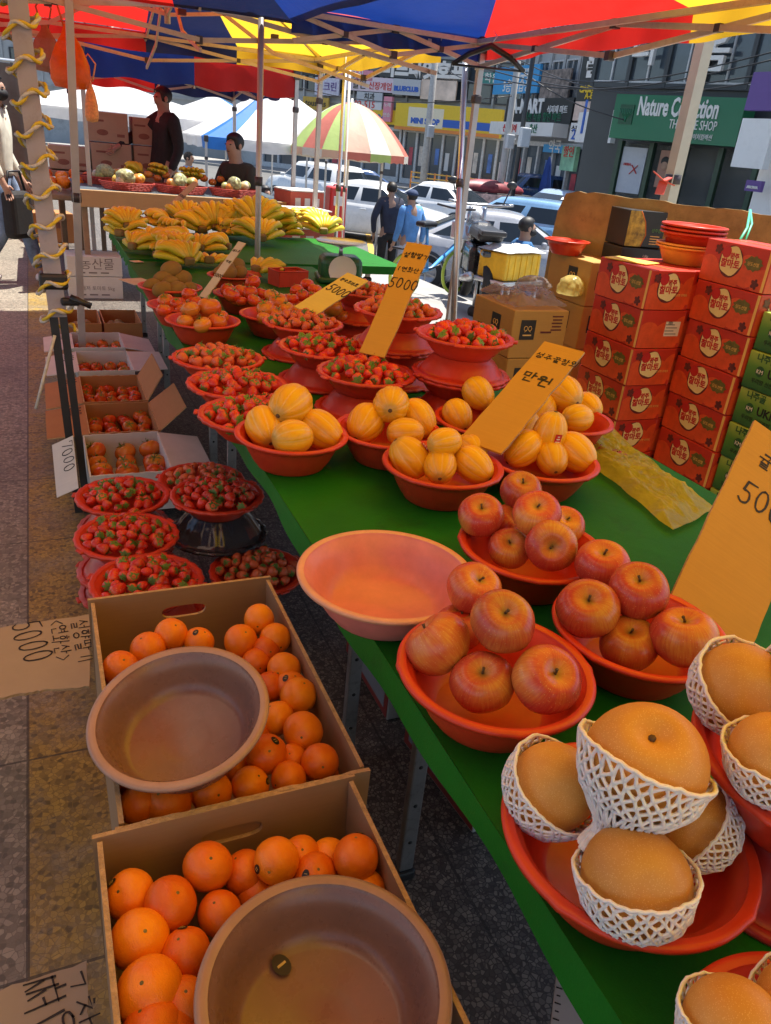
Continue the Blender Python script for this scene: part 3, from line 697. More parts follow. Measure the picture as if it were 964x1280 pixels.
# apples -------------------------------------------------------------
G = 'bowls of apples'
bowl('red', 620, 832, T0 + .085, 'red bowl of six apples between the empty pink bowl and the netted pears', s=1.02)
bowl('red', 800, 782, T0 + .085, 'red bowl of five apples in front of the large cardboard tangerine sign', s=1.0)
bowl('red', 665, 680, T0 + .085, 'red bowl heaped with seven apples behind the other apple bowls', s=1.0)
for px, py, z, w, ax, lab in [
    (575, 785, .80, 66, None, 'yellowish apple buried under the pile of the apple bowl beside the pink bowl'),
    (592, 737, .855, 74, (14, -22), 'pale russet apple at the back of the front apple bowl, touching the pink bowl'),
    (628, 778, .893, 84, (6, -20), 'dark red apple crowning the front apple bowl'),
    (548, 806, .835, 88, (-30, -34), 'pinkish red apple overhanging the rim of the front bowl below the pink bowl'),
    (603, 854, .815, 84, (1, -22), 'orange red apple low in the middle of the front apple bowl'),
    (682, 850, .845, 92, (22, -14), 'large red apple with a scar line, at the netted pear side of the front bowl')]:
    put(AP_, .0475, px, py, z, w, lab, None, ax)
for px, py, z, w, ax, lab in [
    (753, 707, .862, 70, (4, -26), 'mottled apple at the back of the bowl in front of the tangerine sign'),
    (786, 806, .812, 76, (4, -26), 'yellow streaked apple low in the bowl in front of the tangerine sign'),
    (735, 762, .855, 79, (2, -20), 'yellow cheeked apple at the near side of the bowl by the tangerine sign'),
    (798, 740, .88, 79, (4, -24), 'deep red apple on top of the bowl in front of the tangerine sign'),
    (855, 797, .85, 83, (2, -34), 'red apple with fine streaks beside the foot of the tangerine sign')]:
    put(AP_, .0475, px, py, z, w, lab, None, ax)
for px, py, z, w, ax, lab in [
    (634, 656, .815, 52, None, 'yellow apple half hidden inside the rearmost apple bowl'),
    (705, 658, .83, 54, None, 'apple half hidden at the bag side of the rearmost apple bowl'),
    (637, 686, .82, 54, (2, -14), 'small dull red apple low in the rearmost apple bowl'),
    (651, 615, .875, 56, (6, -20), 'round apple at the very back of the rearmost apple bowl'),
    (601, 645, .86, 60, (3, -18), 'apple with a yellow scuff on the pink bowl side of the rearmost bowl'),
    (671, 643, .895, 63, (2, -18), 'orange red apple on the top of the rearmost apple bowl'),
    (689, 682, .862, 68, (2, 2), 'crimson apple at the front of the rearmost apple bowl, dimple facing out')]:
    put(AP_, .0475, px, py, z, w, lab, None, ax)
bowl('pink', 484, 714, T0 + .082, 'empty faded pink basin on the green cover beside the apples', s=1.02)

# pears in foam nets -----------------------------------------------------
def tbowl(px, py, rim, s, label, kind='red', tilt=(0, 0), rz=0): return bowl(kind, px, py, rim, label, None, tilt, rz, s)
def xybowl(x, y, z, s, label, rz=.3, kind='red'): return BP[kind].put(TRS((x, y, z), (0, 0, rz), s), label)
xybowl(.546, .443, T0, 1.0, 'red bowl holding four big pears in white foam nets', .4)
bp = Proto(make_bowl('dark', .148, .09, .09, .014))
bp.put(Matrix.Translation((.757, .39, T0 + .09)) @ Matrix.Rotation(PI, 4, 'X') @ Matrix.Diagonal((.8, .8, 1, 1)), 'dark red basin turned upside down as a stand under the second pear bowl')
def inv(proto, loc, label, group, s=1.0, rz=0.0):
    return proto.put(Matrix.Translation(V(loc)) @ Matrix.Rotation(PI, 4, 'X') @ Matrix.Rotation(rz, 4, 'Z') @ Matrix.Diagonal((s, s, s, 1)), label, group)
xybowl(.757, .39, T0 + .092, 1.02, 'red bowl of netted pears raised on an upturned basin beside the tangerine sign')
xybowl(.540, .160, T0, .93, 'red bowl with one netted pear at the corner nearest the camera')
NETN = 30
def pear_in_net(px, py, z, w, stem, cup, kind, plab, nlab):
    """pear whose stem end shows at offset stem; its net opens towards the screen offset cup"""
    o = put(PE_, .055, px, py, z, w, plab, None, stem); r = .055 * o.matrix_world.to_scale().x; c = o.matrix_world.translation
    ax = face_axis(px, py, cup[0], cup[1], w) if len(cup) == 2 else V(cup)
    k = r * 1.05
    if kind == 'cup':     # covers the far half
        prof = [(k * math.sin(a), -k * math.cos(a)) for a in (.22, .36, .50, .64, .78, .92, 1.06, 1.20, 1.34, 1.47)]; prof += [(k * 1.03, k * .0 + .003), (k * 1.06, .011)]
    else:                 # drawn to a neck below the fruit, with a frayed tail
        prof = [(.030, -k * 1.62), (.027, -k * 1.48), (.022, -k * 1.34), (.022, -k * 1.20), (.026, -k * 1.08), (.034, -k * .95)] + [(k * math.sin(a), -k * math.cos(a)) for a in (.74, .86, .98, 1.10, 1.22, 1.34, 1.46)] + [(k * 1.07, .006)]
    n = net_mb(prof, NETN, .0018 * r / .05)
    q = Matrix.Translation(c) @ axis_rot(ax, R.uniform(0, 1))
    tag(n.build('foam_net', FOAM, None, q), nlab, 'foam net')
pear_in_net(690, 985, .85, 112, fw, (34, -24), 'cup', 'golden pear leaning on the table edge side of the four pear bowl', 'white foam net behind the pear on the table edge side of the four pear bowl')
pear_in_net(868, 1030, .84, 104, fw, (-32, -26), 'cup', 'golden pear at the back of the four pear bowl, nearest the second pear bowl', 'foam net round the pear nearest the second pear bowl')
pear_in_net(795, 1100, .858, 138, fw + dn * .2, (2, -56), 'cup', 'golden pear low at the front of the four pear bowl', 'foam net cupping the front pear low in the four pear bowl')
pear_in_net(806, 952, .945, 150, (16, -40), rt * .34 - dn * .93 - fw * .10, 'tail', 'large golden pear perched on top of the four pear bowl', 'foam net with a frayed tail hanging from the topmost pear')
pear_in_net(928, 862, .965, 116, fw, (34, -22), 'cup', 'golden pear rear most in the raised bowl beside the tangerine sign', 'foam net round the rear pear of the raised bowl')
pear_in_net(972, 948, .965, 116, fw, (10, -46), 'cup', 'golden pear at the front of the raised pear bowl', 'foam net cupping the front pear of the raised bowl')
pear_in_net(1010, 850, 1.0, 100, (20, 30), (-20, 0), 'cup', 'golden pear partly out of frame on the raised pear bowl', 'foam net on the pear partly out of frame in the raised bowl')
pear_in_net(918, 1288, .845, 128, fw, (14, -48), 'cup', 'golden pear at the bottom corner of the picture in the nearest bowl', 'foam net round the pear at the bottom corner of the picture')
pear_in_net(1010, 1262, .85, 120, (6, -20), (-20, -24), 'cup', 'golden pear beyond the picture edge in the nearest bowl', 'foam net of the pear beyond the picture edge in the nearest bowl')

# melons --------------------------------------------------------------
bowl('red', 365, 540, T0 + .085, 'red bowl of four yellow melons at the edge of the table, beside the strawberry row', s=1.0)
bowl('holes', 486, 535, T0 + .085, 'pierced red bowl of melons in front of the stacked strawberry dishes', s=1.0)
bowl('holes', 554, 578, T0 + .088, 'pierced red bowl of five melons nearest the rear apple bowl', s=1.02)
bowl('red', 676, 571, T0 + .085, 'red bowl of melons under the foot of the large yellow melon sign', s=1.04)
bowl('red', 606, 523, T0 + .085, 'red bowl of melons mostly hidden behind the yellow melon sign', s=1.0)
bowl('red', 706, 521, T0 + .085, 'red bowl of melons against the tomato cartons behind the melon sign', s=1.0)
def melons(lst, where):
    for px, py, z, w, ax, st in lst:
        put(MEP[st], .043 if len(ax) == 2 else .058, px, py, z, w, ('oriental melon with a small red sticker ' if st else 'ribbed yellow oriental melon ') + where, 'melons ' + where, ax)
melons([(331, 534, .83, 46, (6, 16), 0), (402, 538, .825, 47, (18, 14), 0), (363, 507, .878, 52, (-12, 10), 0), (366, 547, .845, 60, (1, .1, .05), 0)], 'in the bowl beside the strawberry row')
melons([(457, 529, .83, 45, (-10, 16), 0), (522, 524, .835, 44, (14, 20), 0), (507, 541, .83, 50, (1, -.3, .1), 0), (489, 506, .88, 46, (-1, 6), 0)], 'in the pierced bowl before the strawberry stacks')
melons([(588, 563, .825, 42, (8, 4), 0), (512, 572, .83, 48, (-16, -20), 1), (592, 581, .83, 44, (16, 14), 0), (550, 583, .83, 41, (0, 12), 0), (556, 553, .88, 50, (1, .1, .1), 0)], 'in the pierced bowl near the rear apples')
melons([(653, 536, .83, 44, (-12, 10), 0), (654, 561, .835, 44, (-16, 14), 0), (719, 566, .83, 46, (18, 16), 0), (690, 573, .825, 40, (4, 14), 0), (687, 541, .875, 44, (6, -20), 1)], 'in the bowl under the melon sign')
melons([(572, 519, .83, 36, (8, 14), 0), (598, 492, .865, 37, (10, 14), 0), (636, 515, .83, 40, (-10, 10), 0)], 'in the bowl hidden behind the melon sign')
melons([(674, 513, .835, 40, (-8, 12), 0), (722, 523, .845, 48, (1, .0, .1), 0), (704, 492, .88, 45, (14, 10), 0), (735, 508, .83, 34, (10, 8), 0)], 'in the bowl against the tomato cartons')

# strawberry dishes -------------------------------------------------------
BPS = [Proto(make_berry(1.0, 0)), Proto(make_berry(1.06, 1)), Proto(make_berry(.92, 0))]
STUFF = MB(); NIND = [0]
BERRYCAL = [calyx_mb(.0178, 6, .013, .006) for _ in range(2)]
def heap(c, n, where=None, s=1.0, seed=0):
    rr = random.Random(seed); pts = []
    for k in range(n):
        rho = .122 * math.sqrt((k + .5) / n); a = k * 2.39996 + seed; z = .050 + .034 * (1 - (rho / .125) ** 2) + rr.uniform(-.005, .009)
        p = c + V((rho * math.cos(a) + rr.uniform(-.006, .006), rho * math.sin(a) + rr.uniform(-.006, .006), z)) * s
        tip = V((rr.gauss(0, .8), rr.gauss(-.3, .8), rr.gauss(.3, .6)))  # stem end direction
        k_ = rr.uniform(.85, 1.12) * s; m = Matrix.Translation(p) @ axis_rot(tip, rr.uniform(0, 6)) @ Matrix.Diagonal((k_, k_, k_ * rr.uniform(.92, 1.12), 1))
        if where:
            rr.choice(BPS).put(m, 'glossy red strawberry heaped in the ' + where, 'strawberries in the ' + where); NIND[0] += 1
        else:
            b = MB().lathe(berry_prof(), 9); b.xf(m); STUFF.add(b.v, b.f, 0, True)
            q = MB(); cc = rr.choice(BERRYCAL); q.v = list(cc.v); q.f = cc.f; q.xf(m); STUFF.add(q.v, q.f, 1, True)
def dish(loc, label, n=42, where=None, seed=0, s=1.0, tilt=(0, 0)):
    DISH.put(Matrix.Translation(V(loc)) @ Euler((tilt[0], tilt[1], seed * .7)).to_matrix().to_4x4() @ Matrix.Diagonal((s, s, s, 1)), label, 'strawberry dishes')
    heap(V(loc), n, where, s, seed)
def invdish(loc, label, group='upturned dishes used as stands', rz=.3, s=1.0): return inv(DISH, loc, label, group, s, rz)
def updish(loc, label, rz=.1): return DISH.put(TRS(loc, (0, 0, rz)), label, 'dishes inside the stands')
HD = .063
def rimpos(px, py, rim): p = atz(px, py, rim); return V((p.x, p.y, rim - .062))
S = {}
for key, px, py, lv in [('S1', 273, 446, 0), ('S2', 297, 478, 0), ('S3', 318, 516, 0), ('S4', 379, 402, 1), ('S5', 405, 432, 1), ('S6', 458, 464, 1), ('S7', 582, 418, 3), ('S8', 498, 386, 3), ('S9', 455, 362, 2)]:
    S[key] = (rimpos(px, py, T0 + .062 + lv * HD), lv)
WH = {'S1': None, 'S2': 'edge row middle dish', 'S3': 'edge dish touching the melon bowl', 'S4': None, 'S5': 'middle raised dish', 'S6': 'raised dish behind the pierced melon bowl',
      'S7': 'tallest dish stack beside the tan cartons', 'S8': None, 'S9': None}
LB = {'S1': 'red strawberry dish furthest back in the row along the cover edge', 'S2': 'middle strawberry dish of the row along the cover edge', 'S3': 'strawberry dish of the edge row touching the melon bowl', 'S4': 'strawberry dish on one upturned dish beside the tall price card',
      'S5': 'strawberry dish on one upturned dish, middle of its row', 'S6': 'strawberry dish on one upturned dish directly behind the pierced melon bowl', 'S7': 'strawberry dish topping the tallest stack beside the tan cartons', 'S8': 'strawberry dish on a tall stack behind the orange price card', 'S9': 'strawberry dish on a stack beside the green weighing scale'}
for i, (k, (p, lv)) in enumerate(S.items()):
    dish(p, LB[k], 40, WH[k], i + 1)
    for j in range(lv):
        zz = T0 + j * HD
        wh = {'S4': 'under the strawberries beside the tall price card', 'S5': 'under the middle raised strawberries', 'S6': 'under the strawberries behind the pierced melon bowl', 'S7': 'in the tallest strawberry stack', 'S8': 'in the stack behind the orange price card', 'S9': 'in the stack beside the weighing scale'}[k]
        if lv == 3 and j == 1: updish((p.x, p.y, zz), 'red dish standing upright ' + wh, .4)
        else: invdish((p.x, p.y, zz + .062), ['lowest red dish turned upside down ', 'red dish upside down second from the bottom ', 'red dish upside down just below the berries '][j] + wh, rz=.3 + j)

# dishes on low cartons beside the aisle
PKD = bowl_mat('pink_clear_plastic', (.55, .05, .06))
F_ = [(154, 618, .37, 'paving side dish by the white tomato box'), (159, 668, .37, 'paving side dish between two others'), (184, 725, .37, 'paving side dish touching the orange carton')]
for i, (px, py, zz, wh) in enumerate(F_):
    p = rimpos(px, py, zz)
    dish(p, ['strawberry dish beside the paving, next to the white tomato box', 'strawberry dish beside the paving between two others', 'strawberry dish beside the paving touching the rear orange carton'][i], 44, wh, 21 + i)
    for j in range(2): invdish((p.x, p.y, p.z - j * .075), ['upturned pink red dish right under the ', 'lower upturned pink red dish under the '][j] + ['berries next to the white tomato box', 'berries in the middle of the aisle row', 'berries touching the rear orange carton'][i], 'upturned dishes in the aisle row', .2 + i + j)
p = rimpos(272, 617, .41); dish(p, 'shaded strawberry dish on a clear smoky stand under the table edge', 44, 'shaded dish on the smoky clear stand', 31)
SMK = M('smoky_clear_plastic', (.10, .10, .11), .12, 0, trans=.55, spec=.6)
sm = thing('plastic_stand', 'clear smoky plastic dish upside down under the shaded strawberries', 'stand', (p.x, p.y, p.z), 0)
sm.rotation_euler = (PI, 0, 0); body, lipo, inn, md = bowl_mb(.165, .085, .09, .014)
MB().lathe(body + lipo + inn, 64, mod=lambda a, r, z: 1 + .02 * math.cos(20 * a)).build('shell', SMK, sm); MB().lathe(lipo, 64).build('rim', BLKP, sm)
p2 = rimpos(252, 598, .36); dish(p2, 'strawberry dish half hidden behind the shaded dish under the table', 30, None, 32)
p3 = rimpos(322, 712, .24); dish(p3, 'dark strawberry dish low under the table behind the rear orange carton', 40, None, 33)
STO = tag(STUFF.build('strawberries', [BE, LEAF]), 'heaped strawberries filling the more distant and shaded dishes', 'strawberries', kind='stuff')

# cartons of oranges -------------------------------------------------------
def card_mat(name, col, rough=.8):
    m, nt, b = new_mat(name); co = objco(nt)
    mp = nd(nt, 'ShaderNodeMapping'); mp.inputs['Scale'].default_value = (3, 3, 60); lk(nt, co, mp.inputs[0])
    f = noise(nt, mp.outputs[0], 3, 4); g = ramp(nt, noise(nt, co, 6, 6, .7), [(.3, 0.0), (.75, 1.0)])
    c = mixc(nt, f, tuple(x * .88 for x in col), tuple(min(1, x * 1.08) for x in col)); c = mixc(nt, mathn(nt, 'MULTIPLY', g, .3), c, tuple(x * .6 for x in col))
    lk(nt, c, b.inputs['Base Color']); b.inputs['Roughness'].default_value = rough; bump(nt, b, f, .15, .002); return m
CARD = card_mat('cardboard', (.34, .20, .10)); CEDGE = M('cardboard_edge', (.46, .30, .15), .9, .3, 90, bmp=.6, bscale=300); CARDL = card_mat('cardboard_light', (.50, .34, .17))
CARDO = card_mat('cardboard_orange', (.47, .20, .065)); WHITEB = card_mat('white_carton', (.66, .64, .60)); WEDGE = M('white_carton_edge', (.72, .70, .66), .9, .1, 60)
def wall_with_hole(w, h, th, hole=None, notch=False):
    """one side of a carton in its own XZ plane (x along, z up), with an oblong hand hole and slightly crushed top edge"""
    b = MB(); n = 24; rr = random.Random(int(w * 1000) + int(h * 977))
    tops = [h + rr.uniform(-.0022, .0012) for _ in range(n + 1)]
    hw, hh, hz = (.0, 0, 0) if not hole else hole
    if not hole:
        for i in range(n):
            x0, x1 = -w / 2 + w * i / n, -w / 2 + w * (i + 1) / n
            b.add([(x0, -th / 2, 0), (x1, -th / 2, 0), (x1, th / 2, 0), (x0, th / 2, 0), (x0, -th / 2, tops[i]), (x1, -th / 2, tops[i + 1]), (x1, th / 2, tops[i + 1]), (x0, th / 2, tops[i])],
                  [(0, 1, 5, 4), (2, 3, 7, 6), (3, 2, 1, 0)] + ([(3, 0, 4, 7)] if i == 0 else []) + ([(1, 2, 6, 5)] if i == n - 1 else []), 0)
            b.add([(x0, -th / 2, tops[i]), (x1, -th / 2, tops[i + 1]), (x1, th / 2, tops[i + 1]), (x0, th / 2, tops[i])], [(0, 1, 2, 3)], 1)
        return b
    m = 28; inner = [(hw * (abs(math.cos(a)) ** .5) * (1 if math.cos(a) > 0 else -1), hz + hh * (abs(math.sin(a)) ** .8) * (1 if math.sin(a) > 0 else -1)) for a in [2 * PI * i / m for i in range(m)]]
    outer = []
    for x, z in inner:
        dx, dz = x, z - hz; k = min((w / 2) / abs(dx) if abs(dx) > 1e-6 else 99, ((h - hz) / dz) if dz > 1e-6 else (hz / -dz) if dz < -1e-6 else 99); outer.append((dx * k, hz + dz * k))
    for cx, cz in ((w / 2, h), (-w / 2, h), (-w / 2, 0), (w / 2, 0)):
        j = min(range(m), key=lambda i: (outer[i][0] - cx) ** 2 + (outer[i][1] - cz) ** 2); outer[j] = (cx, cz)
    for y, fl in ((-th / 2, 0), (th / 2, 1)):
        vs = [(x, y, z) for x, z in inner] + [(x, y, z) for x, z in outer]; b.add(vs, [((i, (i + 1) % m, m + (i + 1) % m, m + i) if fl else (m + i, m + (i + 1) % m, (i + 1) % m, i)) for i in range(m)], 0)
    for L, mt in ((inner, 1), (outer, 1)):
        vs = [(x, -th / 2, z) for x, z in L] + [(x, th / 2, z) for x, z in L]; b.add(vs, [(i, (i + 1) % m, m + (i + 1) % m, m + i) for i in range(m)], mt)
    return b
def carton(name, label, x0, x1, y0, y1, z0, z1, mat=None, edge=None, cat='carton', holes=False, rz=0, th=.006, group=None, flare=.0):
    mat = mat or CARD; edge = edge or CEDGE
    t = thing(name, label, cat, ((x0 + x1) / 2, (y0 + y1) / 2, z0), rz, group); w, l, h = x1 - x0, y1 - y0, z1 - z0
    MB().box((0, 0, .004), (w, l, .006)).build('bottom', mat, t)
    for s in (-1, 1):
        wall_with_hole(w, h, th, (.045, .014, h - .055) if (holes and s > 0) else None).build('end_wall', [mat, edge], t, Matrix.Translation((0, s * (l / 2 - th / 2), .008)) @ Matrix.Rotation(-s * flare, 4, 'X'))
        wall_with_hole(l - 2 * th - .001, h - .002, th, (.045, .014, h - .06) if holes and s > 0 else None).build('side_wall', [mat, edge], t, Matrix.Translation((s * (w / 2 - th / 2), 0, .008)) @ Matrix.Rotation(PI / 2, 4, 'Z') @ Matrix.Rotation(-s * flare, 4, 'X'))
    return t
ZR = .62
carton('orange_carton', 'rear brown carton of oranges with a tilted empty brown bowl on top', .018, .392, .805, 1.395, .345, ZR, holes=True, flare=.02, th=.007)
carton('orange_carton', 'front brown carton of oranges nearest the camera with a big empty bowl', -.012, .365, .235, .797, .345, ZR, holes=True, flare=.02, th=.007)
tag(MB().rbox((.205, 1.10, .17), (.36, .56, .335), .004).build('closed_carton', CARD), 'closed brown carton under the rear orange carton', 'carton')
tag(MB().rbox((.18, .50, .17), (.36, .54, .335), .004).build('closed_carton', CARD), 'closed brown carton under the front orange carton', 'carton')
def oranges(lst, where):
    lim = (.026, .384, .813, 1.387) if 'rear' in where else (-.004, .357, .243, .789)
    for i_, (px, py, z, w, ax, st) in enumerate(lst):
        if i_ % 4 == 3: st = 1
        put(ORP[st], .041, px, py, z, w, ('orange with a small black sticker ' if st else 'plain bright orange ') + where, 'oranges ' + where, ax, None, lim)
oranges([(142, 838, .60, 47, (4, -12), 0), (185, 812, .60, 44, None, 0), (214, 793, .61, 41, (6, -12), 0), (249, 802, .60, 37, None, 0), (324, 774, .615, 39, (-2, 10), 1), (352, 797, .60, 40, (8, 12), 0), (301, 801, .60, 42, None, 0),
         (333, 813, .59, 36, (6, 2), 1), (320, 828, .58, 36, (6, 8), 1), (355, 836, .59, 41, (-8, 6), 1), (338, 858, .575, 40, None, 0), (364, 858, .58, 40, None, 0), (387, 867, .59, 46, (8, -16), 0), (346, 898, .575, 44, None, 0),
         (379, 914, .59, 49, (-2, 8), 0), (333, 943, .59, 50, (4, -4), 0), (366, 949, .57, 38, None, 1), (400, 953, .59, 48, (4, 6), 0), (361, 974, .58, 46, (-18, 8), 1), (313, 982, .58, 48, None, 0), (264, 990, .585, 53, (10, 4), 0), (292, 960, .55, 46, None, 0),
         (210, 1004, .585, 58, None, 0), (155, 1010, .585, 53, (22, 2), 1), (153, 975, .55, 52, None, 0), (315, 920, .56, 44, None, 0), (404, 972, .555, 42, None, 0),
         (170, 850, .55, 46, None, 0), (285, 850, .55, 46, None, 0), (140, 920, .52, 50, None, 0), (230, 925, .50, 50, None, 0)], 'in the rear carton')
oranges([(260, 1083, .595, 61, (4, -10), 0), (213, 1130, .59, 66, (10, -14), 0), (161, 1119, .585, 60, (-16, -4), 1), (346, 1076, .60, 58, (-10, 14), 1), (445, 1072, .605, 57, (0, -24), 1), (306, 1090, .57, 55, None, 0), (275, 1142, .57, 56, None, 0),
         (232, 1192, .58, 64, (-10, -18), 1), (158, 1180, .585, 73, (6, -10), 0), (161, 1248, .59, 84, None, 0), (229, 1258, .575, 70, None, 0), (394, 1094, .58, 55, None, 0), (376, 1069, .58, 48, None, 0), (412, 1072, .57, 48, None, 0), (320, 1115, .55, 52, None, 0),
         (202, 1228, .55, 62, None, 0), (463, 1110, .57, 50, None, 0), (350, 1130, .55, 56, None, 0), (400, 1150, .53, 56, None, 0), (300, 1200, .53, 62, None, 0), (210, 1300, .57, 80, None, 0), (140, 1310, .58, 84, None, 0), (300, 1270, .52, 70, None, 0), (470, 1160, .53, 56, None, 0), (520, 1230, .53, 62, None, 0)], 'in the front carton')
def tiltbowl(kind, px, py, z, s, rx, ry, label):
    p = atz(px, py, z); m = Matrix.Translation(p) @ Euler((rx, ry, .5)).to_matrix().to_4x4() @ Matrix.Translation((0, 0, -.078 * s)) @ Matrix.Diagonal((s, s, s, 1)); return BP[kind].put(m, label)
tiltbowl('mauve', 224, 889, .70, .95, .05, -.20, 'empty brown plastic bowl tilted on the oranges of the rear carton')
o = tiltbowl('mauve', 407, 1230, .655, 1.0, .0, .0, 'empty brown plastic bowl with a stray sticker in the front carton')
s_ = MB(); n = 14; s_.add([(.011 * math.cos(2 * PI * i / n), .014 * math.sin(2 * PI * i / n), 0) for i in range(n)], [tuple(range(n))])
st = s_.build('fruit_sticker', BLK); p = atz(352, 1206, .591); st.matrix_world = Matrix.Translation(p) @ Euler((.12, -.0, .4)).to_matrix().to_4x4(); tag(st, 'small oval black fruit sticker stuck inside the front brown bowl', 'sticker')
MB().box((0, 0, .0006), (.012, .003, .0008)).build('print', M('gold_print', (0.5, 0.36, 0.12)), st)
from mathutils import noise as mnoise
# ------------------------------------------------------------------ printed cartons on the far side of the table
FACEX = Matrix(((0, 1, 0, 0), (-1, 0, 0, 0), (0, 0, 1, 0), (0, 0, 0, 1)))
def disc(cx, cz, rx, rz, y, n=24, a0=0, mod=None):
    vs = [(cx, y, cz)]
    for i in range(n):
        a = 2 * PI * i / n; k = mod(a) if mod else 1; vs.append((cx + rx * k * math.cos(a), y, cz + rz * k * math.sin(a)))
    return vs, [(0, 1 + i, 1 + (i + 1) % n) for i in range(n)]
TRED = M('carton_red_print', (.52, .035, .016), .42, .15, 7, bmp=.05); TRED2 = M('carton_tomato_print', (.66, .085, .022), .42, .2, 18); CREAM = M('badge_cream', (.80, .66, .30), .45, .08); RINK = M('badge_red_ink', (.50, .02, .02), .45, .05)
LPR = M('leaf_print', (.14, .13, .025), .45, .35, 40); DPR = M('dark_print', (.12, .022, .018), .5, .3, 40); YST = M('cream_strip', (.80, .50, .14), .45, .08); LBL = M('paper_label', (.70, .62, .52), .6, .05)
def carton_face(t, w, h, wide, mtx, badge=True, label=False):
    """printing of one carton side: overlapping tomatoes, a cream badge with letters, a leaf"""
    b = MB()
    for k, (x, z, r) in enumerate([(.12, .30, .34), (.42, .2, .42), (.70, .42, .38), (.95, .2, .34)] if wide else [(.2, .3, .40), (.62, .25, .46), (1.0, .5, .36)]):
        vs, fs = disc(x * w - w / 2, z * h, r * h, r * h, -.0006 - .0002 * k, 28)
        vs = [(min(w / 2 - .003, max(-w / 2 + .003, p[0])), p[1], min(h - .003, max(.003, p[2]))) for p in vs]; b.add(vs, fs)
    b.build('tomato_print', TRED2, t, mtx)
    if badge:
        bx = (-.06 if wide else -.05) * w; bz = .58 * h; r = .34 * h
        q = MB(); q.add(*disc(bx, bz - .003, r * 1.08, r * 1.1, -.0016, 26)); q.build('badge_shadow', DPR, t, mtx)
        q = MB(); q.add(*disc(bx, bz, r, r, -.0022, 26, mod=lambda a: 1 + .05 * math.cos(5 * a))); bd = q.build('badge', CREAM, t, mtx)
        tx, _ = textmesh('찰마토', .04, r * 1.75, 'MID', .001, bold=.0012); tx.xf(Matrix.Translation((bx, -.003, bz - r * .42))); tx.build('lettering', RINK, bd)
        tx, _ = textmesh('완주', .03, r * .8, 'MID', .001, bold=.0012); tx.xf(Matrix.Translation((bx + r * .25, -.003, bz + r * .2))); tx.build('lettering', RINK, bd)
        q = MB(); q.add(*disc(bx - r * .55, bz + r * .55, r * .42, r * .42, -.0028, 18)); q.build('tomato_mark', RINK, bd)
        q = MB(); q.add(*disc(-w * .5 + .16 * w + (.06 * w if wide else 0), .80 * h, .13 * h, .13 * h, -.002, 20, mod=lambda a: .6 + .4 * abs(math.cos(2.5 * a)))); q.build('calyx_print', DPR, t, mtx)
    if wide:
        q = MB(); q.add(*disc(.27 * w, .62 * h, .30 * h, .19 * h, -.002, 22, mod=lambda a: .88 + .12 * math.cos(9 * a))); lf = q.build('leaf_print', LPR, t, mtx @ Matrix.Translation((0, 0, 0)))
        tx, _ = textmesh('당도선별', .02, .34 * h, 'MID', .0006); tx.xf(Matrix.Translation((.27 * w, -.0026, .57 * h))); tx.build('lettering', YST, lf)
        q = MB(); q.add(*disc(.36 * w, .18 * h, .13 * h, .13 * h, -.002, 20, mod=lambda a: .6 + .4 * abs(math.cos(2.5 * a)))); q.build('calyx_print', DPR, t, mtx)
        q = MB(); q.box((.475 * w, -.0012, h / 2), (.035 * w, .001, h * .94)); q.build('strip', YST, t, mtx)
    else:
        tx, _ = textmesh('www.wanju-tomato.kr', .012, .3 * w, 'LEFT', .0006) if False else textmesh('신선한 토마토', .012, .3 * w, 'LEFT', .0006)
        tx.xf(Matrix.Translation((.12 * w, -.0016, .36 * h))); tx.build('small_lettering', YST, t, mtx)
    if label:
        q = MB(); q.box((.24 * w, -.002, .52 * h), (.34 * w, .001, .38 * h)); lb = q.build('paper_label', LBL, t, mtx); q = MB()
        for k in range(4): q.box((.22 * w - .01 * (k % 2), -.0027, (.39 + .08 * k) * h), ((.26 - .05 * (k % 2)) * w, .0006, .018 * h))
        for k in range(9): q.box((.13 * w + k * .011 * w, -.0027, .68 * h), (.005 * w, .0006, .07 * h))
        q.build('label_print', BLK, lb)
CW, CL, CH = .235, .345, .165
def tomato_carton(kind):
    t = thing('tomato_carton', 'x', 'carton'); MB().rbox((CW / 2, CL / 2, CH / 2), (CW, CL, CH - .002), .004).build('box', TRED, t)
    b = MB(); b.box((CW / 2, CL / 2, CH - .0004), (.018, CL * .98, .0012)); b.build('tape', M('brown_tape', (.45, .20, .07), .25), t)
    carton_face(t, CL, CH, True, Matrix.Translation((-.0003, CL / 2, 0)) @ FACEX)
    carton_face(t, CW, CH, False, Matrix.Translation((CW / 2, -.0003, 0)), kind != 'label', kind == 'label'); return t
TC = {k: Proto(tomato_carton(k)) for k in ('plain', 'label')}
E1 = atd(816, 337, 3.15); E2 = atx(887, 297, E1.x + CW + .012)
ORD = ['topmost', 'second from top', 'third from top', 'fourth from top', 'fifth from top', 'sixth from top', 'seventh from top', 'eighth from top']
for k in range(7):
    z = E1.z - CH * (k + 1); TC['label' if k == 1 else 'plain'].put(TRS((E1.x + R.uniform(-.004, .004), E1.y + R.uniform(-.006, .006), z), (0, 0, R.uniform(-.02, .02))), 'red tomato carton, %s in the stack with the red basins on it' % ORD[k] if k != 1 else 'red tomato carton with a white paper label, under the topmost of its stack', 'red tomato cartons')
z0L = E1.z - CH * 7
for k in range(8):
    z = E2.z - CH * (k + 1); TC['plain'].put(TRS((E2.x + R.uniform(-.004, .004), E2.y - CL + R.uniform(-.006, .006), z), (0, 0, R.uniform(-.02, .02))), 'red tomato carton, %s in the taller stack beside the green cartons' % ORD[k], 'red tomato cartons')
z0R = E2.z - CH * 8
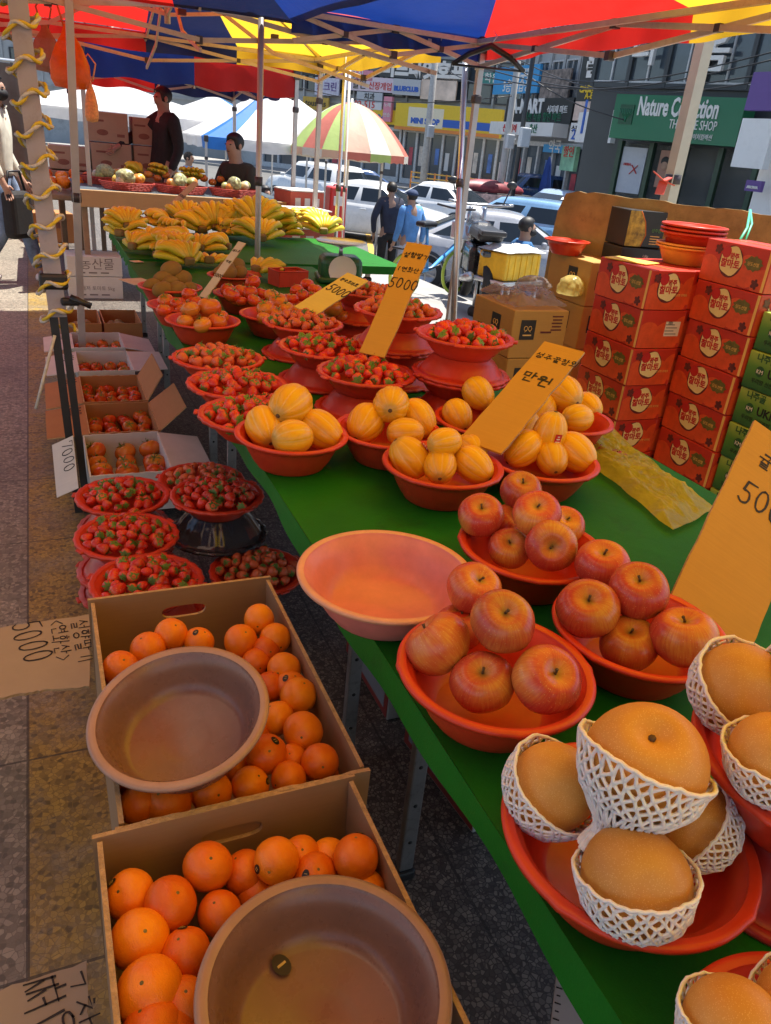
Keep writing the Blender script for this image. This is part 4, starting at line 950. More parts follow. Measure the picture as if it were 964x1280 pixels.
for x, y, z, lab in ((E1.x, E1.y, z0L, 'wooden pallet under the stack of red cartons with basins'), (E2.x, E2.y - CL, z0R, 'wooden pallet under the taller stack of red cartons')):
    if z > .03:
        t = thing('pallet', lab, 'pallet', (x + CW / 2, y + CL / 2, 0))
        for i in range(3): MB().box((-.09 + .09 * i, 0, (z - .022) / 2), (.03, CL * .95, z - .022)).build('bearer', WOODT, t)
        for i in range(4): MB().box((0, -.13 + .087 * i, z - .012), (CW * .98, .06, .02)).build('deck_board', WOODT, t)
# green cartons
GC1 = M('green_carton_print', (.22, .36, .05), .42, .25, 9); GCD = M('green_dark_print', (.02, .10, .03), .45, .3, 12); ORI = M('orange_ink', (.75, .2, .03), .45)
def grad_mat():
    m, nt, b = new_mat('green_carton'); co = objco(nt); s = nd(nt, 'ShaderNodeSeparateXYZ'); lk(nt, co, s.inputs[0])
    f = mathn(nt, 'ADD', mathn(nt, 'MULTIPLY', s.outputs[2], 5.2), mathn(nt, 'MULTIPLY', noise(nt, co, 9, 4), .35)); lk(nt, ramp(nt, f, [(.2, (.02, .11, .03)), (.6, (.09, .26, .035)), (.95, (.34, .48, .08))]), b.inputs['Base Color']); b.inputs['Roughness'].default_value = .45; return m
def green_carton():
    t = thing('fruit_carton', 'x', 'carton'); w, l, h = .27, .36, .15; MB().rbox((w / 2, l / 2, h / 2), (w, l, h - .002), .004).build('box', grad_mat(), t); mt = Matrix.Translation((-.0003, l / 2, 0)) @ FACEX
    q = MB(); q.add(*disc(-.30 * l, .52 * h, .14 * h, .14 * h, -.0012)); rg = q.build('round_logo', GCD, t, mt); tx, _ = textmesh('KM', .02, .2 * h, 'MID', .0006); tx.xf(Matrix.Translation((-.30 * l, -.002, .46 * h))); tx.build('lettering', WHT, rg)
    tx, _ = textmesh('나주골', .03, .26 * l, 'LEFT', .0008, bold=.0006); tx.xf(Matrix.Translation((-.38 * l, -.0012, .78 * h))); tx.build('lettering', GCD, t, mt)
    tx, _ = textmesh('UKI', .04, .2 * l, 'LEFT', .0008, bold=.001); tx.xf(Matrix.Translation((-.19 * l, -.0012, .42 * h))); tx.build('lettering', BLK, t, mt)
    tx, _ = textmesh('농산', .04, .2 * l, 'LEFT', .0008, bold=.001); tx.xf(Matrix.Translation((.06 * l, -.0012, .42 * h))); tx.build('lettering', ORI, t, mt)
    tx, _ = textmesh('우리땅 신선과일', .02, .4 * l, 'LEFT', .0008); tx.xf(Matrix.Translation((-.38 * l, -.0012, .2 * h))); tx.build('small_lettering', BLK, t, mt); return t
GP = Proto(green_carton()); gz = E2.z - CH * 1.35
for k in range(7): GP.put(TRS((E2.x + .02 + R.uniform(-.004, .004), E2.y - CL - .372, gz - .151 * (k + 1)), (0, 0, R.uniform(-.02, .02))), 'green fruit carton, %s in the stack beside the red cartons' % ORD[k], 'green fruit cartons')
# tan cartons with black square logos
TAN = card_mat('tan_carton', (.50, .29, .075)); BSQ = M('black_square_print', (.02, .018, .012), .5, .15)
def tan_carton(w, l, h):
    t = thing('tan_carton', 'x', 'carton'); MB().rbox((w / 2, l / 2, h / 2), (w, l, h), .005).build('box', TAN, t)
    for mt, ww in ((Matrix.Translation((-.0003, l / 2, 0)) @ FACEX, l), (Matrix.Translation((w / 2, -.0003, 0)), w)):
        cx = .1 * l if ww == l else -.22 * w
        s = MB().box((cx, -.0008, .6 * h), (.078, .001, .088)).build('logo_square', BSQ, t, mt); q = MB()
        for sx in (-1, 1): q.tube([(cx + sx * .011 + .009 * math.cos(a), -.0018, .63 * h + .010 * math.sin(a)) for a in [i * 2 * PI / 12 for i in range(13)]], .0016, 5)
        for sx in (-1, 1): q.tube([(cx + sx * .016, -.0018, .63 * h - .016), (cx + sx * .006, -.0018, .63 * h - .008)], .0016, 5)
        q.box((cx, -.0018, .49 * h), (.045, .0008, .006)); q.build('logo_mark', YST, s)
        if ww == w:
            q = MB()
            for k in range(5): q.box((w * .30, -.0012, h * (.88 - .07 * k)), (w * (.2 - .03 * (k % 2)), .0008, .006))
            q.box((w * .12, -.0012, h * .55), (w * .2, .0008, .008)); q.build('small_print', DPR, t, mt)
    return t
A = atd(644, 388, 3.35); Bc = atd(741, 328, 3.75); TN = Proto(tan_carton(.29, .36, .215))
TN.put(TRS((A.x, A.y, A.z - .215)), 'tan carton with black square logos, plastic bags lying on it'); TN.put(TRS((A.x + .004, A.y, A.z - .432)), 'tan carton under the one covered by plastic bags'); TN.put(TRS((A.x, A.y, A.z - .650)), 'tan carton third down below the plastic bags'); TN.put(TRS((A.x + .003, A.y, A.z - .867)), 'lowest tan carton of the stack below the plastic bags')
TN.put(TRS((Bc.x, Bc.y, Bc.z - .215)), 'tan carton with a red bowl on its top, in front of the wooden board'); TN.put(TRS((Bc.x, Bc.y, Bc.z - .432)), 'tan carton under the one carrying the red bowl')
for k in range(2, 5): TN.put(TRS((Bc.x + .003 * k, Bc.y, Bc.z - .216 * (k + 1))), 'tan carton %s below the red bowl' % ['', '', 'third down', 'fourth down', 'fifth down'][k])
pp = atd(707, 313, 3.95); BP['red'].put(TRS((pp.x, pp.y, Bc.z + .002), (0, 0, 1), .82), 'empty orange red bowl standing on the tan carton before the board')
# crumpled bags
def plastic(name, col, alpha=.5, rough=.25):
    m, nt, b = new_mat(name); co = objco(nt); c = mixc(nt, ramp(nt, noise(nt, co, 12, 6, .7), [(.35, 0.0), (.7, 1.0)]), tuple(x * .8 for x in col), tuple(min(1, x * 1.15) for x in col)); lk(nt, c, b.inputs['Base Color']); b.inputs['Roughness'].default_value = rough
    t = nd(nt, 'ShaderNodeBsdfTranslucent'); lk(nt, c, t.inputs['Color']); mx = nd(nt, 'ShaderNodeMixShader'); mx.inputs[0].default_value = .5; lk(nt, b.outputs[0], mx.inputs[1]); lk(nt, t.outputs[0], mx.inputs[2])
    tr = nd(nt, 'ShaderNodeBsdfTransparent'); m2 = nd(nt, 'ShaderNodeMixShader'); m2.inputs[0].default_value = alpha; lk(nt, tr.outputs[0], m2.inputs[1]); lk(nt, mx.outputs[0], m2.inputs[2]); lk(nt, m2.outputs[0], nt.nodes['Material Output'].inputs[0]); return m
YBAG = plastic('yellow_film', (.80, .66, .10), .80, .14); GBAG = plastic('grey_film', (.42, .36, .32), .55); CBAG = plastic('clear_film', (.75, .73, .68), .35); OBAG = plastic('orange_film', (.85, .26, .03), .85)
def fold(p, k=1.0):
    h = 0; f = 5.0; a = 1.0
    for o_ in range(6):
        q = mnoise.noise(V((p.x * f + 7 * o_, p.y * f * .55 + 3, o_ * 5.0))); h += a * (1 - abs(q) * 2.2); f *= 1.95; a *= .60
    return h * k
def crumple(corners, n, amp, thick=.0, base=.004, edge=True):
    a, b, c, d = corners; mb = MB()
    def fn(u, v):
        p = a.lerp(b, u).lerp(d.lerp(c, u), v); e = min(u, 1 - u, v, 1 - v) * 6; e = min(1, e)
        wob = V((mnoise.noise(p * 9) * .018, mnoise.noise(p * 9 + V((5, 5, 5))) * .018, 0)); q = p + wob
        return V((q.x, q.y, p.z + base + max(0, (fold(p, .5) + .35)) * amp * (.25 + .75 * e)))
    return mb.sheet(n, n, fn)
bg_ = thing('plastic_bag', 'crumpled yellow plastic bag with red lettering on the green cover before the red cartons', 'bag')
cs = [atz(700, 552, T0), atz(745, 528, T0), atz(893, 640, T0), atz(838, 668, T0)]
crumple([cs[0], cs[3], cs[2], cs[1]], 130, .034).build('film', YBAG, bg_)
hw = MB(); handwrite(hw, '과일', 0, 0, .05, .006, y=0, rot=0); c0 = cs[0].lerp(cs[2], .27); SH = bg_.children[0].data
hw.v = [(v[0], v[2], v[1]) for v in hw.v]; hw.xf(Matrix.Translation((c0.x - .02, c0.y + .0, c0.z + .05)) @ Euler((0, 0, -.6)).to_matrix().to_4x4())
for i_, v_ in enumerate(hw.v):
    q_ = min(SH.vertices, key=lambda w: (w.co.x - v_[0]) ** 2 + (w.co.y - v_[1]) ** 2).co; hw.v[i_] = (v_[0], v_[1], q_.z + .003)
hw.build('lettering', M('red_ink', (.40, .03, .02), .5, .2), bg_)
def bagheap(name, px, py, z, sx, sy, sz, mat, label, seed, rz=0):
    p = atz(px, py, z); b = MB(); sd = V((seed * 3.1, seed * 1.7, 0))
    b.ell((0, 0, 0), (sx, sy, sz), 40, 24, mod=lambda a, ph: .78 + .35 * abs(mnoise.noise(V((math.cos(a) * 2, math.sin(a) * 2, ph * 1.5)) + sd)) + .16 * abs(mnoise.noise(V((math.cos(a) * 6, math.sin(a) * 6, ph * 4)) + sd)))
    b.v = [(x, y, max(zz, -sz * .55)) for x, y, zz in b.v]
    return tag(b.build(name, mat, None, TRS((p.x, p.y, z + sz * .56), (0, 0, rz))), label, 'bag')
cc = [V((A.x + .01, A.y + .01, A.z)), V((A.x + .28, A.y + .01, A.z)), V((A.x + .28, A.y + .35, A.z)), V((A.x + .01, A.y + .35, A.z))]
tag(crumple(cc, 40, .05).build('plastic_bag', GBAG), 'thin greyish plastic bag spread over the tan carton', 'bag')
bagheap('plastic_bag', 712, 368, A.z + .006, .075, .07, .06, plastic('pale_yellow_film', (.80, .70, .25), .6), 'pale yellow crumpled plastic bag at the end of the tan carton', 3)
bagheap('plastic_bag', 665, 362, A.z + .006, .10, .08, .045, GBAG, 'bunched brownish plastic bag on the tan carton beside the yellow one', 5)
bagheap('produce_bag', 757, 317, Bc.z + .001, .10, .08, .05, M('wilted_greens', (.26, .22, .06), .5, .7, 26), 'clear bag of wilted greens on the tan carton beside the red bowl', 8)
# black gift boxes
K1 = atd(789, 262, 3.72); BB = M('black_box_card', (.022, .022, .018), .35, .2); GOLDP = M('melon_photo_print', (.42, .30, .03), .4, .8, 26); GRNI = M('green_ink', (.10, .3, .08), .5)
bx = thing('gift_box', 'black gift box printed with yellow melons, propped behind the red basins', 'gift box', (K1.x, K1.y, K1.z - .17), -.18)
MB().rbox((.155, .1, .085), (.31, .2, .17), .004).build('box', BB, bx); q = MB(); q.add([(.003, -.001, .003), (.09, -.001, .003), (.105, -.001, .06), (.09, -.001, .12), (.06, -.001, .167), (.003, -.001, .167)], [(0, 1, 2, 3, 4, 5)]); q.build('fruit_print', GOLDP, bx)
q = MB(); q.tube([(.09, -.0015, .003), (.108, -.0015, .06), (.092, -.0015, .12), (.06, -.0015, .167)], .0022, 5); q.build('curved_line', ORI, bx)
tx, _ = textmesh('성주참외', .03, .07, 'LEFT', .001); tx.xf(Matrix.Translation((.135, -.0012, .075))); tx.build('lettering', GRNI, bx); tx, _ = textmesh('1.5kg', .03, .03, 'LEFT', .001, .2); tx.xf(Matrix.Translation((.20, -.0012, .135))); tx.build('lettering', WHT, bx)
q = MB()
for k in range(4): q.box((.16, -.001, .055 - .012 * k), (.05, .001, .004))
q.add(*disc(.225, .05, .018, .022, -.0012)); q.build('small_print', YST, bx)
by = thing('gift_box', 'flat black gift box lying under the melon gift box', 'gift box', (K1.x - .02, K1.y - .02, K1.z - .262), -.18); MB().rbox((.15, .1, .045), (.30, .2, .088), .004).build('box', BB, by); tx, _ = textmesh('1.5kg', .03, .03, 'LEFT', .001, .2); tx.xf(Matrix.Translation((.12, -.0012, .05))); tx.build('lettering', WHT, by)
for k in range(5): TN.put(TRS((K1.x - .01, K1.y + .0, K1.z - .264 - .216 * (k + 1)), (0, 0, -.18)), 'tan carton, %s under the flat black gift box' % ['first', 'second', 'third', 'fourth', 'lowest'][k])
# basins stacked on the red cartons
q = atd(866, 332, 3.28); BY = bowl_mat('orange_yellow_plastic', (.70, .30, .05)); by_ = Proto(None) if False else None
def make_basin2(mat): 
    t = thing('basin', 'x', 'bowl'); body, lipo, inn, md = bowl_mb(.135, .075, .085, .012); MB().lathe(body + [lipo[0]], 56).lathe([lipo[-1]] + inn, 56).build('wall', mat, t); MB().lathe(lipo, 56).build('rim', mat, t); return t
YB = Proto(make_basin2(BY)); bx_, by2 = E1.x + CW + .012 + .095, E1.y + .20
for k in range(7): TC['plain'].put(TRS((E1.x + CW + .006, E1.y + .012, E1.z - CH * (k + 1))), 'red tomato carton, %s in the stack hidden behind the taller one' % ORD[k], 'red tomato cartons')
YB.put(TRS((bx_, by2, E1.z + .001)), 'orange yellow basin at the bottom of the pile on the red cartons'); YB.put(TRS((bx_, by2, E1.z + .013)), 'orange yellow basin nested second in the pile on the red cartons')
for k in range(3): BP['red'].put(TRS((bx_ + .012, by2 - .004, E1.z + .05 + .016 * k), (0, 0, k), 1.0), 'red basin nested %s in the pile on the red cartons' % ['third', 'fourth', 'at the top'][k])
tag(MB().rbox((E1.x + .07, E1.y + .22, E1.z + .004), (.13, .2, .005), .002, Euler((0, 0, .4)).to_matrix()).build('card_sheet', M('yellow_card', (.72, .50, .08), .6)), 'loose yellow card on top of the red cartons', 'card')
# rough board
P0, P1 = atd(703, 236, 4.05), atd(1000, 268, 3.45)
BRD = M('weathered_plywood', (.34, .23, .08), .75, .35, 5, bmp=.25, bscale=40, dirt=(.10, .06, .02)); ux = (P1 - P0); ux.z = 0; bl = ux.length; ux.normalize(); th = math.atan2(ux.y, ux.x); zt = P0.z
b = MB(); out = [(0, 0), (bl, 0), (bl, zt + .0)]; rr = random.Random(4); n = 26
for i in range(n + 1):
    u = 1 - i / n; out.append((.10 + (bl - .10) * u, zt + rr.uniform(-.008, .003)))
out += [(.03, zt - .02), (0.0, zt - .11), (-.012, zt - .3)]
m_ = len(out); vs = [(x, -.009, z) for x, z in out] + [(x, .009, z) for x, z in out]; b.add(vs, [tuple(range(m_)), tuple(range(2 * m_ - 1, m_ - 1, -1))] + [(i + m_, (i + 1) % m_ + m_, (i + 1) % m_, i) for i in range(m_)])
tag(b.build('plywood_board', BRD, None, Matrix.Translation((P0.x, P0.y, 0.0)) @ Matrix.Rotation(th, 4, 'Z')), 'weathered brown plywood board standing behind the cartons as a screen', 'board')
q = MB(); a_ = atd(938, 263, 3.5); q.tube([a_, atd(934, 285, 3.4), atd(925, 300, 3.3)], .006, 6); q.tube([a_, atd(940, 280, 3.4), atd(932, 300, 3.32)], .005, 6); tag(q.build('cord', M('mint_green_cord', (.10, .62, .36), .4)), 'bright mint green cord tied over the edge of the board', 'cord')
q = MB(); a_ = atd(830, 226, 4.3)
for k, (x, y) in enumerate(((817, 214), (843, 232), (824, 243), (838, 222))): q.bar(a_, atd(x, y, 4.3), .05, .006)
tag(q.build('plastic_streamer', M('coral_plastic', (.75, .12, .07), .4), None), 'coral red plastic streamer sticking up behind the board', 'streamer')

# ------------------------------------------------------------------ price cards
YC = card_mat('orange_card', (.56, .30, .035), .75); YC2 = card_mat('yellow_card_board', (.80, .62, .12), .7); WC = card_mat('white_card_board', (.62, .56, .44), .7)
def price_card(name, label, bl_, br_, tl_, mat, lines, th=.006, fray=True, edge=None):
    m, w, h = plate(bl_, br_, tl_); t = thing(name, label, 'price card', mtx=m); b = MB(); n = 14; rr = random.Random(int(w * 1e4))
    L = [(0 + rr.uniform(-.001, .001), h * i / n) for i in range(n + 1)]; Rr = [(w + (rr.uniform(-.002, .002) if fray else 0), h * i / n) for i in range(n + 1)]
    for i in range(n):
        q = [L[i], Rr[i], Rr[i + 1], L[i + 1]]; b.add([(x, 0, z) for x, z in q] + [(x, th, z) for x, z in q], [(0, 1, 2, 3), (7, 6, 5, 4)] + ([(0, 4, 5, 1)] if i == 0 else []) + ([(3, 2, 6, 7)] if i == n - 1 else []), 0)
        b.add([(x, 0, z) for x, z in q] + [(x, th, z) for x, z in q], [(1, 5, 6, 2), (0, 3, 7, 4)], 1)
    b.build('card', [mat, edge or CEDGE], t); rnd = random.Random(len(lines) * 7 + int(h * 100)); hw = MB()
    for txt, x, z, s, wd in lines: handwrite(hw, txt, x * w, z * h, s * w, wd * w, rnd=rnd)
    hw.build('handwriting', INK, t); return t
price_card('price_card', 'large orange yellow card pricing the Seongju melons at man won'.replace('Seongju ', ''), atd(575, 548, 1.90), atd(627, 567, 1.84), atd(661, 421, 2.12), YC,
           [('성주꿀참외', .05, .835, .19, .026), ('만원', .14, .60, .33, .05)])
price_card('price_card', 'tall orange card for strawberries at 5000 standing between the strawberry stacks', atd(449, 440, 2.36), atd(481, 447, 2.33), atd(476, 297, 2.50), YC, [('설향딸기', .08, .865, .23, .036), ('(연화산)', .08, .735, .21, .032), ('5000', -.02, .585, .42, .046)])
price_card('price_card', 'slanted pale yellow card for tomatoes at 5000', atd(368, 383, 2.95), atd(393, 395, 2.88), atd(414, 332, 3.12), YC2, [('완숙토마토', .10, .80, .15, .03), ('5000', .10, .52, .36, .045)], .004)
price_card('price_card', 'narrow off white card for kiwis at 5000 behind the tomato bowl', atd(249, 370, 3.35), atd(258, 373, 3.33), atd(264, 292, 3.5), WC, [('제스프', .06, .82, .30, .055), ('키위', .2, .62, .32, .055), ('5000', .02, .36, .40, .06)], .004)
price_card('price_card', 'big orange cardboard tangerine price card at the picture edge', atd(839, 745, 1.35), atd(938, 815, 1.35), atd(944, 525, 1.53), YC, [('귤', .22, .80, .20, .022), ('5000', .18, .58, .30, .026)], .007)
price_card('price_card', 'small brown card on a stick leaning on the back stall', atd(203, 262, 6.3), atd(209, 266, 6.28), atd(236, 222, 6.4), card_mat('pale_brown_card', (.42, .28, .17)), [('5000', .15, .5, .4, .06)], .006)
# cardboard signs lying out over the aisle, writing turned sideways
def flat_card(name, label, pts, z, lines, mat=None, rag=True, cat='price card', tilt=0.0, ang=0.0, th=.006):
    P = [atz(x, y, z) for x, y in pts]; o = P[0]; ux = (P[1] - P[0]).normalized(); t = thing(name, label, cat, mtx=Matrix(((ux.x, -ux.y, 0, o.x), (ux.y, ux.x, 0, o.y), (0, 0, 1, o.z), (0, 0, 0, 1))))
    iv = t.matrix_world.inverted(); Q = [iv @ p for p in P]; ring = []; rr = random.Random(3)
    for i in range(len(Q)):
        a, c = Q[i], Q[(i + 1) % len(Q)]
        for k in range(8): p = a.lerp(c, k / 8); ring.append((p.x + rr.uniform(-.002, .002), p.y + rr.uniform(-.0025, .0025)))
    n = len(ring); b = MB(); b.add([(x, y, -th) for x, y in ring] + [(x, y, 0) for x, y in ring], [tuple(range(n)), tuple(range(2 * n - 1, n - 1, -1))]); b.add([(x, y, -th) for x, y in ring] + [(x, y, 0) for x, y in ring], [(i, (i + 1) % n, n + (i + 1) % n, n + i) for i in range(n)], 1)
    b.build('card', [mat or card_mat('aged_card', (.40, .31, .21)), CEDGE], t, clean=True); hw = MB()
    for txt, px, py, s, wd, a in lines:
        q = iv @ atz(px, py, z); k = MB(); handwrite(k, txt, 0, 0, s, wd, y=0, rnd=rr); k.v = [(v[0], v[2], .0004 + v[1] * .5) for v in k.v]; k.xf(Matrix.Translation((q.x, q.y, .0006)) @ Matrix.Rotation(math.radians(a), 4, 'Z')); hw.v_off = 0; hw.add(k.v, k.f)
    hw.build('handwriting', INK, t); return t
flat_card('price_card', 'torn brown cardboard sign for strawberries at 5000 jutting out over the paving', [(-40, 790), (112, 768), (112, 858), (60, 862), (32, 866), (-40, 880)], .40,
          [('설향딸기', 88, 777, .040, .0032, -88), ('<연화산>', 61, 777, .036, .003, -88), ('5000', 12, 782, .062, .004, -80)])
flat_card('price_card', 'grey brown cardboard sign with sideways writing below the front orange carton', [(-40, 1250), (108, 1202), (112, 1330), (-40, 1340)], .42, [('고창', 62, 1222, .045, .003, -80), ('써니', 22, 1236, .05, .0032, -80)], card_mat('grey_card', (.36, .29, .21)))
# ------------------------------------------------------------------ tomatoes, kiwis and bananas on the table
TOP = Proto(make_tomato(.036, TOM)); TOY = Proto(make_tomato(.036, TOMY)); KIP = Proto(make_kiwi())
bowl('red', 254, 399, T0 + .085, 'red bowl of large pale tomatoes at the cover edge before the narrow price card', s=1.0)
bowl('red', 226, 380, T0 + .083, 'red bowl of small tomatoes behind the pale tomatoes at the cover edge', s=.95)
bowl('red', 306, 366, T0 + .085, 'red bowl of tomatoes in the middle of the cover under the second kiwi bowl', s=1.0)
bowl('red', 343, 392, T0 + .085, 'red bowl of yellowish tomatoes behind the raised strawberries', s=1.0)
bowl('red', 383, 374, T0 + .085, 'red bowl of tomatoes at the foot of the slanted yellow card', s=.95)
bowl('red', 424, 388, T0 + .085, 'red bowl with one big orange tomato behind the slanted yellow card', s=.95)
bowl('red', 213, 357, T0 + .085, 'red bowl of brown kiwis at the cover edge before the bananas', s=1.0)
bowl('red', 289, 343, T0 + .085, 'red bowl of kiwis beside the curled bananas in the middle', s=.85)
def fruits(P, r0, lst, lab, grp, axis=None):
    for px, py, z, w in lst: put(P, r0, px, py, z, w, lab, grp, axis)
fruits(TOY, .036, [(238, 387, .875, 24), (262, 384, .88, 29), (232, 402, .835, 22), (253, 406, .835, 23), (272, 402, .84, 24), (250, 393, .84, 24), (276, 396, .83, 20)], 'pale orange tomato in the bowl at the cover edge', 'tomatoes in the edge bowl')
fruits(TOP, .036, [(207, 376, .84, 20), (205, 388, .835, 20), (221, 379, .85, 16), (237, 368, .865, 20), (228, 386, .83, 20), (243, 377, .84, 20)], 'small red tomato in the bowl behind the pale ones', 'tomatoes behind the pale ones')
fruits(TOP, .036, [(285, 363, .845, 20), (290, 369, .85, 22), (302, 364, .85, 20), (316, 353, .87, 20), (313, 366, .85, 20), (318, 376, .84, 19), (302, 377, .83, 15), (328, 368, .84, 19), (295, 375, .83, 18)], 'red tomato in the bowl in the middle of the cover', 'tomatoes in the middle bowl')
fruits(TOY, .036, [(332, 386, .855, 24), (348, 377, .865, 24), (358, 386, .85, 20), (330, 398, .83, 20), (345, 392, .84, 20), (370, 388, .83, 18), (340, 370, .85, 20)], 'yellowish tomato in the bowl behind the raised strawberries', 'tomatoes behind the raised strawberries')
fruits(TOP, .036, [(371, 363, .86, 18), (384, 356, .86, 18), (394, 362, .85, 18), (378, 369, .85, 17), (390, 372, .84, 17), (365, 374, .84, 17)], 'red tomato in the bowl at the foot of the yellow card', 'tomatoes at the yellow card')
fruits(TOY, .036, [(416, 385, .87, 26), (434, 379, .85, 20), (428, 395, .83, 20), (440, 388, .84, 20), (406, 376, .85, 18), (412, 394, .83, 20)], 'large orange tomato in the bowl behind the yellow card', 'tomatoes behind the yellow card')
fruits(KIP, .026, [(205, 349, .85, 22), (214, 337, .89, 22), (227, 349, .85, 22), (190, 357, .83, 18), (203, 362, .83, 20), (222, 362, .83, 20), (237, 360, .83, 16), (213, 354, .84, 18)], 'brown kiwi in the bowl at the cover edge', 'kiwis at the cover edge', (1, .2, .3))
fruits(KIP, .026, [(283, 335, .85, 18), (296, 332, .85, 18), (286, 341, .84, 18), (300, 340, .84, 16), (275, 340, .83, 14)], 'brown kiwi in the small bowl beside the curled bananas', 'kiwis beside the curled bananas', (1, .2, .3))
BNP = [Proto(make_bananas(8)), Proto(make_bananas(10, .20)), Proto(make_bananas(6, .17, 1))]
for px, py, z, k, yaw, tip, s, lab in [
    (150, 302, T0, 1, 60, 0, 1.05, 'greenish banana bunch lying at the far corner of the cover edge'), (185, 312, T0, 0, 20, 0, 1.0, 'green tipped banana bunch with its fingers at the cover edge'), (204, 318, T0, 0, -60, 0, 1.0, 'greenish banana bunch just behind the kiwi bowl'), (160, 292, T0 + .05, 0, 100, -20, 1.0, 'banana bunch lying across the corner bunch at the cover edge'),
    (236, 312, T0, 1, 150, 0, 1.0, 'yellow banana bunch behind the narrow price card'), (236, 338, T0, 1, 120, -10, 1.0, 'yellow banana bunch rising behind the edge kiwi bowl'), (262, 336, T0, 2, 80, 0, .95, 'short banana bunch beside the second kiwi bowl'),
    (322, 348, T0, 2, 20, -15, 1.0, 'curled banana bunch standing alone beside the red basket'), (212, 292, T0, 1, 170, -10, 1.1, 'banana bunch stacked at the aisle end of the rear mound'), (236, 288, T0 + .02, 1, 80, -40, 1.1, 'banana bunch propped with upright fingers in the rear mound'), (228, 298, T0, 0, -150, 0, 1.05, 'banana bunch lying low at the aisle end of the rear mound'),
    (252, 296, T0, 1, 110, -15, 1.1, 'banana bunch in the middle of the rear mound, fingers fanned back'), (270, 290, T0 + .03, 1, 80, -50, 1.1, 'banana bunch standing up in the middle of the rear mound'), (283, 300, T0, 0, 40, -5, 1.05, 'banana bunch lying low beside the brownish pole'),
    (300, 288, T0 + .05, 1, 95, -45, 1.15, 'banana bunch with upright fingers before the seated vendor'), (322, 284, T0 + .10, 1, 70, -35, 1.15, 'highest banana bunch before the seated vendor'), (340, 288, T0 + .05, 1, 30, -15, 1.1, 'banana bunch at the street end of the big mound'), (305, 300, T0, 0, 170, 0, 1.1, 'banana bunch low at the foot of the big mound, toward the aisle'),
    (166, 318, T0, 0, 40, 0, .95, 'small greenish banana bunch nearest the cream slip at the cover edge'), (196, 330, T0, 0, 10, 0, .95, 'banana bunch lying between the cream card and the edge kiwi bowl'), (222, 322, T0, 1, 100, -10, .95, 'banana bunch fanned back just beyond the edge kiwi bowl'), (250, 320, T0, 0, 60, 0, .95, 'banana bunch in the gap behind the second kiwi bowl'), (286, 318, T0, 0, 150, 0, .95, 'banana bunch lying alone in front of the brownish pole'), (150, 288, T0, 1, 30, -15, 1.0, 'banana bunch at the outer corner of the rear cover'),
    (326, 308, T0, 1, 88, -12, 1.2, 'banana bunch fanned in front of the big mound with its crown showing'), (352, 298, T0, 0, 30, 0, 1.0, 'banana bunch trailing from the foot of the big mound'), (396, 292, T0, 1, 120, -30, 1.1, 'banana bunch with raised fingers beside the scale'), (404, 298, T0, 1, 80, -10, 1.15, 'banana bunch fanned out beside the scale'), (380, 288, T0, 0, 140, -20, 1.1, 'banana bunch leaning on the red printed boxes')]:
    p = atz(px, py, z); p.z = z; BNP[k].put(Matrix.Translation(p) @ Matrix.Rotation(math.radians(yaw), 4, 'Z') @ Matrix.Rotation(math.radians(tip), 4, 'Y') @ Matrix.Diagonal((s, s, s, 1)), lab, 'bunches of bananas')
for px, py, lab in ((172, 352, 'blank cream card lying beside the edge kiwi bowl'), (171, 327, 'small cream slip lying at the edge of the cover by the bananas')):
    p = atz(px, py, T0 + .003); tag(MB().rbox((p.x, p.y, T0 + .004), (.13 if py > 340 else .06, .16 if py > 340 else .06, .003), .001, Euler((0, 0, .4)).to_matrix()).build('card_sheet', M('cream_card', (.60, .52, .36), .7)), lab, 'card')
p = atz(360, 356, T0); t = thing('basket', 'small square red plastic basket with a yellow panel beside the curled bananas', 'basket', (p.x, p.y, T0), .25); b = MB()
for a in range(4): b.box((.09 * math.cos(a * PI / 2), .06 * math.sin(a * PI / 2), .04), (.004 if a % 2 == 0 else .18, .12 if a % 2 == 0 else .004, .08))
b.box((0, 0, .003), (.18, .12, .005)); b.build('wall', BR, t); MB().tube([(-.09, -.06, .08), (.09, -.06, .08), (.09, .06, .08), (-.09, .06, .08), (-.09, -.06, .08)], .005, 6).build('rim', BR, t); MB().box((.0925, 0, .04), (.002, .1, .06)).build('yellow_panel', YC2, t)
p = atz(306, 349, T0 + .002); tag(crumple([p, p + V((.1, 0, 0)), p + V((.1, .08, 0)), p + V((0, .08, 0))], 14, .03).build('plastic_scrap', M('red_film', (.6, .08, .02), .35)), 'crumpled scrap of red film on the green cover', 'scrap')
# weighing scale
p = atz(424, 352, T0); SG = M('scale_green', (.02, .11, .045), .35, .2); t = thing('weighing_scale', 'dark green dial weighing scale with a steel pan', 'scale', (p.x, p.y, T0), -.2)
b = MB(); b.rbox((0, 0, .075), (.24, .20, .15), .04, seg=4); b.rbox((0, 0, .02), (.27, .23, .035), .012); b.build('housing', SG, t); MB().lathe([(.0003, 0), (.075, 0), (.08, .004)], 28).xf(Matrix.Translation((0, -.104, .08)) @ Matrix.Rotation(PI / 2, 4, 'X')).build('dial', WHT, t)
MB().tube([(0, 0, .15), (0, 0, .20)], .012, 10).build('stem', STEEL, t); b = MB()
for k in range(4): b.bar((0, 0, .19), (.09 * math.cos(k * PI / 2 + .6), .09 * math.sin(k * PI / 2 + .6), .215), .012, .006)
b.build('bracket', STEEL, t); MB().lathe([(.0003, .216), (.14, .217), (.148, .226), (.145, .228), (.138, .2215), (.0003, .220)], 40).build('pan', STEEL, t); MB().rbox((.118, -.03, .07), (.012, .07, .02), .004, Euler((.5, 0, 0)).to_matrix()).build('yellow_strip', YC2, t)

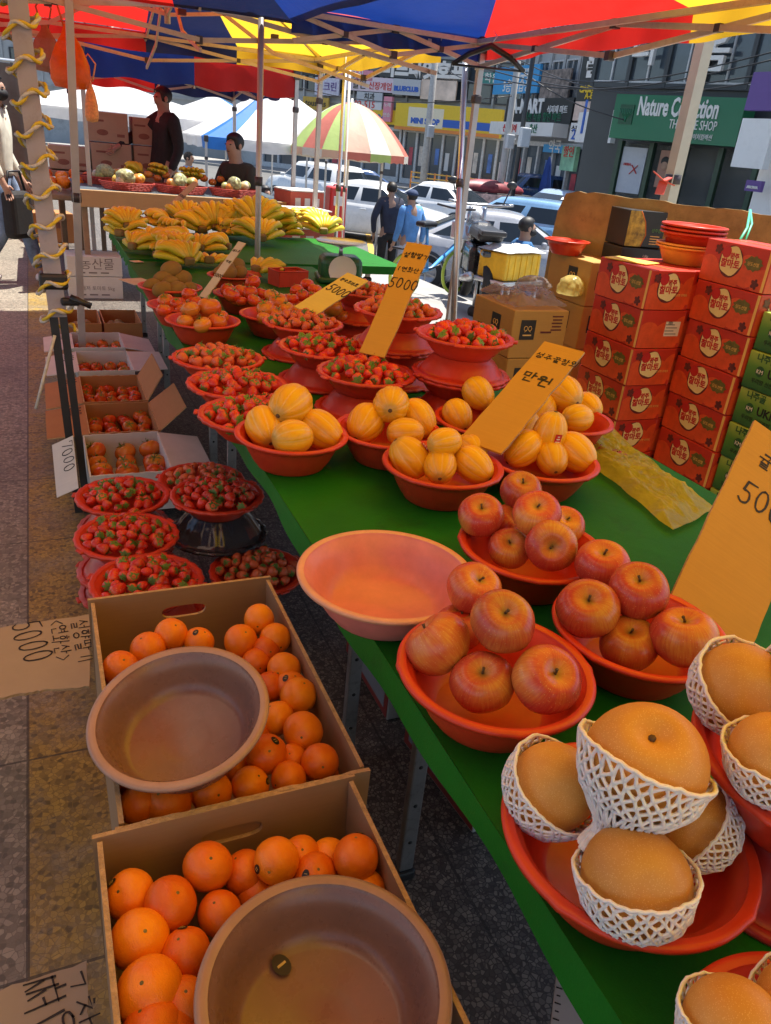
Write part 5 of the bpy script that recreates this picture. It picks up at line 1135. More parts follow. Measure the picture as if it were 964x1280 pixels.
# ------------------------------------------------------------------ cartons of tomatoes along the aisle
def flap(t, name, pts, mats, th=.005):
    a, b_, c, d = [V(p) for p in pts]; nrm = (b_ - a).cross(d - a).normalized() * th; b = MB(); b.add([a, b_, c, d, a + nrm, b_ + nrm, c + nrm, d + nrm], [(3, 2, 1, 0), (4, 5, 6, 7)], 0); b.add([a, b_, c, d, a + nrm, b_ + nrm, c + nrm, d + nrm], [(0, 1, 5, 4), (1, 2, 6, 5), (2, 3, 7, 6), (3, 0, 4, 7)], 1); return b.build(name, mats, t)
AB = []
def aisle_box(lab, px, z, mat, edge, fl_r=None, fl_l=None, h=.16, w=None, cat='carton', price=None):
    """px: front left, front right, back right, back left corners of the rim"""
    P = [atz(x, y, z) for x, y in px]; x0, x1 = (P[0].x + P[3].x) / 2, (P[1].x + P[2].x) / 2; y0, y1 = (P[0].y + P[1].y) / 2, (P[2].y + P[3].y) / 2
    if AB: y0 = max(y0, AB[-1][3] + .012)
    if y1 < y0 + .2: y1 = y0 + .2
    AB.append((x0, x1, y0, y1)); t = carton('tomato_box', lab, x0, x1, y0, y1, z - h, z, mat, edge, cat, group='open boxes of tomatoes beside the aisle'); w, l = x1 - x0, y1 - y0
    for side, spec in ((1, fl_r), (-1, fl_l)):
        if not spec: continue
        ln, ang, sk = spec; a = math.radians(ang); xe = side * w / 2; dx, dz = side * ln * math.cos(a), ln * math.sin(a)
        q = [(xe, -l / 2 + .004, h), (xe + dx, -l / 2 + .02 + sk, h + dz), (xe + dx, l / 2 - .02 + sk, h + dz), (xe, l / 2 - .004, h)]
        f = flap(t, 'flap', q if side > 0 else q[::-1], [mat, edge])
        if price and side < 0:
            k = MB(); handwrite(k, price, 0, 0, .055, .005, y=0, rnd=random.Random(len(AB))); k.v = [(v[0], v[2], .0004 + v[1] * .5) for v in k.v]
            m_ = Matrix.Translation((xe + dx * .42, l / 2 - .03, h + dz * .42 + .0062)) @ Matrix.Rotation(a, 4, 'Y') @ Matrix.Rotation(-PI / 2, 4, 'Z'); k.xf(m_).build('handwriting', INK, f)
    return x0, x1, y0, y1
OE = M('orange_carton_edge', (.55, .32, .14), .9, .2, 60)
tb = [aisle_box('white open box of blotchy tomatoes nearest the aisle strawberries', [(113, 597), (215, 591), (200, 541), (103, 546)], .24, WHITEB, WEDGE, (.17, -8, 0), None),
      aisle_box('orange brown open box of tomatoes with one flap standing up and a priced flap', [(112, 544), (200, 540), (187, 504), (104, 507)], .24, CARDO, OE, (.16, 40, .0), (.17, -6, 0), price='000'),
      aisle_box('orange brown open box of tomatoes behind the other orange one', [(105, 505), (186, 502), (172, 471), (98, 471)], .24, CARDO, OE, (.15, 58, 0), (.17, -10, 0), price='00'),
      aisle_box('white open box of tomatoes behind the two orange boxes', [(100, 466), (172, 464), (156, 440), (92, 441)], .24, WHITEB, WEDGE, (.18, 0, 0), (.16, -8, 0), price='7000'),
      aisle_box('furthest white open box of tomatoes before the brown cartons', [(94, 437), (160, 435), (146, 416), (86, 418)], .24, WHITEB, WEDGE, (.18, -12, 0), (.16, -8, 0), price='500')]
for (x0, x1, y0, y1), n, r, P, lab in ((tb[0], 8, .044, TOY, 'blotchy orange tomato in the nearest white box'), (tb[1], 10, .034, TOP, 'red tomato in the box with the flap standing up'), (tb[2], 11, .032, TOP, 'red tomato in the orange box further back'), (tb[3], 10, .032, TOP, 'red tomato in the white box behind the orange ones'), (tb[4], 10, .032, TOP, 'red tomato in the furthest white box')):
    w, l = x1 - x0 - 2 * r - .01, y1 - y0 - 2 * r - .01; nx = max(2, int(w / (r * 1.75)) + 1); ny = max(2, int(l / (r * 1.75)) + 1)
    for i in range(nx):
        for j in range(ny):
            s = r / .036 * R.uniform(.92, 1.12); P_ = P if R.random() < .8 else (TOY if P is TOP else TOP)
            P_.put(TRS((x0 + r + .005 + w * i / (nx - 1) + R.uniform(-.011, .011), y0 + r + .005 + l * j / (ny - 1) + R.uniform(-.011, .011), .165 + R.uniform(-.012, .025)), (R.uniform(-.7, .5), R.uniform(-.5, .5), R.uniform(0, 6)), s), lab, lab.replace('tomato in', 'tomatoes in'))
for i, (x0, x1) in enumerate(((tb[3][0] - .02, tb[3][0] + .20), (tb[3][0] + .215, tb[3][0] + .46))):
    y0 = tb[4][3] + .10; q = atz(115, 413, .2); y0 = max(y0, q.y)
    carton('brown_box', ['brown open carton of leafy greens at the aisle side behind the tomato boxes', 'brown open carton of leafy greens at the table side behind the tomato boxes'][i], x0, x1, y0, y0 + .42, .02, .24, CARDO, OE, holes=False)
    for k in range(9): tag(MB().ell((0, 0, 0), (.035, .05, .03), 10, 6, mod=lambda a, ph: .7 + .4 * abs(math.sin(3 * a + k))).build('turnip', M('pale_greens', (.34, .33, .16), .7, .5, 30), None, TRS((R.uniform(x0 + .05, x1 - .05), y0 + .05 + .32 * k / 9, .17), (R.uniform(-.5, .5), 0, R.uniform(0, 3)))), 'pale green vegetable bunch in the brown carton at the ' + ['aisle side', 'table side'][i], 'greens', 'vegetables in the brown carton at the ' + ['aisle side', 'table side'][i])
for i, (z0, dz) in enumerate(((0, .19), (.195, .17))):
    q = atz(108, 374, .0); t = thing('printed_carton', ['white printed carton standing on the paving behind the brown cartons', 'white printed carton lying on top of another behind the aisle pole'][i], 'carton', (q.x + .09, q.y + .2, z0), .03 * i); MB().rbox((0, 0, dz / 2), (.46, .34, dz), .004).build('box', WHITEB, t)
    tx, _ = textmesh(['대저 토마토 5kg', '농산물'][i], .05, .28, 'MID', .001); tx.xf(Matrix.Translation((.02, -.1706, dz * .4))); tx.build('lettering', M('faded_ink', (.20, .17, .16), .6), t); b = MB()
    for k in range(3): b.box((-.12 + .1 * k, -.1705, dz * .18), (.07, .001, .012))
    b.build('small_print', M('faded_ink', (.2, .17, .16)), t)
for k, (px, py) in enumerate(((482, 893), (578, 1030))):
    p = atz(px, py, .02); t = thing('printed_carton', ['dark red and grey printed carton under the table behind the far leg', 'dark red and grey printed carton under the table beside the near leg'][k], 'carton', (p.x + .13, p.y + .16, 0), .1 * k); MB().rbox((0, 0, .13), (.26, .34, .25), .004).build('box', card_mat('grey_white_carton', (.44, .42, .40)), t)
    b = MB(); mt = Matrix.Translation((-.1303, 0, 0)) @ FACEX; b.box((0, -.001, .13), (.335, .0012, .235)); b.build('red_panel', M('dull_red_print', (.22, .025, .02), .5), t, mt); b = MB(); b.box((0, -.0022, .07), (.29, .001, .07)); b.box((0, -.0022, .18), (.29, .001, .08)); b.build('grey_panel', M('grey_blue_print', (.20, .21, .25), .5), t, mt)
p = atz(712, 1252, .30); t = thing('paper_tag', 'small white tag with black marks hanging below the table edge', 'tag', (p.x, p.y, .30), -.7); MB().rbox((0, 0, 0), (.05, .12, .003), .001).build('card', WHT, t); b = MB()
for k in range(8): b.box((-.018, -.05 + .013 * k, .0018), (.010 if k % 2 else .006, .002, .0006))
b.tube([(.004 + .008 * math.cos(a), .02 + .010 * math.sin(a), .0018) for a in [i * .6 for i in range(9)]], .0008, 4); b.build('print', INK, t)

# ------------------------------------------------------------------ aisle pole with its rope
LAV = M('painted_steel_grey', (.36, .33, .37), .45, .12, 6, dirt=(.20, .15, .13)); ROPEW = M('rope_white', (.60, .57, .50), .8, .2, 60); ROPEY = M('rope_yellow', (.72, .52, .03), .6, .2, 60)
pb_ = V((.055, 3.10, 0)); pt_ = aty(22, 0, 3.25); ax = (pt_ - pb_).normalized(); top = pb_ + ax * 2.35
t = thing('canopy_pole', 'leaning grey steel pole wrapped in rope beside the aisle boxes', 'pole'); kn = (atz(80, 478, 0) - EYE).normalized(); zc = .78
MB().bar(pb_ + ax * .80, top, .062).build('upper_tube', LAV, t); b = MB(); b.bar(pb_ + V((-.016, 0, 0)), pb_ + ax * .98 + V((-.016, 0, 0)), .030); b.bar(pb_ + V((.018, -.01, 0)), pb_ + ax * .94 + V((.018, -.01, 0)), .028); b.build('lower_tube', BLKP, t)
b = MB(); b.rbox(pb_ + ax * .93, (.10, .08, .06), .012); b.rbox(pb_ + ax * .86 + V((.05, -.02, 0)), (.07, .05, .03), .01); b.tube([pb_ + ax * .88 + V((.05, -.05, 0)), pb_ + ax * .84 + V((.12, -.06, .01))], .012, 8); b.build('clamp', BLKP, t)
def helix(c, r, turns, s0, s1, ph, n):
    u = V((1, 0, 0)) - ax * ax.x; u.normalize(); v = ax.cross(u)
    return [c + ax * (s0 + (s1 - s0) * i / n + .012 * math.sin(i * .7)) + (u * math.cos(2 * PI * turns * i / n + ph) + v * math.sin(2 * PI * turns * i / n + ph)) * r * (1.06 + .14 * max(0, math.cos(2 * (2 * PI * turns * i / n + ph))) ** 1) for i in range(n + 1)]
base = helix(pb_, .048, 15, .74, 2.28, 0, 420); rp = thing('rope', 'yellow and white twisted rope spiralling up the grey pole', 'rope')
def twist(path, ph, off=.0058):
    out = []
    for i, p in enumerate(path):
        tt = (path[min(i + 1, len(path) - 1)] - path[max(0, i - 1)]).normalized(); a = tt.cross(V((0, 0, 1))); a = a.normalized() if a.length > .01 else V((1, 0, 0)); c = tt.cross(a); out.append(p + (a * math.cos(i * .9 + ph) + c * math.sin(i * .9 + ph)) * off)
    return out
MB().tube(twist(base, 0, .0042), .0062, 6).build('strand', ROPEW, rp); MB().tube(twist(base, PI, .0042), .0062, 6).build('strand', ROPEY, rp)
e = [pb_ + ax * .74 + V((-.02, -.05, 0)), pb_ + ax * .66 + V((-.05, -.06, 0)), pb_ + ax * .58 + V((-.08, -.07, 0)), pb_ + ax * .47 + V((-.12, -.08, 0))]; MB().tube(e, .006, 6).build('loose_end', ROPEW, rp)
pcx = atz(78, 590, .28); price_card('price_card', 'white card marked 7000 hanging from the rope end beside the nearest white box', pcx + V((-.02, -.0, -.11)), pcx + V((.04, -.035, -.10)), pcx + V((-.035, .02, .10)), WHITEB, [('7000', .70, .90, .5, .055)], .003, False, WEDGE) if False else None
m_, w_, h_ = plate(atd(71, 622, 2.95), atd(98, 610, 2.93), atd(66, 556, 3.05)); t = thing('price_card', 'white card marked 7000 hanging beside the nearest white tomato box', 'price card', mtx=m_); MB().box((w_ / 2, .0015, h_ / 2), (w_, .003, h_)).build('card', WHITEB, t); hw = MB(); handwrite(hw, '7000', .45 * w_, .93 * h_, .05, .004, rot=-PI / 2); hw.build('handwriting', INK, t)

# ------------------------------------------------------------------ market canopies
CR, CB, CY, CN, CWH, CPK, CBL = (cloth_mat('canopy_red', (.64, .024, .018), .48), cloth_mat('canopy_blue', (.012, .045, .26), .32), cloth_mat('canopy_yellow', (.82, .50, .03), .58), cloth_mat('canopy_navy', (.012, .022, .085), .26), cloth_mat('canopy_white', (.80, .79, .78), .40), cloth_mat('canopy_pink_white', (.78, .52, .40), .5), cloth_mat('canopy_sky_blue', (.04, .22, .62), .4))
FRM = M('canopy_frame', (.62, .52, .40), .45, .12, 6, metal=.15, dirt=(.3, .2, .12)); FRG = M('canopy_frame_grey', (.5, .48, .46), .4, .12, 6, metal=.4); JNT = M('frame_joint', (.06, .05, .05), .5)
def tent(label, x0, x1, y0, y1, ze, zp, sides, val=.13, legs='1111', frm=None, trusses='1111', centre=True, drop=.20, gz=0.0, vals='1111', ph=0.0, cat='canopy'):
    t = thing('market_canopy', label, cat); cx, cy = (x0 + x1) / 2, (y0 + y1) / 2; frm = frm or FRM
    C = [V((x0, y0, ze)), V((x1, y0, ze)), V((x1, y1, ze)), V((x0, y1, ze))]; pk = V((cx, cy, zp)); mats = [CR, CB, CY, CN, CWH, CPK, CBL]; nm = 'rbynwps'
    for k in range(4):
        a, c = C[k], C[(k + 1) % 4]; cols = sides[k]; m = len(cols); b = MB(); N = 8
        for i, ch in enumerate(cols):
            u0, u1 = i / m, (i + 1) / m; mi = nm.index(ch)
            def fn(u, v, u0=u0, u1=u1):
                uu = u0 + (u1 - u0) * u; p = a.lerp(c, uu).lerp(pk, v); p.z += -.06 * math.sin(v * PI) + .010 * math.sin(9 * uu + 6 * v + ph) * math.sin(uu * PI); return p
            b.sheet(N, 10, fn, mi)
        b.build('roof_panel', mats, t)
        if vals[k] == '1':
            out = V(((c - a).y, -(c - a).x, 0)).normalized(); b = MB()
            for i, ch in enumerate(cols):
                u0, u1 = i / m, (i + 1) / m
                b.sheet(24, 4, lambda u, v, u0=u0, u1=u1: a.lerp(c, u0 + (u1 - u0) * u) + out * (.006 + .016 * v * math.sin((u0 + (u1 - u0) * u) * 38 + ph + k)) - V((0, 0, val * v * (1 + .06 * math.sin((u0 + (u1 - u0) * u) * 23 + k)) - .003)), nm.index(ch))
            b.build('valance', mats, t)
    if trusses:
        for k in range(4):
            if trusses[k] != '1': continue
            a, c = C[k] - V((0, 0, .03)), C[(k + 1) % 4] - V((0, 0, .03)); b = MB(); q = V((0, 0, -drop)); inn = V((-(c - a).y, (c - a).x, 0)).normalized() * .03
            for i in range(2):
                p0, p1 = a.lerp(c, i / 2), a.lerp(c, (i + 1) / 2); b.bar(p0 + inn, p1 + q + inn, .014, .024); b.bar(p0 + q + inn * 1.6, p1 + inn * 1.6, .014, .024)
                b.box((p0 + p1 + q) / 2 + inn * 1.4, (.03, .03, .03), None, 1)
            b.bar(a + inn * 2.6, c + inn * 2.6, .024, .024); b.box(a.lerp(c, .5) + inn * 1.5 + q * .0, (.036, .036, .04), None, 1); b.box(a.lerp(c, .5) + inn * 1.5 + q, (.036, .036, .04), None, 1)
            b.build('truss', [frm, JNT], t)
        b = MB(); hub = V((cx, cy, ze + .02)) if centre else None; 
        for k in range(4 if centre else 0):
            m_ = C[k].lerp(C[(k + 1) % 4], .5) - V((0, 0, .05)); b.bar(m_, hub.lerp(m_, .5) + V((0, 0, .14)), .014, .022); b.bar(hub.lerp(m_, .5) + V((0, 0, .14)), hub, .014, .022); b.bar(m_ - V((0, 0, .19)), hub.lerp(m_, .5) + V((0, 0, -.10)), .014, .022); b.bar(hub.lerp(m_, .5) + V((0, 0, -.10)), hub + V((0, 0, .25)), .014, .022); b.box(hub.lerp(m_, .5), (.045, .045, .03), None, 1)
            b.bar(C[k] - V((0, 0, .02)), pk - V((0, 0, .04)), .02, .028)
        if centre: b.tube([hub - V((0, 0, .05)), pk - V((0, 0, .05))], .02, 8); b.build('centre_truss', [frm, JNT], t)
    for k in range(4):
        if legs[k] == '1':
            b = MB(); b.bar(V((C[k].x, C[k].y, gz)), C[k] + V((0, 0, .0)), .036); b.build('leg', FRG, t); MB().rbox(C[k] - V((0, 0, .03)), (.07, .07, .10), .012).build('corner_bracket', JNT, t); MB().rbox(C[k] - V((0, 0, .33)), (.055, .055, .05), .01).build('slider', JNT, t)
    return t
# sides run front (towards the camera), street side, back, aisle side
tent('yellow and red striped market canopy overhead, right above the apples', .05, 2.52, -1.3, 2.92, 2.13, 2.85, ['yr', 'y', 'y', 'ry'], legs='0000', vals='0000', trusses='')
tent('red and blue market canopy over the strawberry stacks', 1.40, 2.62, 2.15, 4.87, 2.125, 2.60, ['y', 'yrr', 'bb', 'n'], legs='0010', vals='0110', val=.125, ph=1, trusses='0110', drop=.13, centre=False)
tent('yellow and blue canopy added over the inner side of the table to keep the sun off', -.55, 1.42, 2.80, 4.9, 2.05, 2.7, ['y', 'b', 'nrr', 'r'], legs='0000', vals='0000', ph=1, trusses='')  # added cover that keeps sun off the inner table; only its back shows
tent('red, navy and yellow market canopy over the banana table', -.55, 2.34, 4.88, 7.2, 2.10, 2.80, ['r', 'y', 'ynrr', 'r'], legs='0010', vals='0110', ph=2, drop=.16)
tent('blue and red market canopy over the back stall', .45, 2.35, 7.95, 10.6, 2.03, 2.6, ['br', 'n', 'nr', 'r'], val=.24, legs='1111', ph=3, vals='1111')
tent('pinkish white and sky blue canopy across the aisle', -4.2, -.75, 4.4, 6.9, 2.05, 2.8, ['p', 'psp', 'psp', 'p'], legs='0110', ph=4, vals='0110', val=.16)
tent('white and blue canopy far down the aisle', -4.2, -.35, 11, 14, 1.95, 2.7, ['ww', 'wsw', 'ws', 'w'], legs='1110', ph=5)
p = atd(345, 102, 14.2); tent('white canopy with blue corner stripe at the roadside', p.x - 1.6, p.x + 1.6, p.y - 1.6, p.y + 1.6, 1.32, p.z, ['swwwwwww', 'wwwwwwww', 'w', 'wwwwwwws'], gz=SZ, frm=FRG, trusses='', val=.18)
p = atd(268, 118, 18.5); tent('white canopy behind the one with the blue corner stripe', p.x - 1.9, p.x + 1.9, p.y - 1.6, p.y + 1.6, 1.45, p.z, ['wwwwwwws', 'w', 'w', 'w'], gz=SZ, frm=FRG, trusses='', val=.18)
p = atd(185, 112, 15.5); tent('long white canopy behind the standing vendor', p.x - 3.2, p.x + 1.9, p.y - 1.5, p.y + 1.5, 1.55, p.z + .1, ['www', 'w', 'w', 'w'], gz=0, frm=FRG, trusses='', val=.2)
def pole(label, a, b_, wd, mat, sq=False):
    t = thing('canopy_pole', label, 'pole'); a, b_ = V(a), V(b_); q = MB()
    (q.bar(a, b_, wd) if sq else q.tube([a, b_], wd / 2, 12)); q.build('tube', mat, t); d = (b_ - a).normalized(); MB().rbox(a + d * .012, (wd * 2, wd * 2, .02), .004).build('foot_plate', mat, t); q = MB()
    s_ = a + d * (b_ - a).length * .52; q.tube([s_, s_ + d * .05], wd * .68, 10); q.build('collar', JNT, t); return t
q = aty(92, 325, 5.0); pole('thin upright steel pole at the aisle between the long table and rear cartons', (q.x + .0, 5.0, 0), tuple(aty(86, 0, 4.9)), .040, FRG, True)
pole('bright steel pole standing beside the strawberry stacks', tuple(atd(566, 420, 4.55)), tuple(atd(582, 72, 4.75)), .036, STEEL); 
p_ = atd(566, 420, 4.55)
pole('brownish steel pole between the seated vendor and the bananas', (1.235, 4.905, 0), (1.235, 4.905, 2.3), .036, FRG)
q = aty(432, 85, 6.6); pole('grey steel pole behind the scale at the street side', (q.x, 6.6, 0), (q.x, 6.6, 2.1), .036, STEEL); q = aty(441, 100, 7.0); pole('thin white pole behind the scale', (q.x, 7.0, 0), (q.x - .03, 7.0, 2.05), .022, WHT)
q = atd(861, 140, 4.4); w_ = M('cream_painted_steel', (.60, .55, .40), .4, .08); pole('wide square cream post rising behind the wooden board', (q.x, q.y, 0), (q.x, q.y, 2.75), .07, w_, True)
# stuff that hangs from the frames
def hang_bag(px, py, d, w, h, mat, label, cat='bag', seed=1):
    p = atd(px, py, d); b = MB(); sd = V((seed * 2.3, 1, 0))
    def fn(a, ph): return 1 + .12 * mnoise.noise(V((math.cos(a) * 2, math.sin(a) * 2, ph * 2)) + sd) + .05 * mnoise.noise(V((math.cos(a) * 6, math.sin(a) * 6, ph * 3)) + sd)
    pr = [(.02, 0), (.10 * w, -.04 * h), (.16 * w, -.16 * h), (.34 * w, -.34 * h), (.47 * w, -.6 * h), (.5 * w, -.85 * h), (.40 * w, -.97 * h), (.001, -h)]
    b.lathe(pr, 30, mod=lambda a, r, z: fn(a, z * 6) * (1 if math.cos(a) > -2 else 1)); b.v = [(x, y * .6, z) for x, y, z in b.v]
    t = thing('hanging_bag', label, cat, tuple(p)); b.build('bag', mat, t); q = MB(); q.tube([(-.02, 0, -.02), (-.05, 0, .10), (0, 0, .16), (.05, 0, .10), (.02, 0, -.02)], .006, 6); q.build('handle', mat, t); return t
hang_bag(84, 30, 4.75, .24, .36, OBAG, 'orange plastic bag hanging from the canopy frame at the aisle pole'); hang_bag(112, 98, 5.8, .10, .30, M('orange_net', (.75, .38, .15), .6, .3, 60), 'small orange net pack hanging beside the orange bag', 'net pack', 3); hang_bag(56, 30, 5.4, .22, .30, plastic('brown_film', (.45, .26, .14), .8), 'brown paper like bag hanging behind the roped pole', seed=6)
for k, (px, py) in enumerate(((236, 84), (249, 80), (266, 78), (288, 70), (306, 70))):
    p = atd(px, py, 7.0); t = thing('light_bulb', 'unlit clear bulb hanging in the row under the canopies', 'bulb', tuple(p), group='bulbs strung under the canopies'); MB().lathe([(.0003, -.10), (.022, -.09), (.032, -.068), (.028, -.045), (.016, -.025), (.014, -.01)], 14).build('glass', M('bulb_glass', (.62, .52, .36), .15, .05), t); MB().lathe([(.015, -.015), (.017, .02), (.008, .03), (.004, .28)], 10).build('socket', BLKP, t)
p = atd(611, 80, 4.4); t = thing('clothes_hanger', 'dark clothes hanger dangling from the canopy corner bracket', 'hanger', tuple(p), -.4); q = MB(); q.tube([(0, 0, .10), (.03, 0, .14), (.0, 0, .17), (-.03, 0, .14)], .005, 6); q.build('hook', STEEL, t); q = MB(); q.tube([(-.21, 0, -.02), (-.12, 0, .04), (0, 0, .09), (.12, 0, .04), (.21, 0, -.02)], [.012, .016, .018, .016, .012], 8); q.tube([(-.2, 0, -.02), (.2, 0, -.02)], .006, 6); q.build('shoulders', BLKP, t)
# ------------------------------------------------------------------ people
def skin(name, pts, edges, mat, parent=None, sub=1, root=0, extra=None):
    me = bpy.data.meshes.new(name); me.from_pydata([p[0] for p in pts], edges, []); o = bpy.data.objects.new(name, me)
    o.modifiers.new('s', 'SKIN').use_smooth_shade = True
    for i, p in enumerate(pts):
        r = p[1]; me.skin_vertices[0].data[i].radius = r if isinstance(r, tuple) else (r, r); me.skin_vertices[0].data[i].use_root = (i == root)
    sb = o.modifiers.new('u', 'SUBSURF'); sb.levels = sub; sb.render_levels = sub
    n = baked(o); bpy.data.meshes.remove(me)
    n.materials.clear(); n.materials.append(mat)
    for p in n.polygons: p.use_smooth = True; p.material_index = 0
    n.name = name; q = bpy.data.objects.new(name, n); COL.objects.link(q)
    if parent is not None: q.parent = parent
    return q
SKN = M('skin', (.42, .24, .16), .5, .1, 12); HAIR = M('black_hair', (.015, .013, .012), .55, .3, 40)
def cloth(name, c, var=.18): return M('cloth_' + name, c, .85, var, 9, bmp=.4, bscale=22)
STAND = dict(pel=(0, 0, .95), wai=(0, 0, 1.10), che=(0, .01, 1.32), nek=(0, .0, 1.48), hd0=(0, -.015, 1.545), hd1=(0, -.025, 1.62), hd2=(0, -.01, 1.695),
             sh=(.175, 0, 1.425), el=(.23, .02, 1.14), wr=(.24, -.08, .90), hip=(.09, 0, .90), kn=(.10, -.02, .50), an=(.10, .02, .09))
def person(label, loc, rz, pose=None, top=None, low=None, shoe=None, long=True, hair=True, cap=None, mask=None, s=1.0, fingers=True, baldish=False, group=None, jacket=None):
    """pose: joints overriding the standing ones; 'el_l' and the like set one side (l is the figure's own left, +X); it faces -Y"""
    t = thing('person', label, 'person', loc, rz, group); t.scale = (s, s, s); P = dict(STAND); P.update({k: v for k, v in (pose or {}).items() if '_' not in k})
    J = {}
    for k, v in P.items():
        if k in ('sh', 'el', 'wr', 'hip', 'kn', 'an'):
            for sd, m in (('l', 1), ('r', -1)): J[k + sd] = V((v[0] * m, v[1], v[2]))
        else: J[k] = V(v)
    for k, v in (pose or {}).items():
        if '_' in k: J[k.replace('_', '')] = V(v)
    pts = []; edges = []; ix = {}
    def add(k, p, r): ix[k] = len(pts); pts.append((p, r)); return ix[k]
    def ed(*ks):
        for a, b in zip(ks, ks[1:]): edges.append((ix[a], ix[b]))
    add('pel', J['pel'], (.13, .10)); add('wai', J['wai'], (.12, .09)); add('che', J['che'], (.145, .10)); add('nek', J['nek'], .058); add('hd0', J['hd0'], (.062, .075)); add('hd1', J['hd1'], (.083, .10)); add('hd2', J['hd2'], (.070, .085)); ed('pel', 'wai', 'che', 'nek', 'hd0', 'hd1', 'hd2')
    add('nose', J['hd1'] + V((0, -.098, -.02)), (.012, .016)); ed('hd1', 'nose')
    for sd, m in (('l', 1), ('r', -1)):
        add('sh' + sd, J['sh' + sd], .058); add('el' + sd, J['el' + sd], .042); add('wr' + sd, J['wr' + sd], .029); d = (J['wr' + sd] - J['el' + sd]).normalized(); h = J['wr' + sd] + d * .07; add('pa' + sd, h, (.036, .020)); ed('che', 'sh' + sd, 'el' + sd, 'wr' + sd, 'pa' + sd)
        if fingers:
            side = d.cross(V((1, 0, 0))); side = side.normalized() if side.length > .1 else V((0, 1, 0)); nn = d.cross(side)
            for k in range(4):
                a = h + side * (.027 - .018 * k) + d * .03; l_ = (.062, .070, .066, .052)[k]; add('f%d%s' % (k, sd), a, .009); add('g%d%s' % (k, sd), a + d * l_ * .6 - nn * m * .012, .008); add('e%d%s' % (k, sd), a + d * l_ - nn * m * .032, .007); ed('pa' + sd, 'f%d%s' % (k, sd), 'g%d%s' % (k, sd), 'e%d%s' % (k, sd))
            add('t' + sd, h + side * .042 - d * .015, .010); add('u' + sd, h + side * .055 + d * .025, .008); ed('pa' + sd, 't' + sd, 'u' + sd)
        add('hip' + sd, J['hip' + sd], .085); add('kn' + sd, J['kn' + sd], .055); add('an' + sd, J['an' + sd], .038); d2 = V((0, -.13, -.035)); add('to' + sd, J['an' + sd] + d2, (.035, .025)); ed('pel', 'hip' + sd, 'kn' + sd, 'an' + sd, 'to' + sd)
    skin('body', pts, edges, SKN, t)
    if top is not None:
        q = [(J['pel'] - V((0, 0, .04)), (.165, .140)), (J['wai'], (.152, .120)), (J['che'], (.178, .138)), (J['nek'] + V((0, 0, -.005)), (.088, .086))]; e = [(0, 1), (1, 2), (2, 3)]
        for sd in 'lr':
            b0 = len(q); q.append((J['sh' + sd], .088)); q.append((J['el' + sd], .060)); e += [(2, b0), (b0, b0 + 1)]
            if long: q.append((J['el' + sd].lerp(J['wr' + sd], .97), .044)); e.append((b0 + 1, b0 + 2))
            else: q[-1] = (J['sh' + sd].lerp(J['el' + sd], .8), .064)
        skin('top', q, e, top, t, root=1)
    if low is not None:
        q = [(J['pel'] + V((0, 0, .06)), (.140, .112)), (J['pel'], (.146, .116))]; e = [(0, 1)]
        for sd in 'lr':
            b0 = len(q); q += [(J['hip' + sd], .104), (J['kn' + sd], .075), (J['an' + sd] + V((0, 0, .02)), .062)]; e += [(1, b0), (b0, b0 + 1), (b0 + 1, b0 + 2)]
        skin('trousers', q, e, low, t, root=1)
    if shoe is not None:
        for sd in 'lr':
            a = J['an' + sd]; skin('shoe', [(a + V((0, .045, -.045)), (.045, .042)), (a + V((0, -.05, -.05)), (.048, .038)), (a + V((0, -.16, -.06)), (.042, .028))], [(0, 1), (1, 2)], shoe, t)
    h1 = J['hd1']; tilt = (J['hd2'] - J['hd0']).normalized()
    if hair:
        b = MB(); b.ell((0, .012, .032), (.088, .102, .090), 22, 14); b.v = [(x * (1 if y > -.02 else .98), y if not (y < -.03 and z < .055) else -.03 + (y + .03) * .25, z if z > -.055 else -.055) for x, y, z in b.v]
        o = b.build('hair', hair if not isinstance(hair, bool) else HAIR, t); o.matrix_local = Matrix.Translation(h1) @ axis_rot(tilt, 0)
    if cap is not None:
        b = MB(); b.ell((0, .005, .05), (.096, .112, .075), 22, 10); b.v = [(x, y, max(z, .035)) for x, y, z in b.v]; b.rbox((0, -.13, .040), (.13, .11, .012), .005); b.build('cap', cap, t).matrix_local = Matrix.Translation(h1) @ axis_rot(tilt, 0)
    if mask is not None:
        b = MB(); b.ell((0, -.052, -.045), (.068, .062, .052), 18, 10); b.build('face_mask', mask, t).matrix_local = Matrix.Translation(h1)
    b = MB()
    for m in (-1, 1): b.ell((m * .032, -.085, .008), (.012, .010, .006), 8, 5)
    b.box((0, -.092, -.055), (.045, .012, .006)); b.build('face_features', HAIR, t).matrix_local = Matrix.Translation(h1)
    b = MB()
    for m in (-1, 1): b.ell((m * .080, .005, -.005), (.012, .022, .032), 8, 6)
    b.build('ears', SKN, t).matrix_local = Matrix.Translation(h1); return t
def facing(p, tx, ty): return math.atan2(-(tx - p.x), (ty - p.y)) + PI
DK = cloth('black', (.018, .017, .017)); NV = cloth('navy', (.03, .035, .06)); BLU = cloth('sky_blue', (.10, .26, .55)); JKT = cloth('ivory_jacket', (.62, .60, .50)); JEA = cloth('jeans', (.16, .22, .33), .5); OLI = cloth('dark_olive', (.035, .035, .022)); LGR = cloth('light_grey', (.48, .50, .54)); SHW = M('white_shoe', (.75, .74, .72), .6); DBL = cloth('teal_blue', (.03, .13, .30)); CAPN = cloth('navy_cap', (.03, .05, .11)); MSK = M('black_mask', (.012, .012, .013), .7)
pz = atz(6, 352, 0); hd = atd(0, 90, 6.9); pp_ = atz(-2, 350, 0)
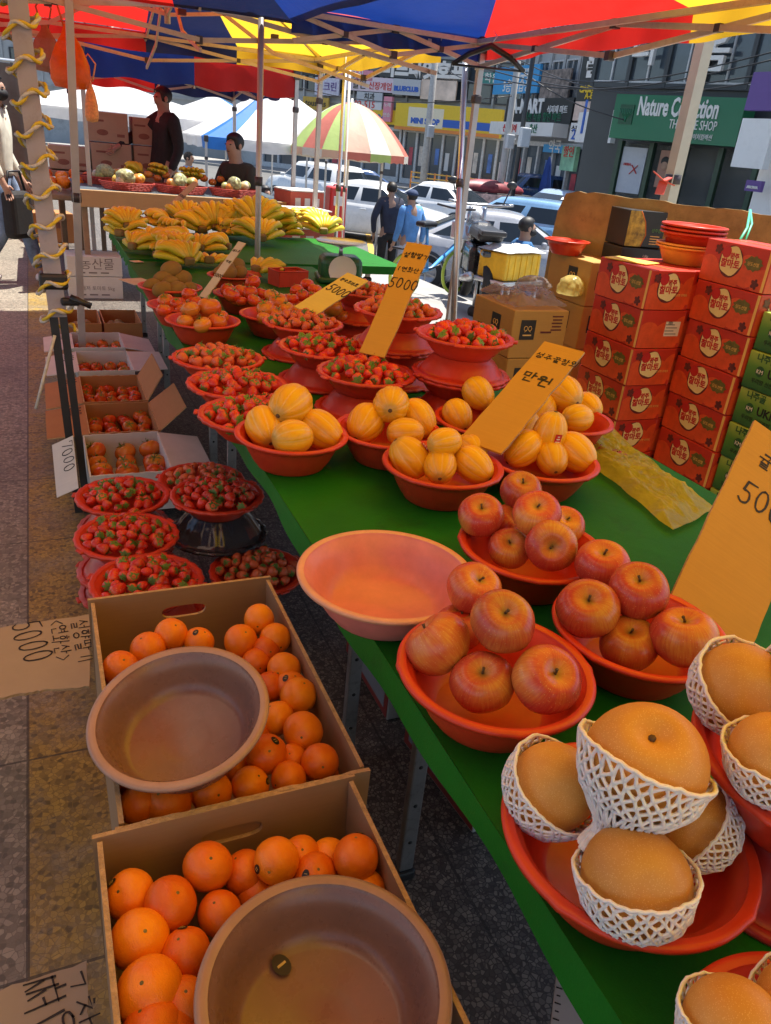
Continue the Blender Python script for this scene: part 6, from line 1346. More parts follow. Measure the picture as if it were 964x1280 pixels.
t = person('shopper in an ivory jacket, faded jeans and white trainers carrying a black bag', (pp_.x + .13, pp_.y - .1, 0), math.radians(75), dict(el_l=(.24, .02, 1.14), wr_l=(.25, -.10, .90), an_l=(.10, -.22, .09), kn_l=(.10, -.14, .50), an_r=(-.10, .22, .12)), JKT, JEA, SHW, mask=MSK)
hb = thing('shoulder_bag', 'black bag hanging at the side of the shopper in the ivory jacket', 'bag', (pp_.x + .24, pp_.y - .26, .62), .9); MB().rbox((0, 0, 0), (.28, .14, .40), .05, seg=3).build('bag', DK, hb); MB().tube([(-.12, 0, .2), (-.07, 0, .36), (.07, 0, .36), (.12, 0, .2)], .012, 6).build('strap', BLKP, hb)
p = atd(205, 112, 8.3); person('vendor in a black jacket standing at the back stall with one arm reaching out', (p.x, p.y, .09), math.radians(-70), dict(el_r=(-.32, -.22, 1.22), wr_r=(-.22, -.46, 1.10), el_l=(.24, .04, 1.14)), DK, DK, BLKP, hair=True)
p = atd(296, 178, 7.7); SEAT = dict(pel=(0, .10, .62), wai=(0, .08, .78), che=(0, .03, 1.00), nek=(0, -.01, 1.17), hd0=(0, -.03, 1.25), hd1=(0, -.04, 1.33), hd2=(0, -.03, 1.40), sh=(.18, .02, 1.10), el=(.25, -.04, .84), wr=(.06, -.30, .78), hip=(.10, .06, .60), kn=(.16, -.36, .62), an=(.14, -.34, .16))
person('seated vendor in a dark tee shirt with hands together beside the banana mound', (p.x, p.y, p.z - 1.36), math.radians(-55), SEAT, OLI, DK, BLKP, long=False)
t = thing('stool', 'dark stool under the seated vendor', 'stool', (p.x + .06, p.y + .06, 0)); MB().rbox((0, 0, p.z - .86), (.36, .36, .05), .015).build('seat', BLKP, t)
for sx in (-1, 1):
    for sy in (-1, 1): MB().tube([(sx * .17, sy * .17, 0), (sx * .13, sy * .13, p.z - .88)], .014, 6).build('leg', STEEL, t)
p = atd(517, 237, 12.6); person('man in a sky blue sweater and navy cap seen from behind in the street', (p.x, p.y, SZ), math.radians(190), dict(el_r=(-.26, .05, 1.15), wr_r=(-.27, -.02, .90)), BLU, LGR, SHW, cap=CAPN, s=(p.z - SZ) / 1.74)
p = atd(491, 228, 13.2); person('man in dark navy clothes walking beside the one in the sky blue sweater', (p.x, p.y, SZ), math.radians(175), dict(el_l=(.30, .05, 1.16)), NV, DK, BLKP, s=(p.z - SZ) / 1.73)
p = atd(659, 273, 8.6); person('man in a teal blue jacket and black mask behind the yellow crate', (p.x, p.y, p.z - 1.72), math.radians(80), None, DBL, DK, BLKP, mask=MSK)
for px, py, d_, lab, tc, ang in ((558, 200, 52, 'distant pedestrian in black before the yellow convenience store', DK, 20), (590, 203, 50, 'distant pedestrian in black near the utility post', DK, 200), (737, 190, 34, 'distant pedestrian under the rolled blue parasol', NV, 90), (235, 195, 15, 'shopper in pale blue beyond the standing vendor', BLU, 60), (330, 238, 11.5, 'person bending behind the fruit boxes by the parasol pole', DK, 30)):
    p = atd(px, py, d_); person(lab, (p.x, p.y, p.z - 1.66), math.radians(ang), None, tc, DK, BLKP, fingers=False)
for px, py in ((5, 150),):
    pass

# ------------------------------------------------------------------ vehicles
GLASS = M('car_glass', (.015, .02, .026), .08, .05, spec=.5); TYRE = M('tyre_rubber', (.018, .018, .018), .8, .2); RIMM = M('alloy_rim', (.45, .46, .48), .3, .1, metal=.8); LAMP = M('clear_lamp', (.70, .72, .75), .12, .05, spec=.8); TAIL = M('red_lamp', (.50, .02, .02), .15, .05); CHR = M('dark_trim', (.03, .03, .032), .35, .1); PLATE = M('number_plate', (.75, .76, .74), .5, .05)
def paint(name, c): return M('paint_' + name, c, .28, .06, 3, coat=.6, dirt=tuple(x * .8 for x in c))
def car(label, loc, rz, pm, L=4.5, W=1.78, H=1.45, kind='sedan', plate_text=None):
    """lofted body: nose towards -Y; the greenhouse narrows upward and carries its own glass"""
    t = thing('parked_car', label, 'car', loc, rz, 'cars in the street'); hw = W / 2
    nose, tail = -L / 2, L / 2
    if kind == 'sedan': hood = [(nose, .55), (nose + .12, .72), (nose + .5, .82), (nose + 1.15, .92), (nose + 1.6, .96), (tail - 1.2, .98), (tail - .9, 1.0), (tail - .35, 1.0), (tail - .08, .90), (tail, .62)]; A, B_, C_, D_ = nose + 1.05, nose + 1.85, tail - 1.45, tail - .55
    elif kind == 'hatch': hood = [(nose, .55), (nose + .10, .75), (nose + .4, .88), (nose + .95, .98), (nose + 1.3, 1.02), (tail - .8, 1.04), (tail - .3, 1.03), (tail - .06, .98), (tail, .62)]; A, B_, C_, D_ = nose + .75, nose + 1.45, tail - .55, tail - .10
    else: hood = [(nose, .6), (nose + .10, .85), (nose + .4, 1.0), (nose + 1.1, 1.08), (nose + 1.4, 1.10), (tail - .8, 1.12), (tail - .25, 1.1), (tail - .05, 1.05), (tail, .65)]; A, B_, C_, D_ = nose + .95, nose + 1.55, tail - .35, tail - .06
    b = MB(); vs = []; fs = []; n = 14
    for i, (y, zt) in enumerate(hood):
        e = min(1, min(y - nose, tail - y) / .45); k = .80 + .20 * math.sqrt(max(0, 1 - (1 - e) ** 2)); w_ = hw * k
        sec = [(-w_ * .90, .20), (-w_ * .97, .26), (-w_, .45), (-w_ * .995, .62), (-w_ * .96, zt - .06), (-w_ * .86, zt - .005), (-w_ * .5, zt + .012), (w_ * .5, zt + .012), (w_ * .86, zt - .005), (w_ * .96, zt - .06), (w_ * .995, .62), (w_, .45), (w_ * .97, .26), (w_ * .90, .20)]
        vs += [(x, y, z) for x, z in sec]
    for i in range(len(hood) - 1):
        for j in range(n): a, c = i * n + j, i * n + (j + 1) % n; fs.append((a, c, c + n, a + n))
    fs += [tuple(range(n)), tuple((len(hood) - 1) * n + j for j in range(n - 1, -1, -1))]; b.add(vs, fs, 0, True); zb = 0.94 if kind == 'sedan' else 1.0 if kind == 'hatch' else 1.07
    wb, wt = hw * .94, hw * .70; N = 48; zw = H - .10
    def ring(ya, yb_, z, w_, nn=6.0):
        out = []
        for i in range(N):
            a_ = 2 * PI * (i - .5) / N; ca, sa = math.cos(a_), math.sin(a_); r_ = (abs(ca) ** nn + abs(sa) ** nn) ** (-1 / nn); out.append(V((w_ * r_ * ca, (ya + yb_) / 2 + (yb_ - ya) / 2 * r_ * sa, z)))
        return out
    def lerp_(p, q, k): return p + (q - p) * k
    L0 = ring(A, D_, zb - .03, wb); R_ = [L0]
    for k in (.12, .88): R_.append(ring(lerp_(A, B_, k), lerp_(D_, C_, k), zb + (zw - zb) * k, lerp_(wb, wt, k ** 1.2)))
    R_ += [ring(B_, C_, zw, wt), ring(B_ + .10, C_ - .08, H - .035, wt * .95), ring(B_ + .28, C_ - .24, H - .006, wt * .82, 3.5), ring((B_ + C_) / 2 - .3, (B_ + C_) / 2 + .3, H, wt * .4, 3)]
    GL = {'windscreen': MB(), 'rear_window': MB(), 'side_window': MB(), 'side_window ': MB(), 'side_window  ': MB(), 'side_window   ': MB()}; mid = (A + D_) / 2
    for j in range(len(R_) - 1):
        for i in range(N):
            q = [R_[j][i], R_[j][(i + 1) % N], R_[j + 1][(i + 1) % N], R_[j + 1][i]]
            if j == 1:
                a_ = (2 * PI * i / N); ca, sa = math.cos(a_), math.sin(a_); tx_, ty_ = abs(ca), abs(sa); nm = None
                if ty_ > .77: nm = 'windscreen' if sa < 0 else 'rear_window'
                elif tx_ > .77 and ty_ > .07: nm = 'side_window' + ' ' * ((0 if ca > 0 else 1) + (2 if sa > 0 else 0))
                if nm: GL[nm].add(q, [(0, 1, 2, 3)], 0, True); continue
            b.add(q, [(0, 1, 2, 3)], 0, True)
    b.add(R_[-1], [tuple(range(N))], 0, True); b.build('body', pm, t, clean=True)
    for nm, g in GL.items(): g.build(nm.strip(), GLASS, t, clean=True)
    for sx in (-1, 1):
        for y in (nose + .85, tail - .85):
            wv = MB().lathe([(.20, -.09), (.305, -.095), (.325, -.07), (.325, .07), (.305, .095), (.20, .09)], 28); m_ = Matrix.Translation((sx * (hw - .085), y, .325)) @ Matrix.Rotation(PI / 2, 4, 'Y'); w_ = wv.build('wheel', TYRE, t, m_); q = MB(); q.lathe([(.0003, .05), (.20, .06), (.205, .092), (.195, .096)], 24); q.lathe([(.0003, -.05), (.20, -.06), (.205, -.092), (.195, -.096)], 24)
            for k in range(5):
                for z in (.075, -.075): q.bar((0, 0, z), (.195 * math.cos(k * 1.2566), .195 * math.sin(k * 1.2566), z), .03, .02)
            q.build('rim', RIMM, w_); q = MB(); q.lathe([(.33, -.012), (.385, -.012), (.385, .012), (.33, .012)], 28); q.v = [(x, y, z) for x, y, z in q.v]; q.build('wheel_arch', CHR, t, Matrix.Translation((sx * (hw + .0), y, .335)) @ Matrix.Rotation(PI / 2, 4, 'Y'))
        MB().rbox((sx * hw * .70, nose + .10, .68), (.34, .16, .13), .04).build('headlight', LAMP, t); MB().rbox((sx * hw * .72, tail - .10, .84 if kind == 'sedan' else .95), (.34, .16, .15 if kind == 'sedan' else .26), .04).build('tail_light', TAIL, t); MB().rbox((sx * (hw + .08), A + .55, zb + .06), (.16, .09, .11), .03).build('wing_mirror', pm, t)
        q = MB()
        for y in ((A + D_) / 2 - .2, (A + D_) / 2 + .75): q.rbox((sx * (hw + .005), y, .80), (.02, .16, .025), .006)
        q.build('door_handles', pm, t)
    MB().rbox((0, nose - .005, .42), (hw * 1.3, .05, .22), .02).build('grille', CHR, t); q = MB().rbox((0, tail + .008, .62 if kind != 'sedan' else .50), (.42, .02, .11), .004).build('number_plate', PLATE, t); MB().rbox((0, nose - .028, .42), (.42, .02, .11), .004).build('number_plate', PLATE, t); MB().rbox((0, tail - .02, .34), (hw * 1.7, .09, .12), .03).build('bumper_trim', CHR, t); return t
PW, PSI, PLB, PDB, PBK = paint('white', (.78, .78, .77)), paint('silver', (.36, .37, .40)), paint('light_blue', (.20, .36, .56)), paint('dark_blue', (.03, .07, .18)), paint('black', (.02, .02, .022))
def at_street(px, py): return atz(px, py, SZ)
def carpos(px, py, d): p = atd(px, py, d); return (p.x, p.y, SZ)
HD_ = math.radians
car('white saloon car facing the market with a dark windscreen, behind the two men', carpos(468, 262, 20.5), HD_(52), PW)
car('white saloon car turned away with its red tail lamp showing, beside the other white saloon', carpos(548, 250, 24), HD_(205), PW)
car('white estate car seen from behind under the roadside canopy', carpos(398, 228, 26), HD_(195), PW, kind='suv', H=1.6)
car('silver grey saloon car behind the motorbike', carpos(628, 305, 14.5), HD_(64), PSI)
car('light blue hatchback with red lamps behind the silver car', carpos(650, 275, 18.5), HD_(215), PLB, L=3.9, kind='hatch', H=1.52)
car('dark saloon car half hidden behind the white saloon', carpos(455, 226, 28), HD_(80), PDB)
car('pale blue saloon car in front of the rolled blue parasol', carpos(700, 238, 27), HD_(290), paint('pale_blue', (.30, .40, .55)))
car('dark blue sports utility car before the black mart shopfront', carpos(668, 222, 36), HD_(265), PDB, kind='suv', H=1.7)
car('dark car at the kerb behind the plywood board', carpos(715, 262, 21), HD_(240), PBK)
# the pavement falls from the market floor to the road
def gz(x): return 0 if x < 3 else -(x - 3) * .06 if x < 4.6 else max(SZ, -.096 - (x - 4.6) * .34)
PV_ = MB(); PV_.add([(x_, y_, gz(x_) + (.004 if x_ > 6 else -.004)) for y_ in (-8, 10.2) for x_ in (3.0, 4.6, 6.98)] + [(3.0, 10.2, SZ), (4.6, 10.2, SZ), (6.98, 10.2, SZ)], [(0, 1, 4, 3), (1, 2, 5, 4), (3, 4, 7, 6), (4, 5, 8, 7)]); tag(PV_.build('pavement', PAVE), kind='structure')
# motorbike
p = atd(590, 372, 8.7); t = thing('motorbike', 'black motorbike parked in front of the silver car', 'motorbike', (p.x, p.y, gz(p.x)), HD_(160))
for y in (-.62, .62):
    w_ = MB().lathe([(.20, -.05), (.27, -.055), (.30, -.03), (.305, 0), (.30, .03), (.27, .055), (.20, .05)], 26).build('wheel', TYRE, t, Matrix.Translation((0, y, .305)) @ Matrix.Rotation(PI / 2, 4, 'Y')); q = MB(); q.lathe([(.0003, .03), (.05, .03), (.05, -.03), (.0003, -.03)], 12)
    for k in range(7): q.bar((0, 0, 0), (.21 * math.cos(k * .9), .21 * math.sin(k * .9), 0), .016, .03)
    q.build('rim', RIMM, w_)
b = MB(); b.rbox((0, -.12, .80), (.26, .46, .22), .08, seg=3); b.rbox((0, .05, .52), (.28, .5, .34), .06, seg=3); b.rbox((0, -.55, .62), (.16, .34, .05), .02); b.rbox((0, .62, .66), (.18, .4, .06), .02); b.build('body_shell', PBK, t); MB().rbox((0, .36, .82), (.28, .62, .12), .05, seg=3).build('seat', BLKP, t)
q = MB()
for sx in (-1, 1): q.tube([(sx * .09, -.62, .30), (sx * .09, -.46, .80), (sx * .08, -.40, 1.02)], .024, 8)
q.tube([(-.36, -.22, 1.08), (-.2, -.36, 1.05), (.2, -.36, 1.05), (.36, -.22, 1.08)], .015, 8); q.build('fork_and_handlebar', RIMM, t); MB().ell((0, -.52, .92), (.10, .09, .10), 16, 10).build('headlight', LAMP, t)
for sx in (-1, 1): q = MB(); q.tube([(sx * .26, -.30, 1.07), (sx * .32, -.30, 1.24)], .008, 6); q.ell((sx * .33, -.30, 1.28), (.06, .02, .04), 12, 8); q.build('mirror', CHR, t)
MB().tube([(.15, -.1, .36), (.19, .3, .34), (.20, .85, .44)], [.03, .035, .05], 10).build('exhaust', RIMM, t); MB().rbox((0, .70, .86), (.26, .24, .05), .015).build('luggage_rack', CHR, t); q = MB(); q.tube([(.0, -.1, .42), (-.24, .0, .0)], .014, 6); q.build('kickstand', STEEL, t)
# bicycle
p = atd(534, 385, 8.9); t = thing('bicycle', 'small wheeled bicycle with a light blue frame and lime green tyres', 'bicycle', (p.x, p.y, gz(p.x)), HD_(115)); LIM = M('lime_tyre', (.45, .62, .08), .6); BFR = M('sky_blue_frame', (.08, .33, .70), .3)
for y in (-.46, .46):
    w_ = MB().lathe([(.225, -.012), (.245, -.02), (.255, 0), (.245, .02), (.225, .012)], 30).build('wheel', LIM, t, Matrix.Translation((0, y, .26)) @ Matrix.Rotation(PI / 2, 4, 'Y')); q = MB()
    for k in range(14): q.tube([(0, 0, .02 * (-1) ** k), (.228 * math.cos(k * .4488), .228 * math.sin(k * .4488), 0)], .0022, 4)
    q.lathe([(.0003, .03), (.025, .03), (.025, -.03), (.0003, -.03)], 10); q.build('spokes', STEEL, w_)
q = MB(); q.tube([(0, -.46, .26), (0, -.40, .60), (0, -.36, .92)], .018, 8); q.tube([(0, -.38, .56), (0, .0, .32), (0, .18, .30)], .024, 8); q.tube([(0, .08, .30), (0, .16, .78)], .018, 8); q.tube([(0, .08, .30), (.04, .46, .26)], .012, 6); q.tube([(0, .14, .60), (.03, .46, .26)], .012, 6); q.build('frame', BFR, t); q = MB(); q.tube([(-.27, -.32, .98), (-.1, -.36, .96), (.1, -.36, .96), (.27, -.32, .98)], .012, 8); q.build('handlebar', CHR, t)
MB().rbox((0, .17, .80), (.14, .24, .06), .025, seg=3).build('saddle', BLKP, t); q = MB(); q.rbox((0, -.58, .72), (.30, .24, .20), .02); q.build('front_basket', STEEL, t); q = MB(); q.rbox((0, .46, .56), (.14, .34, .02), .005); q.tube([(0, .08, .30), (.12, .14, .22)], .01, 6); q.tube([(0, .08, .30), (-.12, .0, .38)], .01, 6); q.build('carrier_and_pedals', CHR, t)
# yellow crate on a hand cart
p = atd(637, 330, 7.9); t = thing('hand_cart', 'steel hand cart under the yellow crate', 'cart', (p.x, p.y, gz(p.x)), .3); zz = p.z - .13
MB().rbox((0, 0, zz - gz(p.x) - .03), (.62, .45, .04), .008).build('deck', STEEL, t)
for sx in (-1, 1):
    for sy in (-1, 1): MB().tube([(sx * .26, sy * .18, .10), (sx * .26, sy * .18, zz - gz(p.x) - .05)], .016, 8).build('leg', STEEL, t); MB().lathe([(.0003, -.02), (.06, -.02), (.06, .02), (.0003, .02)], 14).build('wheel', TYRE, t, Matrix.Translation((sx * .26, sy * .18, .06)) @ Matrix.Rotation(PI / 2, 4, 'Y'))
t = thing('crate', 'yellow plastic crate with a crinkled white cover beside the masked man', 'crate', (p.x, p.y, zz - .008), .3); YP = M('yellow_plastic', (.72, .42, .02), .4); b = MB(); b.rbox((0, 0, .13), (.54, .38, .26), .02)
for k in range(6): b.rbox((-.22 + .088 * k, -.192, .13), (.018, .012, .24), .004)
b.build('box', YP, t); cq = [V((-.30, -.22, .262)), V((.30, -.22, .262)), V((.30, .22, .262)), V((-.30, .22, .262))]; crumple(cq, 20, .05).build('cover', CBAG if False else M('white_film', (.66, .66, .64), .3, .3, 22), t)
# pallet load of red and white boxes by the parasol pole
for px, py, d_, lab, w_, h_ in ((378, 262, 6.9, 'red and white printed fruit box, top of two near the bananas', .42, .14), (376, 284, 6.75, 'red and white printed fruit box under another near the bananas', .48, .17), (374, 238, 7.3, 'red fruit box with a white lid behind the banana table', .36, .18)):
    p = atd(px, py, d_); t = thing('fruit_box', lab, 'box', (p.x, p.y, p.z - h_ / 2), .2); MB().rbox((0, 0, 0), (w_, .34, h_), .006).build('box', M('brick_red_card', (.44, .075, .04), .6), t); MB().rbox((0, 0, h_ / 2 + .006), (w_ * 1.01, .345, .012), .003).build('lid', WHITEB, t); b = MB()
    for k in range(3): b.box((-w_ * .28 + k * w_ * .28, -.1715, 0), (w_ * .16, .001, h_ * .4))
    b.build('print', WHITEB, t)
    if py != 262: MB().rbox((0, 0, -(p.z - h_ / 2) / 2 - h_ / 2 - .02), (w_ * .9, .3, max(.02, p.z - h_ - .02)), .01).build('lower_box', M('brick_red_card', (.44, .075, .04)), t)
p = atd(419, 262, 8.8); t = thing('fire_hydrant_box', 'small bright red cabinet standing behind the white pole', 'cabinet', (p.x, p.y, SZ)); MB().rbox((0, 0, (p.z - SZ) / 2 + .12), (.20, .2, p.z - SZ + .25), .02).build('cabinet', M('signal_red', (.62, .03, .025), .4), t); MB().rbox((0, -.105, p.z - SZ + .1), (.12, .012, .1), .004).build('door', WHT, t)

# ------------------------------------------------------------------ parasol
p = atd(440, 128, 13.2); t = thing('parasol', 'round market parasol in white, lime green, peach and red panels', 'parasol', (p.x, p.y, SZ)); zt = p.z - SZ; rr_ = 1.06; PAN = [cloth_mat('parasol_white', (.80, .78, .72), .4), cloth_mat('parasol_lime', (.50, .66, .20), .4), cloth_mat('parasol_peach', (.80, .52, .38), .4), cloth_mat('parasol_red', (.66, .20, .15), .4)]; rim_z = zt - .76
def para(u, v, k, n=16):
    a = 2 * PI * (k + u) / n; q = v; rad = rr_ * q * (1 - .03 * math.sin(u * PI)); z = zt - (zt - rim_z) * (q ** 1.9); return V((rad * math.cos(a), rad * math.sin(a), z))
for k in range(16):
    i = (k * 5 + 1) // 3 % 4
    pn = MB().sheet(4, 10, lambda u, v: para(u, .02 + .98 * v, k)).build('panel', PAN[i], t); MB().sheet(6, 2, lambda u, v: para(u, 1, k) + V((0, 0, -.13 * v * (.75 + .25 * abs(math.cos(u * 2 * PI)))))).build('fringe', PAN[(i + 1) % 4], pn)
MB().tube([(0, 0, 0), (0, 0, zt + .06)], .022, 10).build('pole', WHT, t); q = MB()
for k in range(8): a = k * PI / 4; q.tube([(0, 0, zt - .75), (rr_ * .5 * math.cos(a), rr_ * .5 * math.sin(a), zt - .35), para(0, .98, k * 2)], .007, 5)
q.build('ribs', STEEL, t); MB().lathe([(.0003, 0), (.25, 0), (.25, .06), (.03, .12)], 20).build('base', CHR, t)

# ------------------------------------------------------------------ back stall
t = thing('stall_table', 'low wooden stall table carrying the woven fruit baskets', 'table', (1.25, 8.1, 0)); MB().rbox((0, 0, .88), (1.9, 1.2, .06), .01).build('tabletop', M('worn_blue_top', (.05, .075, .09), .6, .3), t); MB().rbox((0, -.61, .84), (1.92, .03, .14), .005).build('front_board', CARDL, t)
for sx in (-1, 1):
    for sy in (-1, 1): MB().rbox((sx * .88, sy * .52, .42), (.05, .05, .84), .006).build('leg', WOODT, t)
WOV = M('woven_red_basket', (.38, .05, .035), .6, .5, 60)
BK = [(0.75, 7.72, 'woven red basket of wrapped fruit at the aisle end of the back stall'), (1.22, 7.74, 'woven red basket of wrapped fruit in the middle of the back stall'), (1.72, 7.76, 'woven red basket of wrapped fruit before the seated vendor'), (0.62, 8.25, 'woven red basket at the rear of the back stall')]
PACK = [M('pack_yellow', (.66, .44, .08), .35, .3, 20), M('pack_orange', (.62, .24, .05), .35, .3, 20), M('pack_green', (.36, .38, .14), .35, .4, 20), M('pack_pale', (.62, .52, .36), .3, .4, 20)]
for bi, (x, y, lab) in enumerate(BK):
    t = thing('basket', lab, 'basket', (x, y, .91), .2 * bi - .3); b = MB(); ring = []
    for k in range(5): b.lathe([(.17 + .008 * k, .0 + .014 * k), (.178 + .008 * k, .007 + .014 * k), (.17 + .008 * k, .014 + .014 * k)], 40, mod=lambda a, r, z, k=k: 1 + .03 * math.cos(20 * a + PI * k))
    b.lathe([(.0003, .004), (.17, .004)], 30); b.v = [(x_ * 1.15, y_ * .9, z_) for x_, y_, z_ in b.v]; b.build('weave', WOV, t)
    for k in range(9):
        a = k * 2.4; r_ = .045 * math.sqrt(k); tag(MB().ell((0, 0, 0), (.05 + .01 * (k % 2), .045, .042), 12, 8, mod=lambda a_, ph: .92 + .1 * math.cos(3 * a_)).build('wrapped_fruit', PACK[(k + bi) % 4], None, TRS((x + r_ * math.cos(a), y + r_ * math.sin(a), .97 + .02 * (k % 3)), (0, 0, k))), 'small wrapped fruit in the basket ' + ['at the aisle end', 'in the middle', 'before the seated vendor', 'at the rear'][bi] + ' of the back stall', 'fruit', 'wrapped fruit in the basket ' + str(['at the aisle end', 'in the middle', 'before the vendor', 'at the rear'][bi]))
    bagheap('net_pack', 0, 0, 0, .09, .06, .07, M('pack_greens', (.36, .38, .20), .35, .6, 40), 'plastic wrapped bunch of pale greens in the basket ' + ['at the aisle end', 'in the middle', 'before the seated vendor', 'at the rear'][bi], 4 + bi).matrix_world = TRS((x - .02, y - .10, 1.02), (0, 0, bi))
for k, (x, y, z, w_, h_) in enumerate(((.80, 9.9, .92, .42, .30), (.78, 9.92, 1.225, .42, .30), (1.24, 9.95, .92, .40, .30), (.36, 9.9, .92, .40, .24), (1.22, 9.97, 1.225, .36, .28))):
    t = thing('stacked_carton', ['kraft carton standing at the bottom behind the back stall', 'kraft carton second in the pile behind the back stall', 'kraft carton beside the pile, behind the standing vendor', 'kraft carton at the aisle end of the row behind the back stall', 'upper kraft carton behind the standing vendor'][k], 'carton', (x, y, z)); MB().rbox((0, 0, h_ / 2), (w_, .34, h_ - .006), .006).build('box', card_mat('kraft_carton', (.44, .31, .20)), t); b = MB(); b.box((-.1, -.171, h_ * .7), (.12, .001, .02)); b.box((.13, -.171, h_ * .25), (.08, .001, .03)); b.add(*disc(-.06, h_ * .32, .06, .03, -.1715)); b.build('print', M('brown_print', (.22, .08, .05)), t)
t = thing('stall_table', 'rear trestle behind the back stall holding the kraft cartons', 'table', (.9, 9.95, 0)); MB().rbox((0, 0, .88), (1.5, .6, .06), .01).build('tabletop', WOODT, t)
for sx in (-1, 1): MB().rbox((sx * .65, 0, .42), (.06, .4, .84), .01).build('leg', WOODT, t)
t = thing('stall_table', 'aisle side stall table heaped with oranges and bananas behind the roped pole', 'table', (.35, 8.9, 0)); MB().rbox((0, 0, .78), (.7, 1.6, .05), .01).build('tabletop', WOODT, t); MB().rbox((-.34, 0, .66), (.02, 1.6, .24), .004).build('skirt', M('faded_red_cloth', (.45, .12, .08), .8, .2), t)
for sx in (-1, 1):
    for sy in (-1, 1): MB().rbox((sx * .3, sy * .7, .38), (.05, .05, .75), .006).build('leg', WOODT, t)
k = 0
for i in range(4):
    for j in range(8): ORP[0].put(TRS((.12 + .13 * i + R.uniform(-.02, .02), 8.2 + .17 * j, .86 + R.uniform(0, .05)), (R.uniform(-1, 1), 0, 0), 1.2), 'orange heaped on the aisle side stall behind the roped pole', 'oranges on the aisle side stall')
for i, (x, y) in enumerate(((.95, 8.55), (1.2, 8.6), (1.45, 8.5))): BNP[i % 2].put(TRS((x, y, .95), (0, -.3, 2.5 + i)), ['banana bunch at the aisle end', 'banana bunch in the middle', 'banana bunch by the standing vendor'][i] + ' on the back stall')
for i in range(14): TOY.put(TRS((.75 + .09 * i, 8.42 + .03 * (i % 3), .98 + .03 * (i % 2)), (0, 0, i), 1.15), 'persimmon like orange fruit in the row on the back stall', 'orange fruits on the back stall')

# ------------------------------------------------------------------ buildings
WALLG = M('facade_grey', (.44, .44, .43), .7, .12, .6, dirt=(.2, .19, .18)); WALLW = M('facade_white', (.74, .73, .71), .6, .06, .5, dirt=(.5, .49, .47)); WALLD = M('facade_dark', (.045, .05, .055), .4, .15, .5); PANE = M('window_glass', (.07, .09, .11), .08, .35, .35, spec=.8); FRMD = M('window_frame_dark', (.05, .05, .055), .4); FRML = M('window_frame_light', (.55, .55, .55), .4); SHOPIN = M('shop_interior', (.32, .27, .20), .6, .6, 1.5)
class Facade:
    """a vertical wall plane through two photo points at given distances; uv() gives metres along and above the street"""
    def __init__(s, pa, da, pb, db):
        a, b = atd(*pa, da), atd(*pb, db); a.z = b.z = SZ; s.o = a; s.x = (b - a).normalized(); s.n = V((-s.x.y, s.x.x, 0)); s.M = Matrix(((s.x.x, s.n.x, 0, a.x), (s.x.y, s.n.y, 0, a.y), (0, 0, 1, SZ), (0, 0, 0, 1)))
    def uv(s, px, py):
        r = ray(px, py); k = (s.o - EYE).dot(s.n) / r.dot(s.n); p = EYE + r * k - s.o; return p.dot(s.x), p.z
    def rect(s, x0, y0, x1, y1):
        """lower-left and upper-right (u, v) of the picture rectangle"""
        xm, ym = (x0 + x1) / 2, (y0 + y1) / 2; u0 = s.uv(x0, ym)[0]; u1 = s.uv(x1, ym)[0]; v0 = s.uv(xm, y1)[1]; v1 = s.uv(xm, y0)[1]; return u0, v0, u1, v1
def building(name, label, fc, u0, u1, h, depth, wall, rows, cols, gh=3.4, pane=None, frame=None, win_h=.62, win_w=.8):
    t = thing(name, label, 'building', mtx=fc.M.copy()); MB().box(((u0 + u1) / 2, depth / 2 + .25, h / 2), (u1 - u0, depth, h)).build('wall', wall, t); fh = (h - gh) / rows; cw = (u1 - u0) / cols; pane = pane or PANE; frame = frame or FRMD; b = MB()
    for r_ in range(rows):
        b.box(((u0 + u1) / 2, .20, gh + fh * r_ + .05), (u1 - u0, .16, .14)); 
    for c in range(cols + 1): b.box((u0 + cw * c, .18, gh + (h - gh) / 2), (.12, .16, h - gh))
    b.build('pilasters_and_bands', wall, t)
    for r_ in range(rows):
        for c in range(cols):
            cx, cz, ww, hh = u0 + cw * (c + .5), gh + fh * (r_ + .52), cw * win_w, fh * win_h; q = MB()
            for sx in (-1, 1): q.box((cx + sx * ww / 2, .2, cz), (.07, .14, hh + .07))
            for sz in (-1, 1): q.box((cx, .2, cz + sz * hh / 2), (ww - .07, .14, .07))
            q.box((cx, .21, cz), (.05, .10, hh - .07)); w_ = q.build('window', frame, t); MB().box((cx, .238, cz), (ww - .05, .02, hh - .05)).build('pane', pane, w_)
    return t
def sign(fc, name, label, px, mat, texts=(), out=.18, th=.14, frame=None, extra=None, cat='sign'):
    u0, v0, u1, v1 = fc.rect(*px); t = thing(name, label, cat, mtx=fc.M @ Matrix.Translation((u0, -out, v0))); w_, h_ = u1 - u0, v1 - v0; MB().box((w_ / 2, 0, h_ / 2), (w_, th, h_)).build('board', mat, t)
    for tx in texts:
        s_, x, y, ww, mm = tx[:5]; q, _ = textmesh(s_, .5, ww * w_, tx[5] if len(tx) > 5 else 'MID', .03, bold=tx[6] if len(tx) > 6 else .004); q.xf(Matrix.Translation((x * w_, -th / 2 - .016, y * h_)) @ Matrix.Diagonal((1, 1, tx[7] if len(tx) > 7 else 1, 1))); q.build('lettering', mm, t)
    if extra: extra(t, w_, h_, -th / 2 - .012)
    return t
